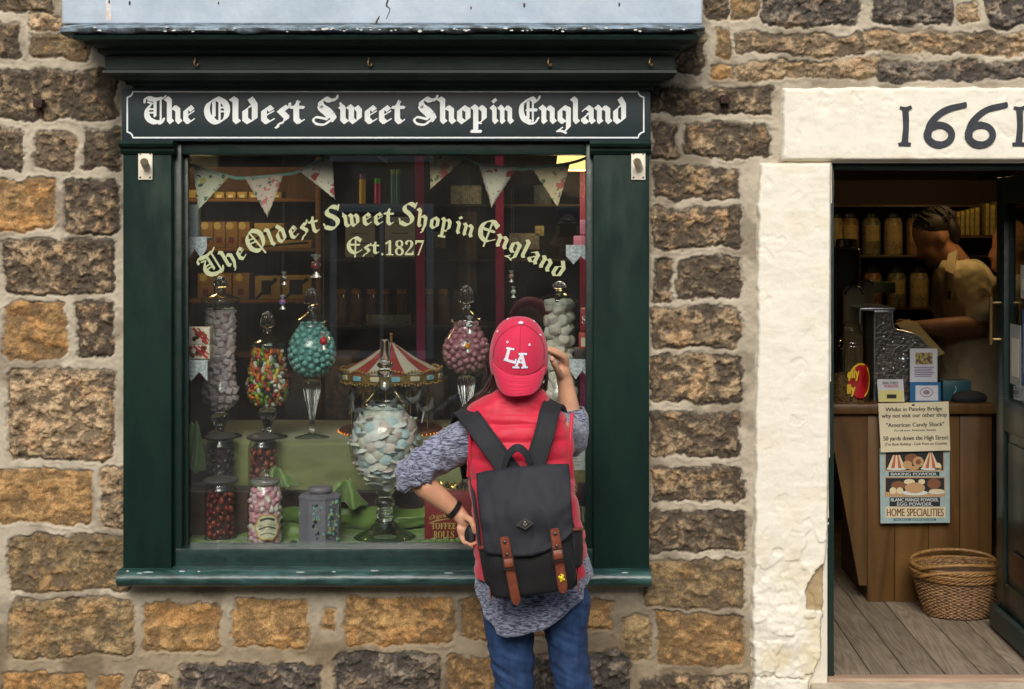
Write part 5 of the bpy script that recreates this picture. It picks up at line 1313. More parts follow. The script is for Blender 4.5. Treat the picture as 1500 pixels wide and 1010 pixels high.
# bunting
def flag_mat(name, base, motif, m2, sc, seed):
    m = bpy.data.materials.new(name); m.use_nodes = True; nt = m.node_tree; p = nt.nodes['Principled BSDF']; L = nt.links
    p.inputs['Roughness'].default_value = .85
    tc = nt.nodes.new('ShaderNodeTexCoord'); mp = nt.nodes.new('ShaderNodeMapping'); mp.inputs['Location'].default_value = (seed, seed * 1.7, seed * .3)
    L.new(tc.outputs['Object'], mp.inputs[0]); prev = None
    cur = (*base, 1); last = None
    for k, (c, s, t) in enumerate(((motif, sc, .30), (m2, sc * 1.6, .24), (tuple(b * .35 for b in base), sc * 3.2, .18))):
        v = nt.nodes.new('ShaderNodeTexVoronoi'); v.inputs['Scale'].default_value = s; L.new(mp.outputs[0], v.inputs[0])
        n = nt.nodes.new('ShaderNodeTexNoise'); n.inputs['Scale'].default_value = s * 3; L.new(mp.outputs[0], n.inputs[0])
        ad = nt.nodes.new('ShaderNodeMath'); ad.operation = 'MULTIPLY_ADD'; ad.inputs[1].default_value = .7; L.new(n.outputs[0], ad.inputs[0]); L.new(v.outputs['Distance'], ad.inputs[2])
        lt = nt.nodes.new('ShaderNodeMath'); lt.operation = 'LESS_THAN'; lt.inputs[1].default_value = t + .32; L.new(ad.outputs[0], lt.inputs[0])
        mx = nt.nodes.new('ShaderNodeMix'); mx.data_type = 'RGBA'; L.new(lt.outputs[0], mx.inputs['Factor'])
        if last is None: mx.inputs['A'].default_value = cur
        else: L.new(last, mx.inputs['A'])
        mx.inputs['B'].default_value = (*c, 1); last = mx.outputs['Result']
    L.new(last, p.inputs['Base Color']); return m
FM = [flag_mat('bunting_butterfly', C(206, 204, 180), C(190, 176, 96), C(60, 104, 84), 18, 1), flag_mat('bunting_rose', C(206, 186, 170), C(196, 120, 116), C(80, 120, 110), 22, 5), flag_mat('bunting_red_flower', C(210, 202, 184), C(160, 56, 60), C(176, 90, 86), 20, 9), flag_mat('bunting_peach', C(214, 196, 158), C(200, 110, 96), C(84, 120, 96), 18, 14)]
y = .10
root = empty('bunting', W(563, 240, y), 'floral cloth bunting strung across the top of the window', 'bunting')
FL = [((282, 243), (337, 259), (290, 309), 0), ((358, 260), (416, 256), (392, 319), 1), ((438, 251), (487, 226), (491, 293), 2), ((537, 221), (566, 222), (567, 239), 3), ((629, 222), (682, 233), (630, 278), 3), ((700, 240), (757, 247), (720, 305), 2), ((779, 247), (836, 239), (817, 305), 3)]
mb = MB()
ln = smoothpts([(268, 236), (282, 243), (337, 259), (358, 261), (416, 256), (438, 251), (487, 227), (537, 216), (600, 214), (640, 220), (682, 233), (700, 240), (757, 248), (779, 247), (836, 239), (868, 228)], 5)
mb.mapped(ribbon(ln, 4.2), lambda u, v: W(u, v, y), .002); mb.build('tape', mk('bunting_tape', C(120, 176, 158), .7), root)
for a, b, c, k in FL:
    mb = MB(); V = []; n = 14
    vs = []; 
    for i in range(n + 1):
        t = i / n
        l = (a[0] + (c[0] - a[0]) * t, a[1] + (c[1] - a[1]) * t); r = (b[0] + (c[0] - b[0]) * t, b[1] + (c[1] - b[1]) * t)
        jag = 1.0 if i % 2 and i < n else 0
        for j in range(7):
            s = j / 6; u = l[0] + (r[0] - l[0]) * s + (jag * (1 if j == 0 else -1 if j == 6 else 0)); v = l[1] + (r[1] - l[1]) * s
            vs.append(W(u, v, y - .001 + .008 * math.sin(s * 4 + a[0]) * t))
    mb.add(vs, [(i * 7 + j, i * 7 + j + 1, (i + 1) * 7 + j + 1, (i + 1) * 7 + j) for i in range(n) for j in range(6)])
    o = mb.build('flag', FM[k], root, smooth=80); m = o.modifiers.new('t', 'SOLIDIFY'); m.thickness = .0012
# wrapped sweets hanging on threads
def hang(px, py, y, r, col, c2, label, wrap=True):
    root = empty('hanging_sweet', W(px, py, y), label, 'sweet', 'wrapped sweets hanging on threads')
    mb = MB(); mb.ball(W(px, py, y), S(r, y), 2, (1, 1, 1.05)); mb.build('sweet', mk('wrap_%d_%d' % (px, py), C(*col), .25, vscale=120, col2=C(*c2), vlo=.47, vhi=.53, stretch=(.2, 1, 1)), root, smooth=60)
    for s in (-1, 1):
        mb = MB(); c = W(px, py + s * r * .9, y); e = W(px, py + s * r * 2.1, y); n = 12
        vs = [c + Vector((.002 * math.cos(2 * PI * k / n), .002 * math.sin(2 * PI * k / n), 0)) for k in range(n)] + [e + Vector((S(r * .95, y) * (1 + .25 * (k % 2)) * math.cos(2 * PI * k / n), S(r * .5, y) * math.sin(2 * PI * k / n), 0)) for k in range(n)]
        mb.add(vs, [(k, (k + 1) % n, n + (k + 1) % n, n + k) for k in range(n)]); mb.build('wrapper_end', mk('cellophane', C(150, 146, 140), .12, .3, var=.4, vscale=60), root, smooth=60)
    mb = MB(); mb.tube([W(px, py - r * 2, y), W(px, 214, y)], .0005, 4); mb.build('thread', mk('thread', C(90, 84, 74), .6), root)
hang(463, 390, .12, 8, (120, 40, 40), (60, 60, 64), 'red and grey wrapped sweet hanging above the turquoise jar')
hang(414, 443, .15, 5, (80, 90, 170), (190, 90, 80), 'blue and red wrapped sweet hanging above the jelly bean jar')
hang(416, 408, .15, 4.5, (40, 40, 40), (160, 160, 150), 'small black striped sweet hanging left of the turquoise jar finial')
hang(474, 500, .12, 6, (196, 36, 36), (170, 30, 30), 'bright red wrapped sweet hanging in front of the turquoise balls')
hang(688, 476, .12, 6, (220, 220, 220), (24, 28, 36), 'black and white striped sweet hanging in front of the pink balls')
hang(685, 507, .15, 4.5, (226, 170, 40), (180, 90, 30), 'yellow striped sweet hanging in front of the pink balls')
hang(749, 405, .15, 4, (180, 110, 100), (140, 150, 150), 'small pink sweet hanging above the red cap')
hang(752, 428, .15, 4, (120, 150, 120), (190, 190, 190), 'green white sweet hanging just above the red cap')
# ================================================================ BACK OF THE SHOP SEEN THROUGH THE WINDOW
SHELFW = mk('shelf_wood', C(122, 84, 48), .6, var=.3, vscale=10, stretch=(.3, 3, 3))
def simple_box(name, px0, px1, py0, py1, y, d, mat, label, cat, group=None, parent=None, bev=.003):
    mb = MB(); mb.box(WX(px0, y), WX(px1, y), y, y + d, WZ(py1, y), WZ(py0, y), bev)
    o = mb.build(name, mat, parent)
    return o if parent else tag(o, label, cat, group)
# left wall shelving
y = 1.55
root = empty('wall_shelving', (WX(366, 1.6), 1.75, FLZ), 'warm lit wooden wall shelving at the back left of the shop', 'shelving')
mb = MB(); mb.box(WX(262, 1.85), WX(470, 1.85), 1.85, 1.88, FLZ, WZ(245, 1.85)); mb.build('back_panel', mk('shelf_back', C(110, 72, 38), .6, var=.3, vscale=3, stretch=(6, 1, .3)), root, smooth=None)
for py in (291, 364, 440, 520):
    mb = MB(); mb.box(WX(264, y), WX(462, y), y, 1.85, WZ(py + 5, y), WZ(py, y), .003); mb.build('shelf', SHELFW, root)
mb = MB(); mb.box(WX(462, y), WX(470, y), y, 1.85, FLZ, WZ(230, y), .003); mb.build('side_panel', SHELFW, root)
KRAFT = mk('kraft_bag', C(150, 118, 68), .7, var=.12, vscale=30); GOLDB = mk('gold_carton', C(170, 144, 74), .5, var=.1, vscale=20)
def gift_bag(px0, px1, py0, py1, k):
    rt = empty('gift_bag', W((px0 + px1) / 2, py1, y + .08), 'brown paper gift bag with round seal, ' + k, 'bag', 'gift bags on the wall shelving')
    mb = MB(); mb.box(WX(px0, y), WX(px1, y), y + .04, y + .11, WZ(py1, y), WZ(py0, y), .004); mb.build('bag', KRAFT, rt)
    cx = (px0 + px1) / 2
    mb = MB(); mb.mapped([[(cx + 5.5 * math.cos(t), py0 + 6 + 5.5 * math.sin(t)) for t in [2 * PI * j / 16 for j in range(16)]]], lambda u, v: W(u, v, y + .04), .001); mb.build('seal', mk('bag_seal', C(206, 190, 130), .6), rt, smooth=None)
    mb = MB(); mb.box(WX(cx - 4, y), WX(cx + 4, y), y + .038, y + .04, WZ(py0 + 32, y), WZ(py0 + 23, y)); mb.build('crest', mk('bag_crest', C(110, 40, 40), .6), rt, smooth=None)
for j, nm in enumerate(('first from the left', 'second from the left', 'third from the left', 'fourth from the left')):
    gift_bag(291 + j * 18.3, 308.6 + j * 18.3, 325, 363.5, nm + ' on the upper shelf')
for j, nm in enumerate(('left one', 'middle one', 'right one')):
    gift_bag(286 + j * 26, 310 + j * 26, 401, 439.5, nm + ' on the lower shelf')
for a, b, c, d, lb in ((370, 414, 327, 352, 'flat gold gift box with black ribbon on the upper shelf'), (372, 455, 352, 363.6, 'long low gold box with black ribbon under the other gift box'), (371, 409, 405, 439.6, 'left gold chocolate box with black ribbon on the lower shelf'), (412, 455, 404, 439.6, 'right gold chocolate box with black ribbon on the lower shelf'),
                       (268, 284, 278, 290.6, 'small gold box at the left end of the top shelf')):
    rt = empty('gift_box', W((a + b) / 2, d, y + .08), lb, 'gift box')
    mb = MB(); mb.box(WX(a, y), WX(b, y), y + .03, y + .14, WZ(d, y), WZ(c, y), .004); mb.build('carton', GOLDB, rt)
    if b - a > 20:
        mb = MB(); mb.mapped([[(a + 2, d - 2), (a + 6, d - 1), (b - 2, c + 5), (b - 6, c + 2)]], lambda u, v: W(u, v, y + .03), .002)
        mb.mapped([[(a + 12, c + 6), (b - 12, c + 6), (b - 12, d - 8), (a + 12, d - 8)]], lambda u, v: W(u, v, y + .03), .001) if d - c > 30 else None
        mb.build('ribbon', mk('black_ribbon', C(30, 26, 22), .4), rt, smooth=None)
for j in range(6):
    rt = empty('price_pack', W(318 + j * 17, 291, y + .07), 'low gold packet with white tag, %s on the top shelf' % ('leftmost', 'second', 'third', 'fourth', 'fifth', 'rightmost')[j], 'packet', 'gold packets on the top shelf')
    mb = MB(); mb.box(WX(311 + j * 17, y), WX(326 + j * 17, y), y + .03, y + .12, WZ(290.7, y), WZ(281, y), .004); mb.build('packet', GOLDB, rt)
    mb = MB(); mb.box(WX(315 + j * 17, y), WX(322 + j * 17, y), y + .028, y + .03, WZ(289.5, y), WZ(285.5, y)); mb.build('tag', mk('white_tag', C(222, 216, 190), .6), rt, smooth=None)
# magenta framed dark shelving across the back
MAG = mk('magenta_post', C(150, 30, 100), .5, var=.1, vscale=6)
root = empty('magenta_shelving', (WX(680, 1.4), 1.6, FLZ), 'dark shelving with magenta uprights at the back of the shop', 'shelving')
y = 1.4
for a, b in ((613, 620), (731, 734), (855, 857)):
    mb = MB(); x0, x1 = WX(a, y), WX(b, y)
    mb.loft([[(x0 - .017, y, 2.3), (x0 + .017, y, 2.3), (x0 + .017, y + .03, 2.3), (x0 - .017, y + .03, 2.3)], [(x1 - .019, y, FLZ), (x1 + .019, y, FLZ), (x1 + .019, y + .03, FLZ), (x1 - .019, y + .03, FLZ)]])
    mb.build('upright', MAG, root)
DSH = mk('dark_shelf', C(40, 32, 28), .6, var=.2, vscale=10)
for py in (299, 380, 478):
    mb = MB(); mb.box(WX(478, y), WX(870, y), y + .032, y + .34, WZ(py + 4, y), WZ(py, y), .002); mb.build('shelf', DSH, root)
mb = MB(); mb.box(WX(470, y), WX(880, y), y + .36, y + .38, FLZ, 2.3); mb.build('back_panel', mk('dark_back', C(36, 28, 24), .8), root, smooth=None)
def bottle(px, py0, r, col, ccol, label, y=1.45):
    rt = empty('sweet_bottle', W(px, 299, y), label, 'bottle')
    mb = MB(); mb.lathe(lp([(r, 298.6), (r, py0 + 10), (r * .9, py0 + 8)], y), WX(px, y), y, 20); mb.build('body', mk('bottle_%d' % px, C(*col), .35), rt)
    mb = MB(); mb.lathe(lp([(r * .95, py0 + 8), (r * .95, py0 + 1), (r * .7, py0)], y), WX(px, y), y, 20); mb.build('cap', mk('cap_%d' % px, C(*ccol), .4), rt)
bottle(531, 255, 5, (210, 180, 40), (100, 40, 150), 'yellow bottle with purple cap on the top back shelf')
bottle(553, 261, 5, (190, 40, 140), (60, 180, 60), 'magenta bottle with green cap on the top back shelf')
bottle(576, 248, 4, (40, 130, 160), (120, 170, 120), 'left teal bottle with pale green cap on the back shelf')
bottle(583.5, 248, 4, (40, 130, 160), (120, 170, 120), 'right teal bottle with pale green cap on the back shelf')
PAPER = mk('grey_paper', C(150, 158, 176), .7, var=.08, vscale=20)
def paper(px0, px1, py0, py1, y, mat, label, lines=4):
    rt = empty('notice_sheet', W((px0 + px1) / 2, py1, y), label, 'notice')
    mb = MB(); mb.box(WX(px0, y), WX(px1, y), y, y + .002, WZ(py1, y), WZ(py0, y)); s = mb.build('sheet', mat, rt, smooth=None)
    mb = MB()
    for k in range(lines):
        v = py0 + (py1 - py0) * (k + .6) / lines; w = (px1 - px0) * (.36 - .1 * (k % 2))
        c = (px0 + px1) / 2; mb.box(WX(c - w, y), WX(c + w, y), y - .001, y, WZ(v + 1, y), WZ(v, y))
    mb.build('print', mk('faint_print', C(70, 74, 84), .7), s, smooth=None)
paper(506, 549, 318, 377, 1.40, PAPER, 'left grey paper notice behind the glass lettering')
paper(564, 608, 318, 377, 1.40, PAPER, 'right grey paper notice behind the glass lettering')
for a, b, c, d, col, lb in ((660, 705, 272, 303, (176, 180, 176), 'pale printed display carton on the top back shelf'), (782, 808, 271, 305, (70, 80, 96), 'dim blue grey carton on the back shelf at the right'), (746, 790, 342, 366, (130, 134, 144), 'grey open carton on the middle back shelf at the right'), (783, 797, 331, 346, (176, 170, 140), 'small cream carton on the middle back shelf at the right'), (633, 652, 340, 364, (96, 100, 104), 'small grey packet on the middle back shelf'), (672, 698, 310, 430, (62, 46, 34), 'tall narrow brown panel standing between the magenta uprights'), (536, 600, 462, 477, (110, 112, 112), 'clear wrapped roll on the lower back shelf')):
    y = 1.46; rt = simple_box('shelf_carton', a, b, c, d, y, .06, mk('scarton_%d' % a, C(*col), .6, vscale=60, col2=tuple(.55 * q for q in C(*col)), vlo=.45, vhi=.6), lb, 'carton')
for px, py, r in ((515, 395, 8), (540, 395, 8), (565, 395, 8), (590, 395, 8), (640, 395, 8), (660, 395, 8)):
    pass
for j in range(8):
    y = 1.5; px = 500 + j * 22 + (18 if j > 4 else 0)
    rt = empty('dim_jar', W(px, 477, y), 'dim brown glass jar with gold lid, %s on the lower back shelf' % ('leftmost', 'second', 'third', 'fourth', 'fifth', 'sixth', 'seventh', 'rightmost')[j], 'jar', 'dim jars on the lower back shelf')
    mb = MB(); mb.lathe(lp([(9, 477.5), (9, 440), (7, 434), (6, 430)], y), WX(px, y), y, 16); mb.build('body', mk('brown_glass', C(70, 44, 28), .15, var=.3, vscale=30), rt)
    mb = MB(); mb.lathe(lp([(7, 431), (7, 424), (1, 423)], y), WX(px, y), y, 16); mb.build('lid', mk('gold_lid', C(150, 110, 50), .35, .5), rt)
# stacked boxes on the floor of the shop behind the step
for j, (a, b, c, d, col) in enumerate(((476, 516, 520, 600, (96, 70, 44)), (518, 548, 545, 600, (116, 86, 50)), (594, 650, 560, 640, (70, 52, 40)), (418, 450, 548, 640, (60, 44, 34)))):
    simple_box('stock_carton', a, b, c, d + 90, 1.05, .25, mk('stock_%d' % j, C(*col), .7, vscale=24, col2=C(44, 34, 26), vlo=.42, vhi=.58), ('patterned brown stock carton behind the turquoise jar', 'small tan stock carton left of the toy carousel', 'dark stock carton behind the toy carousel', 'dark stock carton behind the jelly bean jar')[j], 'carton')
# ---------------------------------------------------------------- lamps
def lamp(px, py, y, r, h, e, label, sh_e):
    c = W(px, py, y)
    rt = empty('ceiling_lamp', (c.x, c.y, c.z - h / 2), label, 'lamp', 'lit ceiling lamps of the shop')
    mb = MB(); mb.lathe([(r, c.z - h / 2), (r * .82, c.z + h / 2)], c.x, c.y, 32, cap=False)
    mb.build('shade', mk('lit_shade', C(255, 226, 160), .8, emit=C(255, 214, 130), estr=sh_e), rt)
    mb = MB(); mb.tube([(c.x, c.y, c.z + h / 2), (c.x, c.y, ZC - .002)], .006, 8); mb.build('rod', mk('lamp_rod', C(60, 50, 40), .4), rt)
    l = bpy.data.lights.new('lamp_light', 'POINT'); l.energy = e; l.color = (1.0, .72, .34); l.shadow_soft_size = .08
    o = bpy.data.objects.new('lamp_light', l); o.parent = rt; o.location = (0, 0, -.03); COL.objects.link(o)
lamp(845, 226, 1.05, .085, .13, 3.5, 'glowing cream lamp shade at the top right inside the window', 1.6)
lamp(290, 207, 1.15, .14, .10, 3.6, 'glowing yellow lamp at the top left above the wall shelving', 1.2)
lamp(1425, 200, 1.72, .10, .10, 3.2, 'added lamp out of view over the counter, warm fill inside the doorway', 1.0)  # added fill lamp, unseen above the lintel, to light the keeper's shirt

# ================================================================ DOORWAY
# timber frame lining the opening
root = empty('door_frame', (WX(1411), .1, FLZ), 'dark green timber frame lining the stone doorway', 'door frame')
mb = MB(); mb.box(WX(1213), WX(1213) + .025, .03, .12, FLZ, WZ(238), .003); mb.build('post', GREEN_D, root)
mb = MB(); mb.box(WX(1608) - .025, WX(1608), .03, .12, FLZ, WZ(238), .003); mb.build('post', GREEN_D, root)
mb = MB(); mb.box(WX(1213) + .026, WX(1608) - .026, .03, .12, WZ(249, .03), WZ(238), .003); mb.build('head', GREEN_D, root)
mb = MB(); mb.box(WX(1213), WX(1608), .0, .055, FLZ - .02, FLZ + .012, .006, 3)
tag(mb.build('threshold', mk('pale_threshold', C(168, 142, 118), .6, var=.25, vscale=16, stretch=(.2, 3, 3), bump=.2, bscale=40)), 'worn pale wooden threshold board across the doorway', 'threshold')
# open door leaf
DG = mk('door_green', C(26, 44, 42), .32, var=.25, vscale=8, bump=.15, bscale=30, coat=.05)
XD = 1.617
root = empty('shop_door', (XD, .36, FLZ), 'dark green half glazed shop door standing open inwards', 'door')
mb = MB()
zt = WZ(249, .03) - .005; zm = FLZ + .86
mb.box(XD, XD + .045, .09, .19, FLZ + .01, zt, .003); mb.box(XD, XD + .045, .57, .67, FLZ + .01, zt, .003)
for a, b in ((FLZ + .01, FLZ + .20), (zm - .1, zm + .02), (zt - .1, zt)): mb.box(XD + .001, XD + .044, .19, .57, a, b, .003)
mb.build('leaf', DG, root)
mb = MB(); mb.box(XD + .012, XD + .03, .19, .57, FLZ + .2, zm - .1, .0)
mb.box(XD + .004, XD + .014, .225, .535, FLZ + .235, zm - .135, .008, 2); mb.build('lower_panel', DG, root)
mb = MB(); mb.box(XD + .018, XD + .024, .19, .57, zm + .02, zt - .1); gl = mb.build('glass', mk_glass('door_glass', .06, (.8, .85, .84)), root, smooth=None)
mb = MB(); mb.box(XD - .028, XD + .0, .075, .675, FLZ + .012, FLZ + .10, .012, 3); mb.build('kick_board', mk('kick_green', C(44, 62, 60), .5, vscale=20, col2=C(28, 42, 42), vlo=.4, vhi=.65), root)
mb = MB(); mb.box(XD - .008, XD, .30, .47, FLZ + .24, FLZ + .34, .003); mb.build('letter_plate', mk('dark_brass', C(86, 62, 50), .4, .6), root)
mb = MB(); zh0, zh1 = WZ(505, .62), WZ(436, .62)
mb.tube([(XD - .035, .615, zh0), (XD - .035, .615, zh1)], .007, 10); mb.tube([(XD, .615, zh0 + .02), (XD - .035, .615, zh0 + .02)], .005, 8); mb.tube([(XD, .615, zh1 - .02), (XD - .035, .615, zh1 - .02)], .005, 8)
mb.build('handle', mk('worn_brass', C(150, 128, 84), .3, .8), root)
for a, b, c, d, col in ((.24, .40, zm + .10, zm + .36, (60, 90, 150)), (.25, .42, zm + .40, zm + .52, (170, 176, 176)), (.42, .55, zm + .08, zm + .30, (150, 160, 160)), (.24, .36, zm + .56, zm + .78, (150, 146, 130))):
    mb = MB(); mb.box(XD + .0165, XD + .018, a, b, c, d); mb.mat(1); mb.box(XD + .0155, XD + .0165, a + .02, b - .02, c + .03, d - .05)
    mb.build('sticker', [mk('sticker_%d' % col[0], C(*col), .5), mk('sticker_pale', C(206, 206, 200), .5)], gl, smooth=None)
# counter
y = 1.08
CW = wood('counter_pine', C(114, 82, 44), C(74, 52, 26), (1, 1, .12), .45, 9)
root = empty('shop_counter', (WX(1340, y), y + .3, FLZ), 'varnished pine plank counter with a tapered left end inside the doorway', 'counter')
boards('front_panel', [(WX(a, y), WX(b, y), y, y + .02, FLZ + .001, WZ(603, y)) for a, b in ((1270.5, 1310.5), (1311, 1360), (1360.5, 1405.5), (1406, 1453))], CW, root, bev=.003)
mb = MB(); mb.prism([(WX(a, y), WZ(b, y)) for a, b in ((1190, 603), (1270, 603), (1270, 858), (1259, 858), (1222, 660), (1190, 560))], y + .001, y + .021)
me = mb.mesh(); link_mesh('tapered_panel', me, CW, root)
mb = MB(); mb.box(WX(1272, y), WX(1453, y), y + .021, y + .6, FLZ, WZ(606, y)); mb.build('carcass', mk('counter_dark', C(60, 40, 26), .7), root, smooth=None)
boards('worktop', [(WX(1180, y), WX(1456, y), y - .03, y + .62, WZ(606, y), WZ(591, y))], CW, root, bev=.008, seed=8)
CT = WZ(591, y)                                   # top of the counter
# hand written style notice and baking sign, fixed to the counter front
y = 1.03
INK = mk('notice_black', C(34, 32, 30), .6)
root = empty('shop_notice', W(1339, 662, y), 'cream paper notice pinned over the counter front, Whilst in Pateley Bridge', 'notice')
mb = MB(); mb.prism([((p := W(a, b, y)).x, p.z) for a, b in ((1286.5, 591.5), (1389.5, 588.5), (1392, 660), (1290.5, 663))], y, y + .0015)
pp = mb.build('paper', mk('cream_notice', C(206, 198, 168), .7, var=.06, vscale=8), root, smooth=None)
mb = MB()
for s, a, b, c, d, bo in (('Whilst in Pateley Bridge', 1297, 1380, 597.5, 605, .22), ('why not visit our other shop', 1291.5, 1387, 606.5, 614.5, .22), ('"American Candy Shack"', 1298, 1383, 620, 628, .22), ('For all your American Sweets', 1310, 1371, 629.5, 633.5, .12), ('50 yards down the High Street', 1294, 1389, 639.5, 648, .22), ('(The Bank Building - Cash Point on Outside)', 1296, 1387, 649.5, 654.5, .12)):
    text_into(mb, s, a, c, b, d, y, .0008, shear=-.02, bold=bo)
mb.build('print', INK, pp, smooth=None)
mb = MB(); mb.ball(W(1338, 593.5, y - .003), .005, 1, (1.6, .6, .8)); mb.build('pin', mk('pin_black', C(24, 24, 24), .4), root)
y = 1.045
root = empty('advert_sign', W(1339, 766, y), 'old printed metal sign for baking powder on the counter front', 'sign')
mb = MB(); mb.prism([((p := W(a, b, y)).x, p.z) for a, b in ((1288.5, 657), (1391, 655), (1391.5, 766), (1290, 767))], y, y + .003)
pl = mb.build('plate', mk('sign_duck_egg', C(150, 172, 172), .4, var=.1, vscale=30), root, smooth=None)
mb = MB()
def rect(a, b, c, d, m, lift):
    mb.cm = m; mb.mapped([[(a, d), (b, d), (b, c), (a, c)]], lambda u, v: W(u, v, y), lift)
def ell(cx, cy, rx, ry, m, lift, t0=0, t1=2 * PI):
    mb.cm = m; n = 14; mb.mapped([[(cx + rx * math.cos(t0 + (t1 - t0) * k / n), cy - ry * math.sin(t0 + (t1 - t0) * k / n)) for k in range(n)]], lambda u, v: W(u, v, y), lift)
M0 = [mk('sg_black', C(28, 30, 34), .5), mk('sg_tan', C(176, 142, 100), .5), mk('sg_red', C(170, 90, 76), .5), mk('sg_cream', C(206, 194, 156), .5), mk('sg_brown', C(120, 78, 52), .5), mk('sg_white', C(196, 204, 200), .5), mk('sg_teal', C(40, 92, 100), .5)]
rect(1296, 1383, 662, 690.5, 1, .0006); rect(1297.5, 1381.5, 662, 689, 0, .0010)
rect(1302, 1376, 691.5, 697.5, 0, .0010); rect(1296, 1384.5, 699, 728, 1, .0006); rect(1297.5, 1383, 700.5, 727, 0, .0010)
rect(1303, 1377, 728.8, 742, 0, .0014); rect(1297, 1385, 742.8, 758.5, 3, .0010); rect(1309, 1371, 759.8, 763, 6, .0010)
for cx in (1313, 1363):
    for k in range(5):
        mb.cm = 2 if k % 2 else 3
        t0, t1 = -1 + k * .4, -1 + (k + 1) * .4
        tp = 5 if cx == 1313 else 2.5
        mb.mapped([[(cx + 13 * t0, 686), (cx + 13 * t1, 686), (cx + tp * t1, 667 - (0 if cx == 1313 else 4)), (cx + tp * t0, 667 - (0 if cx == 1313 else 4))]], lambda u, v: W(u, v, y), .0016)
    ell(cx, 687, 15, 2, 5, .0014)
ell(1335, 672, 10, 7, 4, .0014); ell(1345, 677, 8, 8, 1, .0018); ell(1345, 677, 4, 4, 4, .0022); ell(1329, 681, 7, 6, 1, .0020); ell(1374, 684, 5, 6, 3, .0014); ell(1338, 686, 8, 3, 1, .0024)
rect(1297.5, 1383, 721, 727, 1, .0012)
ell(1316, 711, 11, 6, 4, .0014); ell(1332, 706, 8, 4, 3, .0016); ell(1350, 706, 5, 4, 3, .0014); ell(1368, 709, 10, 8, 4, .0016); ell(1340, 715, 15, 8, 1, .0020); ell(1340, 722, 19, 4, 5, .0018); ell(1308, 719, 5, 5, 3, .0020); ell(1318, 719, 5, 5, 3, .0022); ell(1372, 721, 12, 3, 5, .0018); ell(1372, 719, 11, 2.5, 3, .0022)
mb.build('picture', M0, pl, smooth=None)
mb = MB(); text_into(mb, 'BAKING POWDER.', 1305, 692.5, 1373, 696.7, y, .0020, bold=.14); text_into(mb, 'BLANC MANGE POWDER.', 1305, 730, 1375, 734.8, y, .0022, bold=.14); text_into(mb, 'EGG POWDER.', 1314, 736.2, 1366, 741, y, .0022, bold=.14); text_into(mb, 'WORKS. BIRMINGHAM.', 1311, 760.5, 1369, 762.5, y, .0020)
mb.build('white_lettering', M0[5], pl, smooth=None)
mb = MB(); text_into(mb, 'HOME SPECIALITIES', 1299, 745, 1382, 756.5, y, .0020, bold=.3); mb.build('brown_lettering', mk('sg_dbrown', C(96, 60, 44), .5), pl, smooth=None)
# cash register side cheek
y = 1.16
root = empty('cash_register', (WX(1320, y), y, CT), 'antique cash register with ornate nickel side on the counter', 'cash register')
pts = [(1281, 589), (1281, 462)] + [(1282, 458), (1287, 455.5), (1302, 455.5), (1306.5, 458.5)] + smoothpts([(1307, 462), (1307.5, 476), (1312, 483), (1325, 486), (1343, 492), (1356, 504), (1366, 518), (1370, 532)], 3) + [(1370, 589)]
mb = MB(); mb.prism([(WX(a, y), WZ(b, y)) for a, b in pts], y, y + .34); mb.build('side', mk('dark_nickel', C(92, 88, 84), .42, .75, var=.3, vscale=18, bump=.5, bscale=70), root)
NICK = mk('bright_nickel', C(170, 178, 186), .28, .85, var=.2, vscale=60)
mb = MB(); mb.tube([W(a, b, y - .003) for a, b in pts[:-1]], S(1.5, y), 6)
mb.build('edge_bead', NICK, root)
mb = MB(); mb.box(WX(1259, y), WX(1311, y), y - .012, y + .33, WZ(455, y), WZ(451, y), .003); mb.box(WX(1280, y), WX(1309, y), y - .008, y + .32, WZ(458, y), WZ(455.2, y), .002); mb.box(WX(1259, y), WX(1261, y), y, y + .02, WZ(474, y), WZ(455, y)); mb.build('top_plate', NICK, root)
for px, py, r in ((1294, 474, 2), (1295, 494, 2.4), (1308, 502, 2), (1324, 497, 2.4), (1295, 512, 2), (1341, 503, 2), (1294, 542, 2.4), (1309, 540, 1.6), (1324, 528, 5), (1318, 526, 2), (1330, 526, 2), (1324, 538, 2), (1324, 520, 2), (1286, 457.5, 2), (1303, 457.5, 2)):
    mb = MB(); mb.ball(W(px, py, y - .002), S(r, y), 1, (1, .5, 1)); mb.build('stud', NICK, root)
mb = MB(); mb.tube([W(1324 + 17 * math.cos(t), 526 + 20 * math.sin(t), y - .002) for t in [2.2 + 4 * k / 24 for k in range(25)]], S(1.1, y), 6); mb.build('scroll', NICK, root)
# clear jar with red oval logo
cx, y = 1246, 1.17
root = empty('sweet_jar', (WX(cx, y), y, CT), 'large clear jar with a red oval logo at the left of the counter', 'jar')
P0 = [(5, 470), (9, 474), (14, 480), (14, 484), (24, 494), (28, 504), (29, 514), (29, 582), (28, 588), (4, 589)]
mb = MB(); mb.lathe(lp(smoothpts(P0, 3), y), WX(cx, y), y, 40, cap=False); mb.build('bowl', mk_glass('counter_jar_glass', .07, (.9, .88, .8), edge=.4), root, smooth=60)
mb = MB(); mb.lathe(lp([(26, 588), (27, 560), (25, 548), (2, 545)], y), WX(cx, y), y, 24); tag(mb.build('jar_contents', mk('dim_sweets', C(120, 96, 56), .6, vscale=120, col2=C(50, 30, 24), vlo=.45, vhi=.55)), 'mixed sweets filling the large clear jar on the counter', 'sweets', kind='stuff')
f = cyl_map(cx, y, 29.5)
def oval(rx, ry, cx_=1256, cy_=555): return [(cx_ + rx * math.cos(t), cy_ + ry * math.sin(t)) for t in [2 * PI * k / 36 for k in range(36)]]
def fan_(o, c): return [[c, o[k], o[(k + 1) % len(o)]] for k in range(len(o))]
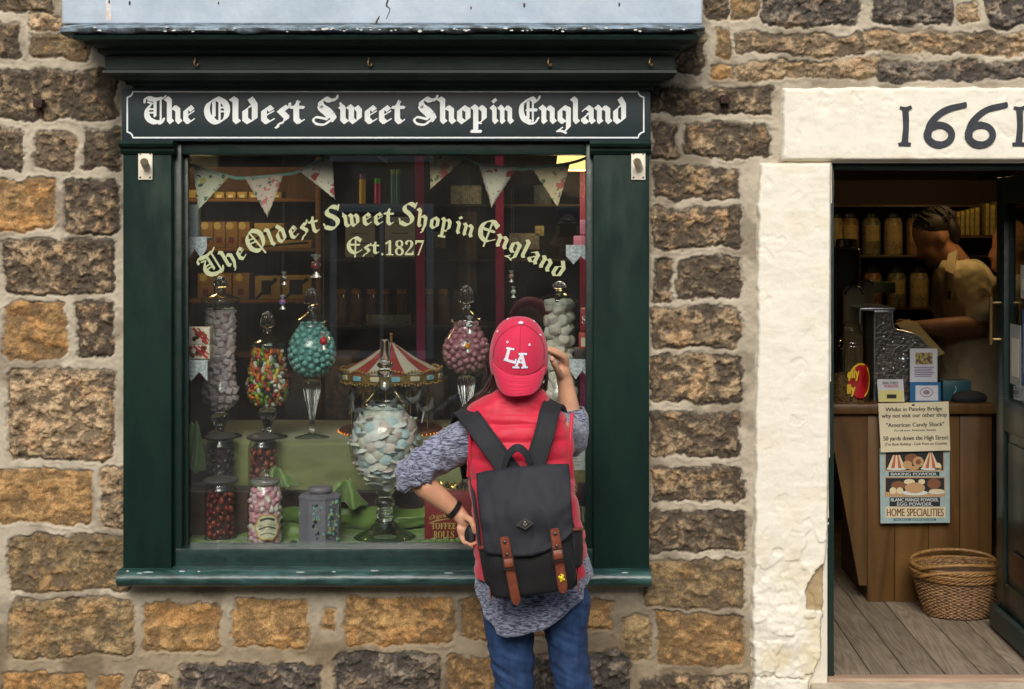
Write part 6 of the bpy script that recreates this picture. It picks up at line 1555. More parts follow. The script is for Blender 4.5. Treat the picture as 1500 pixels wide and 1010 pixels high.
mb = MB(); mb.mapped(fan_(oval(19, 26), (1256, 555)), f, .0006); lg = mb.build('logo', mk('logo_red', C(176, 28, 34), .4), root, smooth=None)
mb = MB()
ring = oval(17.5, 24)
mb.mapped(ribbon(ring[18:30] , 2.4) + ribbon(ring[31:36] + ring[0:8], 2.4), f, .0014)
def text_map(mb, s, a, b, c, d, fn, lift, shear=0.0, bold=.3):
    v, ff = text_mesh(s); mn, mx = v.min(0), v.max(0); u = (v - mn) / (mx - mn)
    for k in (-bold, bold):
        mb.add([Vector(fn(a + (b - a) * p + k, d + (c - d) * q + shear * (p - .5) * (b - a))) + Vector((0, -lift - .0001 * (k > 0), 0)) for p, q in u], ff)
text_map(mb, 'elly', 1236, 1253, 537, 556, f, .002, -.12, .5); text_map(mb, 'lly', 1236, 1247, 560, 578, f, .002, -.12, .5)
mb.build('logo_lettering', mk('logo_yellow', C(226, 200, 50), .4), lg, smooth=None)
# leaflets in holders
def leaflet(px0, px1, py0, py1, y, mat, label, deco=None, tilt=0):
    rt = empty('leaflet', (WX((px0 + px1) / 2, y), y, CT), label, 'leaflet')
    mb = MB(); mb.prism([(WX(a, y), WZ(b, y)) for a, b in ((px0 + tilt, py1), (px1 + tilt, py1), (px1, py0), (px0, py0))], y, y + .004); s = mb.build('card', mat, rt, smooth=None)
    mb = MB()
    if deco: deco(mb, y)
    return rt, s, mb
WH = mk('leaflet_white', C(196, 200, 208), .5)
rt, s, mb = leaflet(1285, 1323, 556, 589, 1.10, WH, 'small grey and yellow leaflet leaning against the cash register', tilt=2)
y = 1.10; text_into(mb, 'KING STREET', 1293, 559.5, 1316, 563.5, y, .0012, bold=.12); mb.mat(1); text_into(mb, 'WORKSHOPS', 1295, 564.3, 1316, 568, y, .0012, bold=.12); mb.mat(2); mb.box(WX(1287, y), WX(1323, y), y - .001, y, WZ(589, y), WZ(572, y)); mb.mat(0); mb.box(WX(1299, y), WX(1313, y), y - .0018, y - .001, WZ(584, y), WZ(578, y))
mb.build('print', [INK, mk('print_red', C(170, 60, 50), .6), mk('print_yellow', C(206, 200, 130), .6)], s, smooth=None)
rt, s, mb = leaflet(1333, 1373, 511, 562, 1.12, WH, 'tall white leaflet with a small photograph standing on the counter')
y = 1.12; mb.box(WX(1341, y), WX(1366, y), y - .001, y, WZ(534, y), WZ(517, y)); mb.mat(1)
for k in range(6): mb.box(WX(1339 + k % 2, y), WX(1368 - (k % 3) * 2, y), y - .001, y, WZ(539 + k * 2.6, y), WZ(537.8 + k * 2.6, y))
mb.build('print', [mk('leaf_photo', C(170, 160, 90), .5, vscale=70, col2=C(90, 60, 60), vlo=.45, vhi=.55), mk('leaf_text', C(110, 90, 130), .6)], s, smooth=None)
rt, s, mb = leaflet(1333, 1378, 560, 589, 1.09, mk('leaflet_blue', C(40, 100, 150), .4), 'low blue bordered leaflet holder in front of the tall white leaflet')
y = 1.09; mb.box(WX(1341, y), WX(1374, y), y - .001, y, WZ(587, y), WZ(565, y)); mb.mat(1); mb.mapped(ribbon(oval(9, 6.5, 1357, 575) + [oval(9, 6.5, 1357, 575)[0]], 1.2), lambda u, v: W(u, v, y), .0022); mb.mapped(fan_(oval(5, 3.4, 1357, 575), (1357, 575)), lambda u, v: W(u, v, y), .0018)
mb.build('print', [WH, mk('leaf_mauve', C(140, 120, 140), .6)], s, smooth=None)
# teal collection box and dark bag behind it
y = 1.16
rt = empty('collection_box', (WX(1402, y), y, CT), 'teal collection box with a faint white emblem on the counter', 'box')
mb = MB(); mb.box(WX(1381, y), WX(1423, y), y, y + .08, CT, WZ(558, y), .004); s = mb.build('box', mk('teal_box', C(24, 74, 84), .5), rt)
mb = MB(); mb.mapped(ribbon([(1399, 566), (1401, 571), (1398, 576), (1404, 578), (1408, 575)], 1, 3), lambda u, v: W(u, v, y), .001); mb.build('emblem', mk('pale_emblem', C(150, 176, 180), .5), s, smooth=None)
mb = MB(); mb.ball(W(1420, 583, 1.12), S(24, 1.12), 3, (1.1, .5, .45)); tag(mb.build('dark_bag', mk('black_cloth', C(26, 26, 30), .8, var=.2, vscale=20)), 'soft black bag lying on the right end of the counter', 'bag')
# scales / coffee machine shapes at the left behind the jar
y = 1.35
rt = empty('shop_scales', (WX(1262, y), y, CT), 'rounded ivory shop scales with dark edges behind the clear jar', 'scales')
for px, h, w in ((1251, 419, 13), (1270, 411, 10)):
    yy = y + (0 if px == 1251 else .14)
    pl_ = [(px - w, 575)] + [(px + w * math.cos(t), h + w - w * math.sin(t)) for t in [PI - PI * k / 12 for k in range(13)]] + [(px + w, 575)]
    mb = MB(); mb.prism([(WX(a, yy), WZ(b, yy)) for a, b in pl_], yy, yy + .05); mb.build('cheek', mk('ivory_scale', C(120, 112, 88), .3, coat=.4), rt)
    mb = MB(); mb.tube([W(a, b, yy) for a, b in pl_[1:-1]] , S(1.6, yy), 6); mb.build('edge', mk('scale_edge', C(20, 40, 36), .25, coat=.5), rt)
mb = MB(); mb.box(WX(1276, 1.6), WX(1312, 1.6), 1.6, 1.75, WZ(430, 1.6), WZ(414, 1.6), .004); tag(mb.build('glass_dish', mk('greenish_glass', C(120, 140, 120), .1, trans=.5)), 'greenish glass dish on the scales behind the cash register', 'dish')
mb = MB(); mb.box(WX(1218, 1.6), WX(1262, 1.6), 1.6, 1.8, CT, WZ(362, 1.6), .02, 3); mb.lathe(lp([(16, 364), (16, 352), (12, 350), (12, 352)], 1.7), WX(1240, 1.7), 1.7, 24); tag(mb.build('coffee_machine', mk('black_machine', C(28, 26, 26), .3, coat=.5)), 'black machine with round top standing behind the scales', 'machine')
# back shelves with jars and books
y = 2.55
SH2 = empty('jar_shelving', (WX(1340, y), y + .1, FLZ), 'dark wooden shelving with rows of jars behind the shop counter', 'shelving')
for py in (300, 374, 451, 530):
    mb = MB(); mb.box(WX(1190, y), WX(1500, y), y, y + .22, WZ(py + 4, y), WZ(py, y), .003); mb.build('shelf', mk('jar_shelf_wood', C(74, 50, 32), .5, var=.3, vscale=8), SH2)
mb = MB(); mb.box(WX(1185, y), WX(1505, y), y + .24, y + .27, FLZ, WZ(262, y)); mb.build('back_panel', mk('shelf_back_dark', C(56, 38, 24), .7), SH2, smooth=None)
jl = mk('jar_label_old', C(170, 150, 96), .6, var=.1, vscale=40); jb = [mk('shelf_jar_sweets_%d' % k, C(*c), .4, vscale=70, col2=tuple(.5 * q for q in C(*c)), vlo=.42, vhi=.58) for k, c in enumerate(((170, 150, 110), (150, 110, 80), (130, 120, 90)))]
jlid = mk('shelf_jar_lid', C(30, 28, 26), .3)
WORD9 = ('first', 'second', 'third', 'fourth', 'fifth', 'sixth', 'seventh')
n = 0
for row, (base, top, xs_) in enumerate(((373.5, 308, [1222, 1244, 1276, 1308, 1341, 1373]), (450.5, 388, [1241, 1278, 1313, 1346, 1379]))):
    for q, px in enumerate(xs_):
        yy = y + .09
        rt = empty('shelf_jar', (WX(px, yy), yy, WZ(base, yy)), 'cream labelled jar, %s from the left on the %s shelf behind the counter' % (WORD9[q], ('upper', 'lower')[row]), 'jar', 'jars on the shelves behind the counter')
        mb = MB(); mb.lathe(lp([(13.5, base), (14, base - 3), (14, top + 20), (12, top + 14), (11, top + 12)], yy), WX(px, yy), yy, 20); mb.build('body', jb[n % 3], rt)
        mb = MB(); mb.lathe(lp([(11, top + 12), (11, top + 6), (6, top + 3), (4, top)], yy), WX(px, yy), yy, 16); mb.build('lid', jlid, rt)
        g = cyl_map(px, yy, 14.2)
        mb = MB(); xs2 = np.linspace(-11, 11, 7); mb.mapped([[(px + a, base - 20), (px + b, base - 20), (px + b, top + 22), (px + a, top + 22)] for a, b in zip(xs2[:-1], xs2[1:])], g, .0006); lb_ = mb.build('label', jl, rt, smooth=None)
        mb = MB(); mb.mapped(ribbon([(px - 6, top + 30), (px + 6, top + 30)], 1.2) + ribbon([(px - 4, top + 34), (px + 4, top + 34)], 1), g, .0014); mb.build('print', INK, lb_, smooth=None)
        n += 1
y = 2.4
mb = MB(); mb.box(WX(1392, y), WX(1500, y), y, y + .14, WZ(349, y), WZ(345, y)); tag(mb.build('packet_shelf', MATS['jar_shelf_wood']), 'short wooden shelf of upright packets behind the man in the pale shirt', 'shelf')
for q, (a, b, t) in enumerate(((1401, 1407, 311), (1408.5, 1414, 309), (1416, 1421, 308), (1422.5, 1428, 306), (1429.5, 1436, 304), (1445, 1450, 298), (1452, 1459, 300), (1460.5, 1467, 296))):
    mb = MB(); mb.box(WX(a, y), WX(b, y), y + .01, y + .12, WZ(344.8, y), WZ(t, y), .002); mb.mat(1); mb.box(WX(a + .6, y), WX(b - .6, y), y + .009, y + .01, WZ(t + 6, y), WZ(t + 1, y))
    r = mb.build('upright_packet', [mk('packet_tan', C(150, 132, 70), .6, var=.2, vscale=40), mk('packet_gold', C(190, 164, 70), .4)])
    tag(r, 'narrow yellow packet standing upright, %s on the shelf behind the man' % ('first', 'second', 'third', 'fourth', 'fifth', 'sixth', 'seventh', 'eighth')[q], 'packet', 'upright packets on the shelf')
# ---------------------------------------------------------------- wicker basket
cx, cy = WX(1404, .88), .88
root = empty('wicker_basket', (cx, cy, FLZ), 'stack of two brown wicker shopping baskets on the floor by the counter', 'basket')
WK = mk('wicker', C(140, 108, 74), .6, var=.5, vscale=60, vlo=.35, vhi=.65); WKR = mk('wicker_rim', C(140, 104, 58), .5, var=.4, vscale=80, vlo=.35, vhi=.65)
HB = S(63, .88)
def brad(t):                                     # half axes at height fraction t
    return (.124 + .052 * t ** .8, .098 + .046 * t ** .8)
NS = 30
mb = MB()
rows = 24
for r in range(rows):
    t = (r + .5) / rows; rx, ry = brad(t); z = FLZ + .006 + HB * .93 * t; ph = r % 2
    pts = []
    for k in range(NS * 4 + 1):
        a = 2 * PI * k / (NS * 4); o = .0042 * math.cos(NS / 2 * 2 * a + PI * ph)
        pts.append((cx + (rx + o) * math.cos(a), cy + (ry + o) * math.sin(a), z + .0008 * math.sin(5 * a + r)))
    mb.tube(pts, .0036, 6, cap=False)
mb.build('woven_side', WK, root, smooth=80)
for k in range(NS):
    a = 2 * PI * (k + .5) / NS
    mb = MB(); mb.tube([(cx + brad(t)[0] * math.cos(a), cy + brad(t)[1] * math.sin(a), FLZ + .004 + HB * t) for t in (0, .3, .6, 1)], .0035, 6); mb.build('stake', WK, root, smooth=80)
def braid(z, k, r, name):
    mb = MB(); rx, ry = brad(1.0); rx += k; ry += k
    for s in range(4):
        pts = []
        for q in range(161):
            a = 2 * PI * q / 160; b = a * 11 + s * PI / 2
            pts.append((cx + (rx + r * math.cos(b)) * math.cos(a), cy + (ry + r * math.cos(b)) * math.sin(a), z + r * math.sin(b) + .004 * math.cos(2 * a)))
        mb.tube(pts, .0042, 6, cap=False)
    mb.build(name, WKR, root, smooth=80)
braid(FLZ + HB * .95, .004, .006, 'rim'); braid(FLZ + HB * 1.03, .008, .006, 'rim'); braid(FLZ + HB * 1.14, .004, .006, 'upper_rim'); braid(FLZ + .012, -.060, .005, 'foot')
mb = MB()
for r in range(4):
    rx, ry = brad(1.0); z = FLZ + HB * (1.05 + .025 * r)
    mb.tube([(cx + (rx + .002 * math.cos(30 * a)) * math.cos(a), cy + (ry + .002 * math.cos(30 * a)) * math.sin(a), z) for a in [2 * PI * k / 120 for k in range(121)]], .0036, 6, cap=False)
mb.build('inner_basket', WK, root, smooth=80)
mb = MB(); mb.lathe([(.001, FLZ + .02), (.10, FLZ + .02), (.155, FLZ + HB)], 0, 0, 32, cap=False); mb.v = [(cx + a, cy + b * .82, c) for a, b, c in mb.v]; mb.build('lining', mk('wicker_dark_in', C(70, 48, 30), .8, var=.4, vscale=60), root, smooth=80)
for s in (-1, 1):
    for dz, zz in ((0, .98), (0, 1.15)):
        mb = MB(); rx, ry = brad(1.0); yy = cy - ry * .55 if s < 0 else cy + ry * .55
        pts = [(cx + rx * .95 * math.cos(a), yy + s * ry * .45 * math.sin(a) * (1 if s > 0 else 1), FLZ + HB * zz + .030 * math.sin(a)) for a in [PI * k / 20 for k in range(21)]]
        mb.tube(pts, .0075, 8); mb.build('handle', WKR, root, smooth=80)
# ================================================================ PEOPLE
from mathutils import noise as mnoise
def cap_(mb, p0, r0, p1, r1, seg=14):
    """tapered limb segment with round ends"""
    mb.tube([p0, Vector(p0).lerp(Vector(p1), .5), p1], [r0, (r0 + r1) / 2, r1], seg)
    mb.ball(p0, r0, 2); mb.ball(p1, r1, 2)
def chain(mb, pts):
    """pts: (point, radius)"""
    for (a, ra), (b, rb) in zip(pts[:-1], pts[1:]): cap_(mb, a, ra, b, rb)
def dispmesh(me, fn):
    me.update()
    nr = [v.normal.copy() for v in me.vertices]
    for v, n in zip(me.vertices, nr): v.co = v.co + n * fn(v.co, n)
    me.update()
    return me
def ring(c, rx, ry, n=40, rot=0.0, tilt=0.0):
    """horizontal ellipse; tilt leans it sideways"""
    out = []
    for k in range(n):
        a = 2 * PI * k / n
        x, y_ = rx * math.cos(a), ry * math.sin(a)
        out.append(Vector((c[0] + x * math.cos(rot) - y_ * math.sin(rot), c[1] + x * math.sin(rot) + y_ * math.cos(rot), c[2] + x * tilt)))
    return out
def hires(mb, voxel, it=4):
    return remesh(mb.mesh(), voxel, it)
SKIN = mk('skin', C(206, 156, 124), .48, var=.10, vscale=14, sss=.12, bump=.08, bscale=180)
NAIL = mk('nail', C(222, 172, 156), .3)
HAIR = mk('dark_hair', C(62, 46, 42), .38, var=.35, vscale=60, stretch=(1, 1, .1))
MARL = mk('marl_knit', C(150, 156, 176), .9, vscale=130, col2=C(54, 58, 76), vlo=.40, vhi=.60, stretch=(.4, 1, 1.8), bump=.35, bscale=260, sheen=.3, detail=3)
REDV = mk('red_quilted_nylon', C(202, 28, 58), .6, var=.10, vscale=20, bump=.10, bscale=140, sheen=.2)
REDC = mk('red_cap_cotton', C(204, 32, 72), .8, var=.05, vscale=30, bump=.12, bscale=500, sheen=.2)
DENIM = mk('blue_denim', C(38, 70, 114), .75, vscale=40, col2=C(22, 44, 80), vlo=.38, vhi=.66, stretch=(1, 1, .35), bump=.25, bscale=420)
YW = -.60
def P(px, py, dy=0.0): return W(px, py, YW + dy)
G0 = 0.0
root = empty('person', Vector((WX(790, YW), YW, 0)), 'person in red cap, red vest and jeans seen from behind, peering into the shop window', 'person')
# ---- body: one continuous surface
mb = MB()
lev = [(596, 757, .045, .05), (608, 757, .09, .06), (622, 758, .125, .08), (660, 760, .128, .092), (720, 766, .118, .088), (780, 772, .122, .09), (840, 779, .142, .102), (872, 785, .150, .110)]
mb.loft([ring(P(cx, py), rx, ry, 28) for py, cx, rx, ry in lev])
cap_(mb, P(758, 605, 0), .05, P(760, 570, .02), .046)
mb.ball(P(760, 522, .03), 1.0, 3, (.074, .092, .108))
mb.ball(P(760, 545, .05), 1.0, 2, (.058, .075, .070))
cap_(mb, P(760, 518, .12), .010, P(760, 533, .138), .014)            # nose
mb.ball(P(760, 545, .115), 1.0, 2, (.022, .012, .010)); mb.ball(P(760, 561, .10), .022, 2)     # mouth, chin
for s in (-1, 1): mb.ball(P(760 + s * 37, 530, .02), 1.0, 2, (.010, .022, .032))
legL = [(P(746, 880), .076), (P(747, 925), .064), (P(754, 1010, .01), .050), (P(757, 1060, .02), .046), (P(756, 1120, -.01), .046), (P(756, 1222, -.01), .034)]
legR = [(P(826, 880), .074), (P(829, 925), .056), (P(841, 1010, .01), .047), (P(848, 1060, .02), .044), (P(852, 1120, -.01), .045), (P(855, 1222, -.01), .034)]
chain(mb, legL); chain(mb, legR)
for a in (legL, legR): cap_(mb, a[-1][0] + Vector((0, 0, -.03)), .034, a[-1][0] + Vector((0, .14, -.058)), .026)
aL = [(P(696, 632), .044), (P(650, 664, -.01), .040), (P(608, 696, -.03), .034), (P(622, 712, -.03), .036), (P(645, 730, -.02), .031), (P(667, 748, -.01), .0245)]
chain(mb, aL)
aR = [(P(818, 630, .0), .040), (P(828, 642, .12), .034), (P(834, 638, .215), .032), (P(834, 600, .235), .033), (P(829, 566, .23), .0265), (P(826, 553, .225), .024)]
chain(mb, aR)
# left hand on the hip, closed on the black object
def finger(mb, pts, r0=.0088, r1=.0066):
    n = len(pts)
    chain(mb, [(p, r0 + (r1 - r0) * k / (n - 1)) for k, p in enumerate(pts)])
mb.ball(P(680, 764, -.015), 1.0, 3, (.021, .016, .027), Matrix.Rotation(math.radians(-35), 3, 'Y'))
cap_(mb, P(667, 748, -.01), .024, P(680, 762, -.015), .021)
finger(mb, [P(681, 757, -.03), P(690, 762, -.05), P(694, 771, -.055), P(696, 780, -.05)], .0105, .008)          # thumb
finger(mb, [P(688, 770, -.01), P(697, 776, -.005), P(703, 784, -.012), P(704, 791, -.03)])
finger(mb, [P(682, 776, -.02), P(688, 788, -.01), P(694, 795, -.025), P(697, 796, -.042)])
finger(mb, [P(677, 777, -.025), P(681, 790, -.018), P(687, 798, -.034), P(691, 799, -.05)])
finger(mb, [P(672, 774, -.025), P(675, 786, -.022), P(680, 795, -.036), P(684, 796, -.05)], .008, .006)
# right hand raised to the brow
mb.ball(P(824, 541, .21), 1.0, 3, (.021, .017, .034), Matrix.Rotation(math.radians(8), 3, 'Y'))
cap_(mb, P(826, 553, .225), .024, P(824, 541, .215), .024)
finger(mb, [P(829, 533, .20), P(826, 524, .18), P(815, 518, .16), P(803, 513, .15)], .0095, .007)
finger(mb, [P(830, 531, .215), P(827, 521, .20), P(816, 514, .185), P(804, 510, .175)], .0092, .007)
finger(mb, [P(829, 532, .23), P(826, 523, .225), P(816, 517, .212), P(806, 514, .20)], .009, .0066)
finger(mb, [P(827, 536, .24), P(823, 528, .24), P(814, 522, .23), P(807, 519, .22)], .008, .006)
finger(mb, [P(820, 550, .195), P(816, 541, .165), P(811, 532, .145), P(808, 525, .14)], .0115, .0085)          # thumb
me = hires(mb, .0042, 3)
link_mesh('body', me, SKIN, root, smooth=180)
mb = MB(); mb.ball(P(808.4, 526.2, .132), 1.0, 2, (.0062, .003, .008), Matrix.Rotation(math.radians(-20), 3, 'Y')); mb.build('thumbnail', NAIL, root, smooth=80)
for s in (-1, 1):
    mb = MB(); mb.ball(P(760 + s * 15, 518, .105), .011, 2); mb.build('eye', mk('eye_dark', C(50, 40, 36), .2), root, smooth=80)
# ---- jeans
mb = MB()
mb.loft([ring(P(cx, py), rx, ry, 28) for py, cx, rx, ry in ((828, 778, .150, .108), (860, 781, .157, .114), (880, 785, .155, .112), (888, 787, .14, .105))])
chain(mb, [(p, r + .007) for p, r in legL[:-1]] + [(legL[-1][0], .046)]); chain(mb, [(p, r + .007) for p, r in legR[:-1]] + [(legR[-1][0], .046)])
me = hires(mb, .006, 5)
def jw(co, n):
    py = 335 + (CAMZ - co.z) / .002
    k = (1 - abs(mnoise.noise(Vector((co.x * 9, co.y * 9, co.z * 34 + co.x * 16)))) * 3) * .0042
    k2 = mnoise.noise(Vector((co.x * 9, co.y * 9, co.z * 24 + co.x * 16 * (1 if co.x < 0 else -1)))) * .004
    return k * (1.0 if py > 960 else .6) + k2
link_mesh('jeans', dispmesh(me, jw), DENIM, root, smooth=180)
# seam down the seat and legs
mb = MB()
for pts in ([(800, 888), (790, 905)],):
    pass
for a in (legL, legR):
    c = Vector((a[-1][0].x, a[-1][0].y, 0)); mb = MB()
    mb.loft([[Vector((c.x + sx * .040 * w_, c.y - .06 + (.27) * t, z)) for sx, z in ((-1, h0), (-1.0, h1), (-.6, h1 + .012), (.6, h1 + .012), (1.0, h1), (1, h0))] for t, w_, h0, h1 in ((0, .7, .0, .05), (.15, 1, .0, .06), (.5, 1.05, .0, .055), (.8, 1.1, .0, .04), (1, .6, .002, .02))])
    mb.build('shoe', mk('grey_shoe', C(90, 90, 96), .7), root, smooth=60)
# ---- grey marl shirt: sleeves and tail
def sleeve(pts, rad, axis_freq, name, seed):
    q = smoothpts([(*p, r) for p, r in zip(pts, rad)], 14)
    mb = MB(); mb.tube([Vector(a[:3]) for a in q], [a[3] for a in q], 40, cap=False)
    me = mb.mesh()
    A, B = Vector(pts[0]), Vector(pts[-1]); d = (B - A).normalized(); L = (B - A).length
    def f(co, n):
        t = (co - A).dot(d) / L
        k = mnoise.noise(Vector((co.dot(d) * axis_freq + seed, n.x * 1.6, n.z * 1.6 + co.z * 8)))
        r = (1 - abs(k) * 2.2)
        k3 = 1 - abs(mnoise.noise(Vector((co.dot(d) * 17 + seed * 2, n.x * .9 + co.x * 6, n.z * .9)))) * 2.6
        return (r * .006 + k3 * .0085 * (.4 + t) + mnoise.noise(co * 30) * .004) * min(1, max(.25, t * 1.5))
    dispmesh(me, f)
    o = link_mesh(name, me, MARL, root, smooth=180)
    m = o.modifiers.new('t', 'SOLIDIFY'); m.thickness = .003; m.offset = -1
    return o
sleeve([P(708, 638), P(676, 648, -.005), P(644, 665, -.015), P(617, 685, -.03), P(606, 697, -.035), P(609, 708, -.035)], [.060, .058, .051, .046, .044, .037], 34, 'sleeve', 3)
sleeve([P(790, 630, -.02), P(816, 632, .04), P(829, 642, .15), P(833, 640, .215), P(834, 619, .235), P(833, 600, .235)], [.060, .056, .050, .046, .042, .035], 34, 'sleeve', 9)
n = 72; rows = 30
hx = [690, 697, 704, 712, 728, 745, 766, 790, 812, 830, 848, 862, 870]; hy = [838, 846, 872, 893, 911, 917, 913, 906, 897, 885, 866, 846, 838]
rings = []
for j in range(rows + 1):
    t = j / rows; rg = []
    for k in range(n):
        a = 2 * PI * k / n
        u = math.cos(a)
        pxe = 780 + 83 * u
        bot = float(np.interp(pxe, hx, hy))
        py = 800 + (bot - 800) * t
        rx = (.157 + .012 * math.sin(t * PI * .5)); ry = .118 + .022 * t
        rip = .006 * t * math.sin(a * 9 + 1.3) + .004 * t * math.sin(a * 17)
        p = P(778 + 3 * t, py); rg.append(Vector((p.x + (rx + rip) * u, p.y + (ry + rip) * math.sin(a), p.z)))
    rings.append(rg)
mb = MB(); mb.loft(rings, cap=False); me = mb.mesh()
dispmesh(me, lambda co, n_: mnoise.noise(Vector((co.x * 26, co.y * 20, co.z * 9))) * .006)
o = link_mesh('shirt_tail', me, MARL, root, smooth=180); m = o.modifiers.new('t', 'SOLIDIFY'); m.thickness = .003
# ---- red quilted vest
vl = [(572, 729, 794, .062), (580, 716, 800, .072), (590, 698, 806, .080), (600, 686, 815, .088), (610, 683, 827, .096), (625, 682, 834, .106), (645, 684, 838, .115), (680, 686, 838, .120), (705, 688, 838, .120), (740, 693, 845, .118), (780, 697, 853, .122), (815, 697, 857, .130), (836, 697, 858, .135), (841, 698, 857, .132)]
q = smoothpts(vl, 9)
rings = []
seams = [617.0, 641.0, 667.0, 697.0, 728.0, 760.0, 792.0, 822.0]
for py, l, r, ry in q:
    d = min(abs(py - s) for s in seams); puff = (1 - math.exp(-(d / 5.0) ** 2)) * .006 - .003
    if py < 604: puff = 0
    p = P((l + r) / 2, py); rx = S((r - l) / 2, YW)
    rings.append([Vector((p.x + (rx + puff * .6) * math.copysign(abs(math.cos(a)) ** .86, math.cos(a)), p.y + (ry + puff) * math.copysign(abs(math.sin(a)) ** .86, math.sin(a)), p.z)) for a in [2 * PI * k / 96 for k in range(96)]])
mb = MB(); mb.loft(rings, cap=False); me = mb.mesh()
def vw(co, n_):
    return mnoise.noise(Vector((co.x * 16, co.y * 10, co.z * 30))) * .0055 + (1 - abs(mnoise.noise(Vector((co.x * 20 + co.z * 8, co.y * 12, co.z * 44)))) * 3) * .0016 + mnoise.noise(Vector((co.x * 50, co.y * 20, co.z * 26))) * .0022
vest = link_mesh('padded_vest', dispmesh(me, vw), REDV, root, smooth=180)
m = vest.modifiers.new('t', 'SOLIDIFY'); m.thickness = .006; m.offset = 0
mb = MB()
for cx, off in ((687, -1), (836, 1)):
    pts = [P(cx + 8 * math.sin(t * PI) * -off * .3 + (2 if off > 0 else -1), 606 + 92 * t, -.045 - .03 * math.sin(t * PI)) for t in [k / 14 for k in range(15)]]
    mb.tube(pts, .0055, 8)
mb.build('armhole_binding', REDV, vest, smooth=80)
mb = MB(); mb.tube([P(688, 690, -.02), P(689, 700, -.03), P(677, 712, -.03)], .0012, 5); mb.tube([P(677.5, 704, -.03), P(676.5, 713, -.03)], .0032, 6); mb.build('drawcord', mk('black_cord', C(26, 26, 28), .6), root)
# ---- cap, worn back to front
CC = P(760, 524, .005); CRX, CRY, CRZ, CE = .0862, .105, .1205, .80
def on_cap(u, v, lift=0.0):
    y_ = CC.y - CRY * .9
    for k in range(6):
        p = W(u, v, y_); c_ = math.sqrt(max(1 - ((p.z - CC.z) / CRZ) ** 2, 1e-4)) ** CE; e = c_ * c_ - ((p.x - CC.x) / CRX) ** 2
        y_ = CC.y - CRY * math.sqrt(max(e, .003))
    return W(u, v, y_)
cap_root = empty('crown_tmp', (0, 0, 0)); bpy.data.objects.remove(cap_root)
mb = MB(); NU, NV = 64, 26
prof = [(math.cos(t) , math.sin(t)) for t in [-.42 + (PI / 2 + .42) * k / NV for k in range(NV + 1)]]
rings = [[Vector((CC.x + CRX * c ** CE * math.cos(a), CC.y + CRY * c ** CE * math.sin(a), CC.z + CRZ * s)) for a in [2 * PI * k / NU for k in range(NU)]] for c, s in prof[:-1]]
mb.loft(rings, cap=False); n0 = len(mb.v); mb.add([CC + Vector((0, 0, CRZ))], []); top = len(mb.v) - 1
b = (len(rings) - 1) * NU; mb.f += [(b + k, b + (k + 1) % NU, top) for k in range(NU)]; mb.m += [0] * NU
cp = mb.build('cap', REDC, root, smooth=80); m = cp.modifiers.new('t', 'SOLIDIFY'); m.thickness = .003
# peak over the neck
nu, nv = 40, 14; rows_ = []
for j in range(nv + 1):
    t = j / nv; rw = []
    for i in range(nu + 1):
        u = -1 + 2 * i / nu
        seam = (760 + 41.5 * u, 551 - 19 * abs(u) ** 2.2 + 3 * u)
        tip = (761 + 38 * u * (1 - .12 * abs(u) ** 3) , 581 - 22 * abs(u) ** 3.2 - 2.5 * u)
        px, py = seam[0] + (tip[0] - seam[0]) * t, seam[1] + (tip[1] - seam[1]) * t
        ys = on_cap(min(max(seam[0], 720), 800), min(seam[1], 556)).y
        bow = .035 * (1 - u * u)
        rw.append(W(px, py, ys - .003 - (.030 + bow * .6) * t * (1 - .35 * t) - .004 * (1 - u * u)))
    rows_.append(rw)
mb = MB(); V = [p for r in rows_ for p in r]; mb.add(V, [(j * (nu + 1) + i, j * (nu + 1) + i + 1, (j + 1) * (nu + 1) + i + 1, (j + 1) * (nu + 1) + i) for j in range(nv) for i in range(nu)])
o = mb.build('peak', REDC, cp, smooth=80); m = o.modifiers.new('t', 'SOLIDIFY'); m.thickness = .004; m.offset = 0
for off in (4, 7.5, 11, 14.5, 18, 21.5, 25):
    mb = MB(); k_ = off / 30; ps_ = [rows_[min(nv, int(round(k_ * nv)))][i] + Vector((0, -.0026, .0004)) for i in range(2, nu - 1)]
    mb.tube(ps_, .0005, 4); mb.build('peak_stitching', mk('peak_thread', C(186, 30, 56), .8), cp, smooth=80)
SEAM = mk('cap_seam', C(150, 20, 44), .85)
for pts, w in (([(722, 527), (725, 508), (737, 488), (763, 476), (784, 486), (796, 505), (797, 527)], 1.0), ([(763, 474), (762, 500), (761, 525), (760, 549)], .8), ([(721, 531), (738, 545), (760, 550), (782, 546), (798, 533)], 1.2)):
    mb = MB(); mb.mapped(ribbon(pts, w, 8), on_cap, .0007); mb.build('seam', SEAM, cp, smooth=None)
CW_ = mk('white_thread', C(222, 220, 230), .7, var=.1, vscale=200)
mb = MB(); c = on_cap(763, 474.5); mb.ball(c + Vector((0, 0, .002)), .0088, 2, (1, .8, .62)); mb.build('button', CW_, cp, smooth=80)
for px, py in ((743.5, 501.5), (775.5, 505.5), (729, 486), (791.5, 491), (744, 468), (782, 471)):
    c = on_cap(px, py); n_ = Vector(((c.x - CC.x) / CRX ** 2, (c.y - CC.y) / CRY ** 2, (c.z - CC.z) / CRZ ** 2)).normalized()
    qq = n_.to_track_quat('Z', 'Y').to_matrix().to_4x4(); M = Matrix.Translation(c + n_ * .001) @ qq
    mb = MB(); mb.tube([M @ Vector((.0026 * math.cos(t), .0026 * math.sin(t), 0)) for t in [2 * PI * k / 12 for k in range(13)]], .0013, 6, cap=False); mb.build('eyelet', CW_, cp, smooth=80)
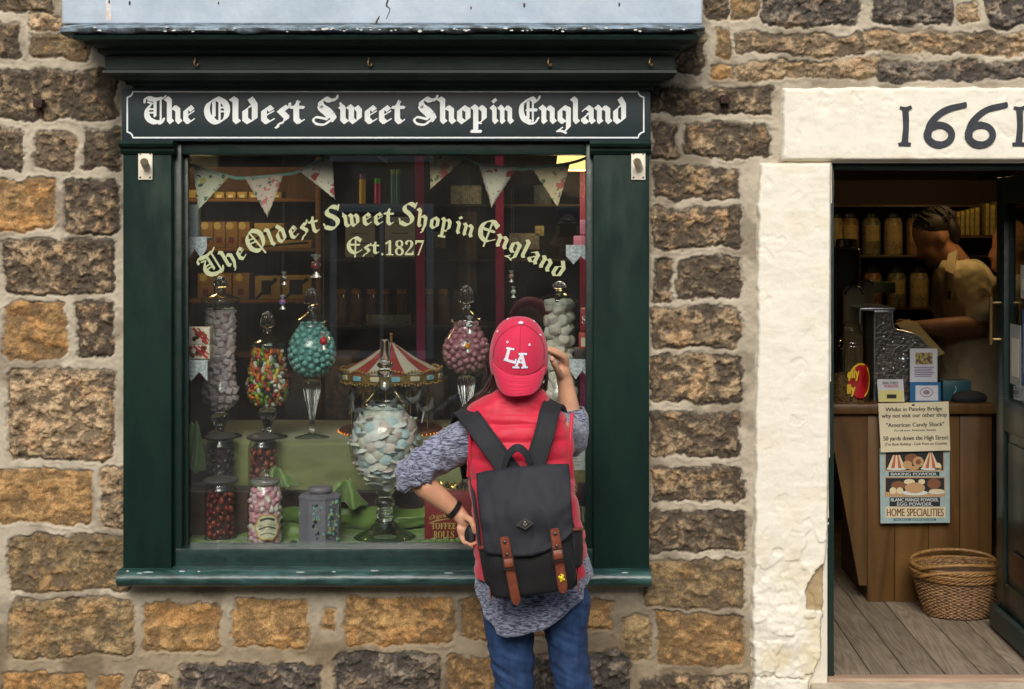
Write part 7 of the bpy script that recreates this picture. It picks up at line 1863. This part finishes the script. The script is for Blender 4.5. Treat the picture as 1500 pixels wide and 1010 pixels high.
L_ = ribbon([(746, 510.5), (741, 529)], 4.6) + ribbon([(741.5, 510), (753.5, 512)], 2.8) + ribbon([(738.2, 526.5), (755, 531.6)], 4.0) + ribbon([(754.6, 532.8), (755.8, 526)], 2.8)
A_ = ribbon([(764.5, 519), (756, 537)], 3.6) + ribbon([(764, 518.5), (768.5, 538)], 5.0) + ribbon([(759.5, 518.8), (772, 518.8)], 3.0) + ribbon([(758.5, 531), (767, 531.5)], 2.6) + ribbon([(750.6, 538.4), (761, 538.6)], 2.8) + ribbon([(763.5, 538.8), (773.5, 538.2)], 2.8)
def grow(polys, k):
    out = []
    for p in polys:
        cx = sum(a for a, b in p) / len(p); cy = sum(b for a, b in p) / len(p)
        out.append([(a + math.copysign(k, a - cx), b + math.copysign(k, b - cy)) for a, b in p])
    return out
for nm, pl in (('letter_l', L_), ('letter_a', A_)):
    mb = MB(); mb.mapped(grow(pl, .8), on_cap, .0012); ed = mb.build('embroidered_edge', mk('navy_thread', C(60, 30, 50), .8), cp, smooth=None)
    mb = MB(); mb.mapped(pl, on_cap, .0034); mb.build('embroidered_letter', CW_, cp, smooth=None)
# ---- hair
mb = MB(); mb.lathe([(1, 0)], 0, 0, 4) if False else None
def lock(mb, pts, r, seed, wob=.004):
    rr = random.Random(seed); q = smoothpts(pts, 6); n = len(q)
    ps = [Vector(p) + Vector((rr.uniform(-1, 1), rr.uniform(-1, 1), rr.uniform(-1, 1))) * wob * (k / n) for k, p in enumerate(q)]
    mb.tube(ps, [r * (1 - .75 * (k / n) ** 2) for k in range(n)], 6)
mb = MB(); rr = random.Random(4)
mb.ball(P(760, 532, .045), 1.0, 3, (.080, .088, .095))
for k in range(150):
    a = rr.uniform(0, 1); d = rr.uniform(-.03, .06)
    s0 = P(723 + 6 * a, 538 + 14 * a, .03 + d * .6); s1 = P(712 + 12 * a + rr.uniform(-3, 3), 566 + 8 * a, .04 + d); s2 = P(692 + 16 * a + rr.uniform(-4, 4), 588 + rr.uniform(-4, 8), .05 + d); s3 = P(668 + 16 * a + rr.uniform(-6, 6), 616 + rr.uniform(-8, 12), .11 + d * .5); s4 = P(656 + rr.uniform(-5, 12), 652 + rr.uniform(-10, 30), .16)
    lock(mb, [s0, s1, s2, s3, s4], rr.uniform(.0016, .0036), k)
for k in range(40):
    a = rr.uniform(0, 1); d = rr.uniform(-.02, .05)
    lock(mb, [P(794 + 5 * a, 532, .02 + d), P(799 + 3 * a, 548, .03 + d), P(797 + 4 * a, 566, .03 + d), P(789 + 8 * a, 583, .05 + d), P(796 + 5 * a, 612, .12)], rr.uniform(.0016, .003), 200 + k)
for k in range(14):
    lock(mb, [P(724, 500 + k, .05), P(716 - rr.uniform(0, 5), 520 + k, .06), P(713 - rr.uniform(0, 6), 548 + k, .06), P(708 + rr.uniform(-6, 3), 575, .06)], .0009, 300 + k, .008)
mb.build('hair', HAIR, root, smooth=80)
# ---- bracelet
mb = MB(); c0, c1 = P(663.5, 745.5, -.013), P(666, 747.5, -.012); d = (P(667, 748, -.01) - P(645, 732, -.02)).normalized(); M = Matrix.Translation(P(664.5, 746, -.012)) @ d.to_track_quat('Z', 'Y').to_matrix().to_4x4()
bm = MB(); bm.lathe([(.0275, -.0075), (.0295, -.0075), (.0300, 0), (.0295, .0075), (.0275, .0075), (.0275, -.0075)], 0, 0, 36, cap=False); mb.add([M @ Vector(v) for v in bm.v], bm.f)
mb.build('fitness_band', mk('black_rubber', C(24, 24, 28), .4), root, smooth=50)
# ---- black object in the hand
rt = MB(); rt.ball((0, 0, 0), 1.0, 3, (.018, .017, .030), Matrix.Rotation(math.radians(14), 3, 'Y'))
for k in range(9):
    a = -1 + 2 * k / 8; rt.tube([Vector((.0185 * math.cos(t) * math.sqrt(1 - (a * .8) ** 2), .0178 * math.sin(t) * math.sqrt(1 - (a * .8) ** 2), a * .024 + .006 * math.cos(t))) for t in [2 * PI * j / 24 for j in range(25)]], .0016, 5, cap=False)
off = P(690, 781, -.034); rt.v = [tuple(Vector(v) + off) for v in rt.v]
tag(rt.build('lens_pouch', mk('ridged_black', C(26, 26, 28), .55), smooth=60), 'small ridged black pouch gripped in the left hand on the hip', 'pouch')

# ================================================================ BACKPACK
CAN = mk('black_canvas', C(17, 17, 19), .75, var=.2, vscale=14, bump=.25, bscale=500)
CANF = mk('charcoal_canvas', C(29, 32, 39), .7, var=.22, vscale=9, bump=.25, bscale=700)
LEA = mk('brown_leather', C(132, 70, 48), .48, vscale=26, col2=C(104, 52, 36), vlo=.35, vhi=.65, bump=.2, bscale=160)
METAL = mk('gunmetal', C(96, 92, 88), .35, .85)
PO = W(784, 868, -.83)
UP = Vector((-.100, 0, .995)).normalized(); RT = Vector((.995, 0, .100)).normalized(); FW = Vector((0, -1, 0))
def B(u, v, w): return PO + RT * u + UP * v + FW * w            # w towards the camera
pack_ = empty('backpack', B(0, 0, 0), 'black canvas backpack with brown leather buckle straps worn on the back', 'backpack')
def rrect(hx, hy, r, n=6):
    pts = []
    for cx, cy, a0 in ((hx - r, hy - r, 0), (-hx + r, hy - r, PI / 2), (-hx + r, -hy + r, PI), (hx - r, -hy + r, 1.5 * PI)):
        pts += [(cx + r * math.cos(a0 + PI / 2 * k / n), cy + r * math.sin(a0 + PI / 2 * k / n)) for k in range(n + 1)]
    return pts
rings = []
for v, hx, hd in smoothpts([(.000, .104, .040), (.004, .113, .055), (.02, .120, .066), (.10, .124, .074), (.20, .122, .068), (.27, .116, .050), (.305, .108, .036), (.315, .098, .025)], 5):
    rings.append([B(x, v, y_ * 1.0 + .0) for x, y_ in rrect(hx, hd, min(hd * .75, .045))])
mb = MB(); mb.loft(rings); me = mb.mesh()
dispmesh(me, lambda co, n_: mnoise.noise(co * 12) * .010 + mnoise.noise(co * 36) * .003)
body = link_mesh('bag_body', me, CAN, pack_, smooth=60)
# flap folded over the top
nu, nv = 48, 40; V = []
for j in range(nv + 1):
    t = j / nv
    for i in range(nu + 1):
        s = -1 + 2 * i / nu; hw = .129 - .010 * abs(t - .35)
        vb = .122 + .050 * max(0, s) ** 2.0 + .018 * max(0, -s) ** 2
        if t < .25:
            k = t / .25; v = .318 + .036 * math.sin(k * PI / 2); w = -.055 + .085 * k
        else:
            k = (t - .25) / .75; v = .354 - (.354 - vb) * k; w = .030 + .058 * math.sin(min(1, k * 1.6) * PI / 2) - .004 * k
        v -= .012 * abs(s) ** 3 * (1 if t > .1 else 0) * (1 - t); w -= .016 * abs(s) ** 4
        w += .0035 * math.sin(s * 5 + 2) * t + mnoise.noise(Vector((s * 3, t * 4, 3))) * .009 + mnoise.noise(Vector((s * 7 + t * 3, t * 8, 9))) * .003 + .007 * t * t
        V.append(B(hw * s, v, w))
mb = MB(); mb.add(V, [(j * (nu + 1) + i, j * (nu + 1) + i + 1, (j + 1) * (nu + 1) + i + 1, (j + 1) * (nu + 1) + i) for j in range(nv) for i in range(nu)])
flap = mb.build('flap', CANF, pack_, smooth=80); m = flap.modifiers.new('t', 'SOLIDIFY'); m.thickness = .004; m.offset = 0
# side pockets with leather rim
for s in (-1, 1):
    rings = []
    v0 = .03 if s < 0 else .055
    for v, k in ((v0, .5), (v0 + .01, .75), (v0 + .05, .95), (v0 + .105, 1.05)):
        rings.append([B(s * (.116 + (.026 if s < 0 else .030) * k * max(0, math.sin(a))), v + .012 * math.cos(a), -.005 + .052 * math.cos(a)) for a in [PI * j / 20 for j in range(21)]])
    mb = MB(); n = 21; vs = [p for r in rings for p in r]; mb.add(vs, [(i * n + k, i * n + k + 1, (i + 1) * n + k + 1, (i + 1) * n + k) for i in range(3) for k in range(20)])
    pk_ = mb.build('side_pocket', CAN, pack_, smooth=60); m = pk_.modifiers.new('t', 'SOLIDIFY'); m.thickness = .003
    mb = MB(); mb.tube(rings[-1], .0055, 8, flat=1.0); mb.build('leather_rim', LEA, pk_, smooth=80)
    mb = MB(); vs = []
    for j in range(7):
        for i in range(9):
            a = i / 8; b_ = j / 6 * (1 - a)
            vs.append(B(s * (.1215 + .0015 * math.sin(b_ * 2)), .002 + .075 * b_, -.02 + .075 * a * (1 - .2 * b_)))
    mb.add(vs, [(j * 9 + i, j * 9 + i + 1, (j + 1) * 9 + i + 1, (j + 1) * 9 + i) for j in range(6) for i in range(8)])
    o = mb.build('corner_patch', LEA, pack_, smooth=60); m = o.modifiers.new('t', 'SOLIDIFY'); m.thickness = .003; m.offset = 0
# surface of the pack front for hardware
def wf(v, lift=0):
    return (.094 if v > .118 else .080) + lift
def strap(u0, v0, u1, v1, label):
    w2 = .0135
    n = 22; pts = []
    for k in range(n + 1):
        t = k / n; u, v = u0 + (u1 - u0) * t, v0 + (v1 - v0) * t
        w = np.interp(v, [-.03, .0, .03, .09, .12, .16, .2], [.066, .072, .080, .087, .0985, .1035, .1045])
        pts.append((u, v, float(w)))
    mb = MB(); rings = []
    for k, (u, v, w) in enumerate(pts):
        f = 1.0
        if k == n: f = .35
        elif k == n - 1: f = .8
        if k == 0: f = .75
        rings.append([B(u - w2 * f, v, w), B(u + w2 * f, v, w), B(u + w2 * f * .94, v, w + .0042), B(u - w2 * f * .94, v, w + .0042)])
    mb.loft(rings); st = mb.build('leather_strap', LEA, pack_, smooth=50)
    mb = MB()
    for off in (-.0112, .0112): mb.tube([B(u + off, v, w + .0044) for u, v, w in pts[1:-1]], .0006, 4)
    mb.build('stitching', mk('brown_stitch', C(96, 56, 40), .8), st)
    def at(v): 
        t = (v - v0) / (v1 - v0); return u0 + (u1 - u0) * t, v, float(np.interp(v, [-.03, .0, .03, .09, .12, .16, .2], [.066, .072, .080, .087, .0985, .1035, .1045]))
    for vv in (v0 - .014, v0 - .048):
        u, v, w = at(vv); mb = MB(); mb.ball(B(u, v, w + .005), .0050, 2, (1, .5, 1)); mb.build('rivet', METAL, st, smooth=80)
    u, v, w = at(v0 - .072)
    mb = MB()
    for a, b_, c_, d_ in ((-.0155, .0155, -.0175, -.0150), (-.0155, .0155, .0150, .0175), (-.0155, -.0130, -.0150, .0150), (.0130, .0155, -.0150, .0150)):
        mb.loft([[B(u + a, v + c_, w + .005), B(u + b_, v + c_, w + .005), B(u + b_, v + d_, w + .005), B(u + a, v + d_, w + .005)], [B(u + a, v + c_, w + .009), B(u + b_, v + c_, w + .009), B(u + b_, v + d_, w + .009), B(u + a, v + d_, w + .009)]])
    mb.build('buckle', METAL, st, smooth=None)
    mb = MB(); mb.loft([[B(u + x * .0125, v + z * .0128, w + .006 + y_) for x, z, y_ in ((-1, -1, 0), (1, -1, 0), (1, 0, .0045), (1, 1, 0), (-1, 1, 0), (-1, 0, .0045))][0:6], [B(u + x * .011, v + z * .011, w + .0075 + y_) for x, z, y_ in ((-1, -1, 0), (1, -1, 0), (1, 0, .005), (1, 1, 0), (-1, 1, 0), (-1, 0, .005))]])
    mb.build('keeper', LEA, st, smooth=40)
    return st
strap(-.064, .183, -.050, -.012, 'l'); sr = strap(.074, .192, .080, .008, 'r')
# diamond badge
def bd(u, v, l): return B(u, v, .105 + l)
bu, bv = -.004, .212
mb = MB()
for sz, l0, l1, mi in ((1.0, 0, .003, 0), (.80, .003, .0036, 1), (.70, .0036, .0042, 0), (.60, .0042, .0046, 1)):
    mb.cm = mi
    mb.loft([[bd(bu + x * .023 * sz, bv + z * .0155 * sz, l) for x, z in ((-1, 0), (0, -1), (1, 0), (0, 1))] for l in (l0, l1)])
mb.cm = 0
for x, z, r in ((0, .004, .0042), (-.004, -.001, .0028), (.004, -.001, .0028), (0, -.004, .003)): mb.ball(bd(bu + x, bv + z, .005), r, 1, (1, .35, 1))
mb.build('diamond_badge', [mk('pewter', C(120, 116, 108), .4, .8), mk('badge_black', C(24, 24, 26), .5)], flap, smooth=30)
# enamel pin on the right hand strap, small side tag
mb = MB()
for du, dv, r in ((0, 0, .0062), (.004, .006, .0042), (-.005, .004, .0040), (.006, -.004, .0034), (-.002, -.007, .0032), (.001, .010, .003)): mb.ball(B(.079 + du, .052 + dv, .0905), r, 2, (1, .35, 1))
mb.build('enamel_pin', mk('yellow_enamel', C(226, 200, 40), .25, .2), pack_, smooth=60)
mb = MB(); mb.loft([[B(.115, .07, .04), B(.1165, .07, .04), B(.1165, .07, .052), B(.115, .07, .052)], [B(.115, .10, .04), B(.1165, .10, .04), B(.1165, .10, .052), B(.115, .10, .052)]]); mb.build('side_tag', mk('tag_blue', C(110, 120, 150), .6), pack_)
# shoulder straps and haul loop
def web(pts, wid, th, name, mat, up):
    q = smoothpts([tuple(p) for p in pts], 8); P_ = [Vector(p) for p in q]; rings = []
    for i, p in enumerate(P_):
        t = (P_[min(i + 1, len(P_) - 1)] - P_[max(i - 1, 0)]).normalized()
        nrm = Vector(up[0]).lerp(Vector(up[1]), i / (len(P_) - 1)); nrm = (nrm - t * nrm.dot(t)).normalized(); sd = t.cross(nrm)
        w_ = wid if not isinstance(wid, tuple) else wid[0] + (wid[1] - wid[0]) * i / (len(P_) - 1)
        rings.append([p + sd * (w_ / 2 * a) + nrm * (th / 2 * b_) for a, b_ in ((-1, -.6), (-.94, -1), (.94, -1), (1, -.6), (1, .6), (.94, 1), (.80, 1.0), (.74, .75), (-.74, .75), (-.80, 1.0), (-.94, 1), (-1, .6))])
    mb = MB(); mb.loft(rings); return mb.build(name, mat, pack_, smooth=35)
STR = mk('strap_webbing', C(30, 32, 36), .75, var=.1, vscale=20, bump=.3, bscale=500)
web([P(690, 700, .16), P(682, 650, .155), P(674, 618, .10), P(678, 602, .02), P(692, 616, -.085), P(714, 646, -.130), P(736, 676, -.142), P(752, 697, -.145)], (.056, .062), .014, 'shoulder_strap', STR, ((-.3, 1, .2), (.1, -1, .15)))
web([P(816, 690, .16), P(820, 640, .155), P(818, 604, .10), P(811, 590, .02), P(805, 604, -.085), P(798, 634, -.130), P(790, 660, -.142), P(784, 682, -.145)], (.056, .058), .014, 'shoulder_strap', STR, ((.3, 1, .2), (-.1, -1, .15)))
web([P(737, 688, -.160), P(744, 668, -.172), P(757, 656, -.185), P(770, 664, -.176), P(777, 681, -.165)], .022, .004, 'haul_loop', mk('loop_webbing', C(34, 38, 42), .8, bump=.3, bscale=400), ((-.7, -.6, .3), (.7, -.6, .3)))
mb = MB(); mb.tube(smoothpts([tuple(P(690, 700, -.05)), tuple(P(694, 730, -.09)), tuple(P(699, 765, -.11)), tuple(P(703, 800, -.13)), tuple(P(712, 850, -.17))], 6), .0055, 6, flat=.4); mb.build('side_webbing', STR, pack_)

# ================================================================ SHOP KEEPERS
SH = mk('pale_shirt', C(206, 192, 158), .8, var=.12, vscale=9, bump=.2, bscale=60)
SK2 = mk('skin_warm', C(160, 114, 86), .5, var=.15, vscale=16, sss=.08)
YM = 1.95
def Q(px, py, dy=0.0): return W(px, py, YM + dy)
root = empty('person', Vector((WX(1420, YM), YM, FLZ)), 'dark haired person in pale short sleeved shirt leaning over the till behind the counter', 'person')
mb = MB()
def H(px, py, dy=0.0):                       # the bowed head: turned about the ear
    c_, s_ = math.cos(math.radians(27)), math.sin(math.radians(27)); dx, dz = px - 1378, py - 346
    return Q(1378 + dx * c_ + dz * s_, 346 - dx * s_ + dz * c_, dy)
RH = Matrix.Rotation(math.radians(-20), 3, 'Y')
mb.ball(H(1371, 336), 1.0, 3, (.100, .076, .098), RH); mb.ball(H(1358, 358), 1.0, 3, (.060, .056, .078), RH); mb.ball(H(1349, 378), 1.0, 2, (.026, .030, .020))
cap_(mb, H(1342, 345), .008, H(1333, 362), .0115); mb.ball(H(1341, 372), 1.0, 2, (.010, .020, .007)); mb.ball(H(1342, 377), 1.0, 2, (.010, .018, .007)); mb.ball(H(1343, 342), 1.0, 2, (.012, .045, .009)); mb.ball(H(1366, 372), 1.0, 2, (.055, .048, .038))
for s in (-1, 1): mb.ball(H(1378, 350, s * .074), 1.0, 2, (.018, .009, .030), RH)
cap_(mb, Q(1382, 362), .062, Q(1402, 392), .072)
mb.loft([ring(Q(cx, py), rx, ry, 24) for py, cx, rx, ry in ((388, 1404, .07, .08), (400, 1410, .11, .16), (430, 1416, .14, .17), (500, 1422, .13, .15), (570, 1424, .14, .16), (640, 1424, .15, .17))])
chain(mb, [(Q(1424, 414, -.16), .060), (Q(1436, 470, -.20), .050), (Q(1432, 478, -.21), .052), (Q(1385, 480, -.22), .046), (Q(1338, 480, -.2), .030)]); chain(mb, [(Q(1424, 414, .16), .060), (Q(1430, 470, .20), .048), (Q(1372, 486, .16), .036), (Q(1345, 488, .1), .028)])
for s, (hx_, hy_, hd_) in enumerate(((1326, 478, -.2), (1332, 488, .08))):
    mb.ball(Q(hx_, hy_, hd_), 1.0, 2, (.040, .022, .026))
    for k in range(4): finger(mb, [Q(hx_ - 8, hy_ - 4 + k * 3, hd_ + .01 * k), Q(hx_ - 16, hy_ - 2 + k * 3, hd_ + .008 * k), Q(hx_ - 21, hy_ + 4 + k * 2.5, hd_ + .006 * k)], .0095, .0075)
    finger(mb, [Q(hx_ + 2, hy_ - 7, hd_ - .015), Q(hx_ - 8, hy_ - 9, hd_ - .03), Q(hx_ - 14, hy_ - 6, hd_ - .03)], .0105, .0085)
for s in (-1, 1): chain(mb, [(Q(1424, 650, s * .09), .085), (Q(1424, 760, s * .09), .062), (Vector((WX(1424, YM), YM + s * .09, FLZ + .05)), .045)])
link_mesh('body', hires(mb, .009, 3), SK2, root, smooth=180)
mb = MB()
mb.loft([ring(Q(cx, py), rx, ry, 28) for py, cx, rx, ry in ((380, 1401, .085, .10), (392, 1408, .120, .170), (410, 1414, .150, .195), (440, 1418, .160, .195), (500, 1424, .152, .175), (570, 1424, .158, .18), (600, 1424, .16, .18))])
for s in (-1, 1): chain(mb, [(Q(1422, 408, s * .15), .080), (Q(1430, 436, s * .18), .074), (Q(1434, 456, s * .20), .070)])
me = hires(mb, .010, 4); dispmesh(me, lambda co, n_: mnoise.noise(Vector((co.x * 14, co.y * 14, co.z * 9))) * .014 + mnoise.noise(co * 34) * .004)
shirt = link_mesh('shirt', me, SH, root, smooth=180)
mb = MB(); mb.loft([[Q(1389, 372, -.10), Q(1402, 366, -.11), Q(1402, 366, .10), Q(1389, 372, .10)], [Q(1384, 396, -.13), Q(1397, 402, -.16), Q(1412, 384, .10), Q(1398, 384, .10)]]); mb.build('collar', SH, shirt, smooth=30)
mb = MB(); mb.ball(H(1377, 327), 1.0, 3, (.102, .081, .082), RH); mb.ball(H(1394, 342), 1.0, 3, (.046, .074, .080), RH)
for k in range(170):
    rr = random.Random(k); a = rr.uniform(0, 1); s = rr.uniform(-1, 1)
    x0_ = rr.uniform(1348, 1400); z0_ = 327 - 26 * math.sqrt(max(.05, 1 - ((x0_ - 1377) / 34) ** 2))
    lock(mb, [H(x0_, z0_ + 1, s * .04), H(x0_ + 5, z0_ + 4 + 5 * abs(s), s * .070), H(x0_ + 10, z0_ + 14 + 6 * a, s * .081), H(x0_ + 13, z0_ + 22 + 9 * a, s * .081)], .0042, k, .008)
me = mb.mesh(); link_mesh('hair', me, mk('brown_hair', C(34, 25, 20), .6), root, smooth=80)
mb = MB(); mb.box(*sorted((WX(1375, YM), WX(1379, YM))), YM - .17, YM - .16, WZ(436, YM), WZ(425, YM)); mb.build('pen', mk('pen_black', C(20, 20, 24), .4), shirt)
mb = MB(); mb.loft([ring(Vector((WX(1424, YM), YM, z)), .165, .185, 24) for z in (WZ(600, YM), WZ(660, YM), WZ(690, YM))]);
for s in (-1, 1): mb.tube([Q(1424, 670, s * .09), Vector((WX(1424, YM), YM + s * .09, FLZ + .01))], [.10, .07], 16)
mb.build('trousers', mk('dark_trousers', C(34, 34, 40), .8), root, smooth=60)
rt = empty('paper_sheaf', Q(1345, 500, -.3), 'sheaf of pale papers held over the cash register', 'papers')
for k in range(3):
    mb = MB(); a = [Q(1312 + k * 6, 474 + k, -.26 - k * .012), Q(1332 + k * 5, 468 + k * 2, -.24 - k * .012), Q(1376 + k * 4, 512 + k * 3, -.28 - k * .012), Q(1362 + k * 4, 520 + k * 2, -.30 - k * .012)]
    mb.loft([a, [p + Vector((0, .003, .001)) for p in a]]); mb.build('sheet', mk('paper_pale', C(190, 178, 140), .7), rt, smooth=None)
# second keeper, mostly behind the door leaf
YM = 2.05
root = empty('person', Vector((WX(1482, YM), YM, FLZ)), 'person with bald head and white shirt mostly hidden behind the open door', 'person')
mb = MB(); mb.ball(Q(1482, 358), 1.0, 3, (.092, .078, .118)); mb.ball(Q(1474, 374), 1.0, 3, (.072, .062, .085)); cap_(mb, Q(1454, 366), .010, Q(1451, 376), .015); mb.ball(Q(1460, 391), .028, 2); mb.ball(Q(1455, 385), .011, 2)
cap_(mb, Q(1486, 384), .06, Q(1492, 410), .07)
mb.loft([ring(Q(cx, py), rx, ry, 24) for py, cx, rx, ry in ((404, 1492, .07, .08), (418, 1492, .12, .17), (500, 1490, .15, .16), (600, 1490, .16, .17), (680, 1490, .15, .16))])
chain(mb, [(Q(1484, 432, -.17), .06), (Q(1462, 500, -.2), .050), (Q(1450, 535, -.22), .036)]); mb.ball(Q(1444, 528, -.23), 1.0, 2, (.032, .026, .040))
for k in range(4): finger(mb, [Q(1440 - k, 520 + k * 5, -.24), Q(1433 - k * .5, 524 + k * 5, -.26), Q(1430, 532 + k * 4, -.25)], .0095, .0075)
chain(mb, [(Q(1484, 432, .17), .06), (Q(1490, 510, .2), .045), (Q(1490, 570, .2), .034)])
for s in (-1, 1): chain(mb, [(Q(1490, 690, s * .09), .085), (Q(1490, 790, s * .09), .062), (Vector((WX(1490, YM), YM + s * .09, FLZ + .05)), .045)])
link_mesh('body', hires(mb, .010, 3), SK2, root, smooth=180)
mb = MB(); mb.loft([ring(Q(cx, py), rx, ry, 28) for py, cx, rx, ry in ((402, 1491, .085, .10), (414, 1491, .14, .19), (470, 1488, .170, .195), (560, 1487, .178, .19), (600, 1487, .18, .19), (640, 1487, .18, .19))]); cap_(mb, Q(1480, 432, -.17), .082, Q(1464, 482, -.20), .072); cap_(mb, Q(1484, 432, .17), .082, Q(1488, 482, .20), .072)
me = hires(mb, .010, 4); dispmesh(me, lambda co, n_: mnoise.noise(co * 14) * .012); link_mesh('shirt', me, mk('white_shirt', C(186, 178, 164), .8), root, smooth=180)
mb = MB(); mb.loft([ring(Vector((WX(1490, YM), YM, z)), .17, .185, 24) for z in (WZ(635, YM), WZ(700, YM), WZ(720, YM))])
for s in (-1, 1): mb.tube([Q(1490, 700, s * .09), Vector((WX(1490, YM), YM + s * .09, FLZ + .01))], [.10, .07], 16)
mb.build('trousers', MATS['dark_trousers'], root, smooth=60)
# the photographer across the road, seen only mirrored in the window
YP_ = -5.30
def K(x, z, dy=0): return Vector((x, YP_ + dy, z))
root = empty('person', (0, YP_, .2), 'person in dark jacket and blue cap holding a camera, mirrored in the window glass', 'person')
mb = MB(); mb.ball(K(0, 1.88, .04), 1.0, 3, (.075, .095, .12)); cap_(mb, K(0, 1.74), .055, K(0, 1.62), .06)
mb.loft([ring(K(0, z), rx, ry, 24) for z, rx, ry in ((1.66, .10, .08), (1.62, .18, .11), (1.4, .19, .12), (1.15, .17, .11), (1.0, .18, .12))])
for s in (-1, 1):
    chain(mb, [(K(s * .19, 1.59), .055), (K(s * .22, 1.44, .14), .045), (K(s * .07, 1.80, .17), .03)]); mb.ball(K(s * .06, 1.84, .19), 1.0, 2, (.026, .028, .04))
    for k in range(4): finger(mb, [K(s * .06, 1.815 + .018 * k, .20), K(s * .075, 1.82 + .018 * k, .225), K(s * .055, 1.825 + .018 * k, .245)], .009, .0075)
    finger(mb, [K(s * .05, 1.80, .19), K(s * .03, 1.795, .21), K(s * .015, 1.80, .225)], .0105, .0085)
    chain(mb, [(K(s * .09, 1.0), .085), (K(s * .1, .65), .06), (K(s * .1, .26), .04)]); cap_(mb, K(s * .1, .24), .035, K(s * .1, .235, .14), .03)
link_mesh('body', hires(mb, .010, 3), SKIN, root, smooth=180)
mb = MB(); mb.loft([ring(K(0, z), rx, ry, 28) for z, rx, ry in ((1.70, .09, .09), (1.64, .19, .13), (1.4, .215, .14), (1.15, .20, .135), (.98, .21, .14))])
for s in (-1, 1): chain(mb, [(K(s * .2, 1.59), .075), (K(s * .225, 1.44, .14), .062), (K(s * .10, 1.72, .165), .045)])
link_mesh('jacket', hires(mb, .010, 4), mk('dark_jacket', C(44, 46, 54), .8), root, smooth=180)
mb = MB()
for s in (-1, 1): chain(mb, [(K(s * .09, 1.0), .10), (K(s * .1, .65), .075), (K(s * .1, .27), .055)])
link_mesh('trousers', hires(mb, .012, 3), MATS['dark_trousers'], root, smooth=180)
mb = MB(); mb.lathe([(.082, 1.90), (.084, 1.94), (.075, 1.98), (.05, 2.005), (.001, 2.013)], 0, YP_ + .03, 28); mb.box(-.07, .07, YP_ + .10, YP_ + .19, 1.905, 1.915, .004); mb.build('flat_cap', mk('navy_cap', C(44, 62, 96), .8), root, smooth=50)
mb = MB(); mb.box(-.07, .07, YP_ + .17, YP_ + .225, 1.80, 1.90, .01, 3); mb.box(-.02, .02, YP_ + .17, YP_ + .22, 1.90, 1.925, .006); bm = MB(); bm.lathe([(.001, .0), (.038, .0), (.038, .05), (.030, .052), (.028, .045), (.001, .044)], 0, 0, 28); mb.add([Vector((v[0], YP_ + .225 + v[2], 1.85 + v[1])) for v in bm.v], bm.f)
tag(mb.build('camera_body', mk('camera_black', C(22, 22, 24), .4)), 'black camera held up to the face of the mirrored person in a blue cap', 'camera')
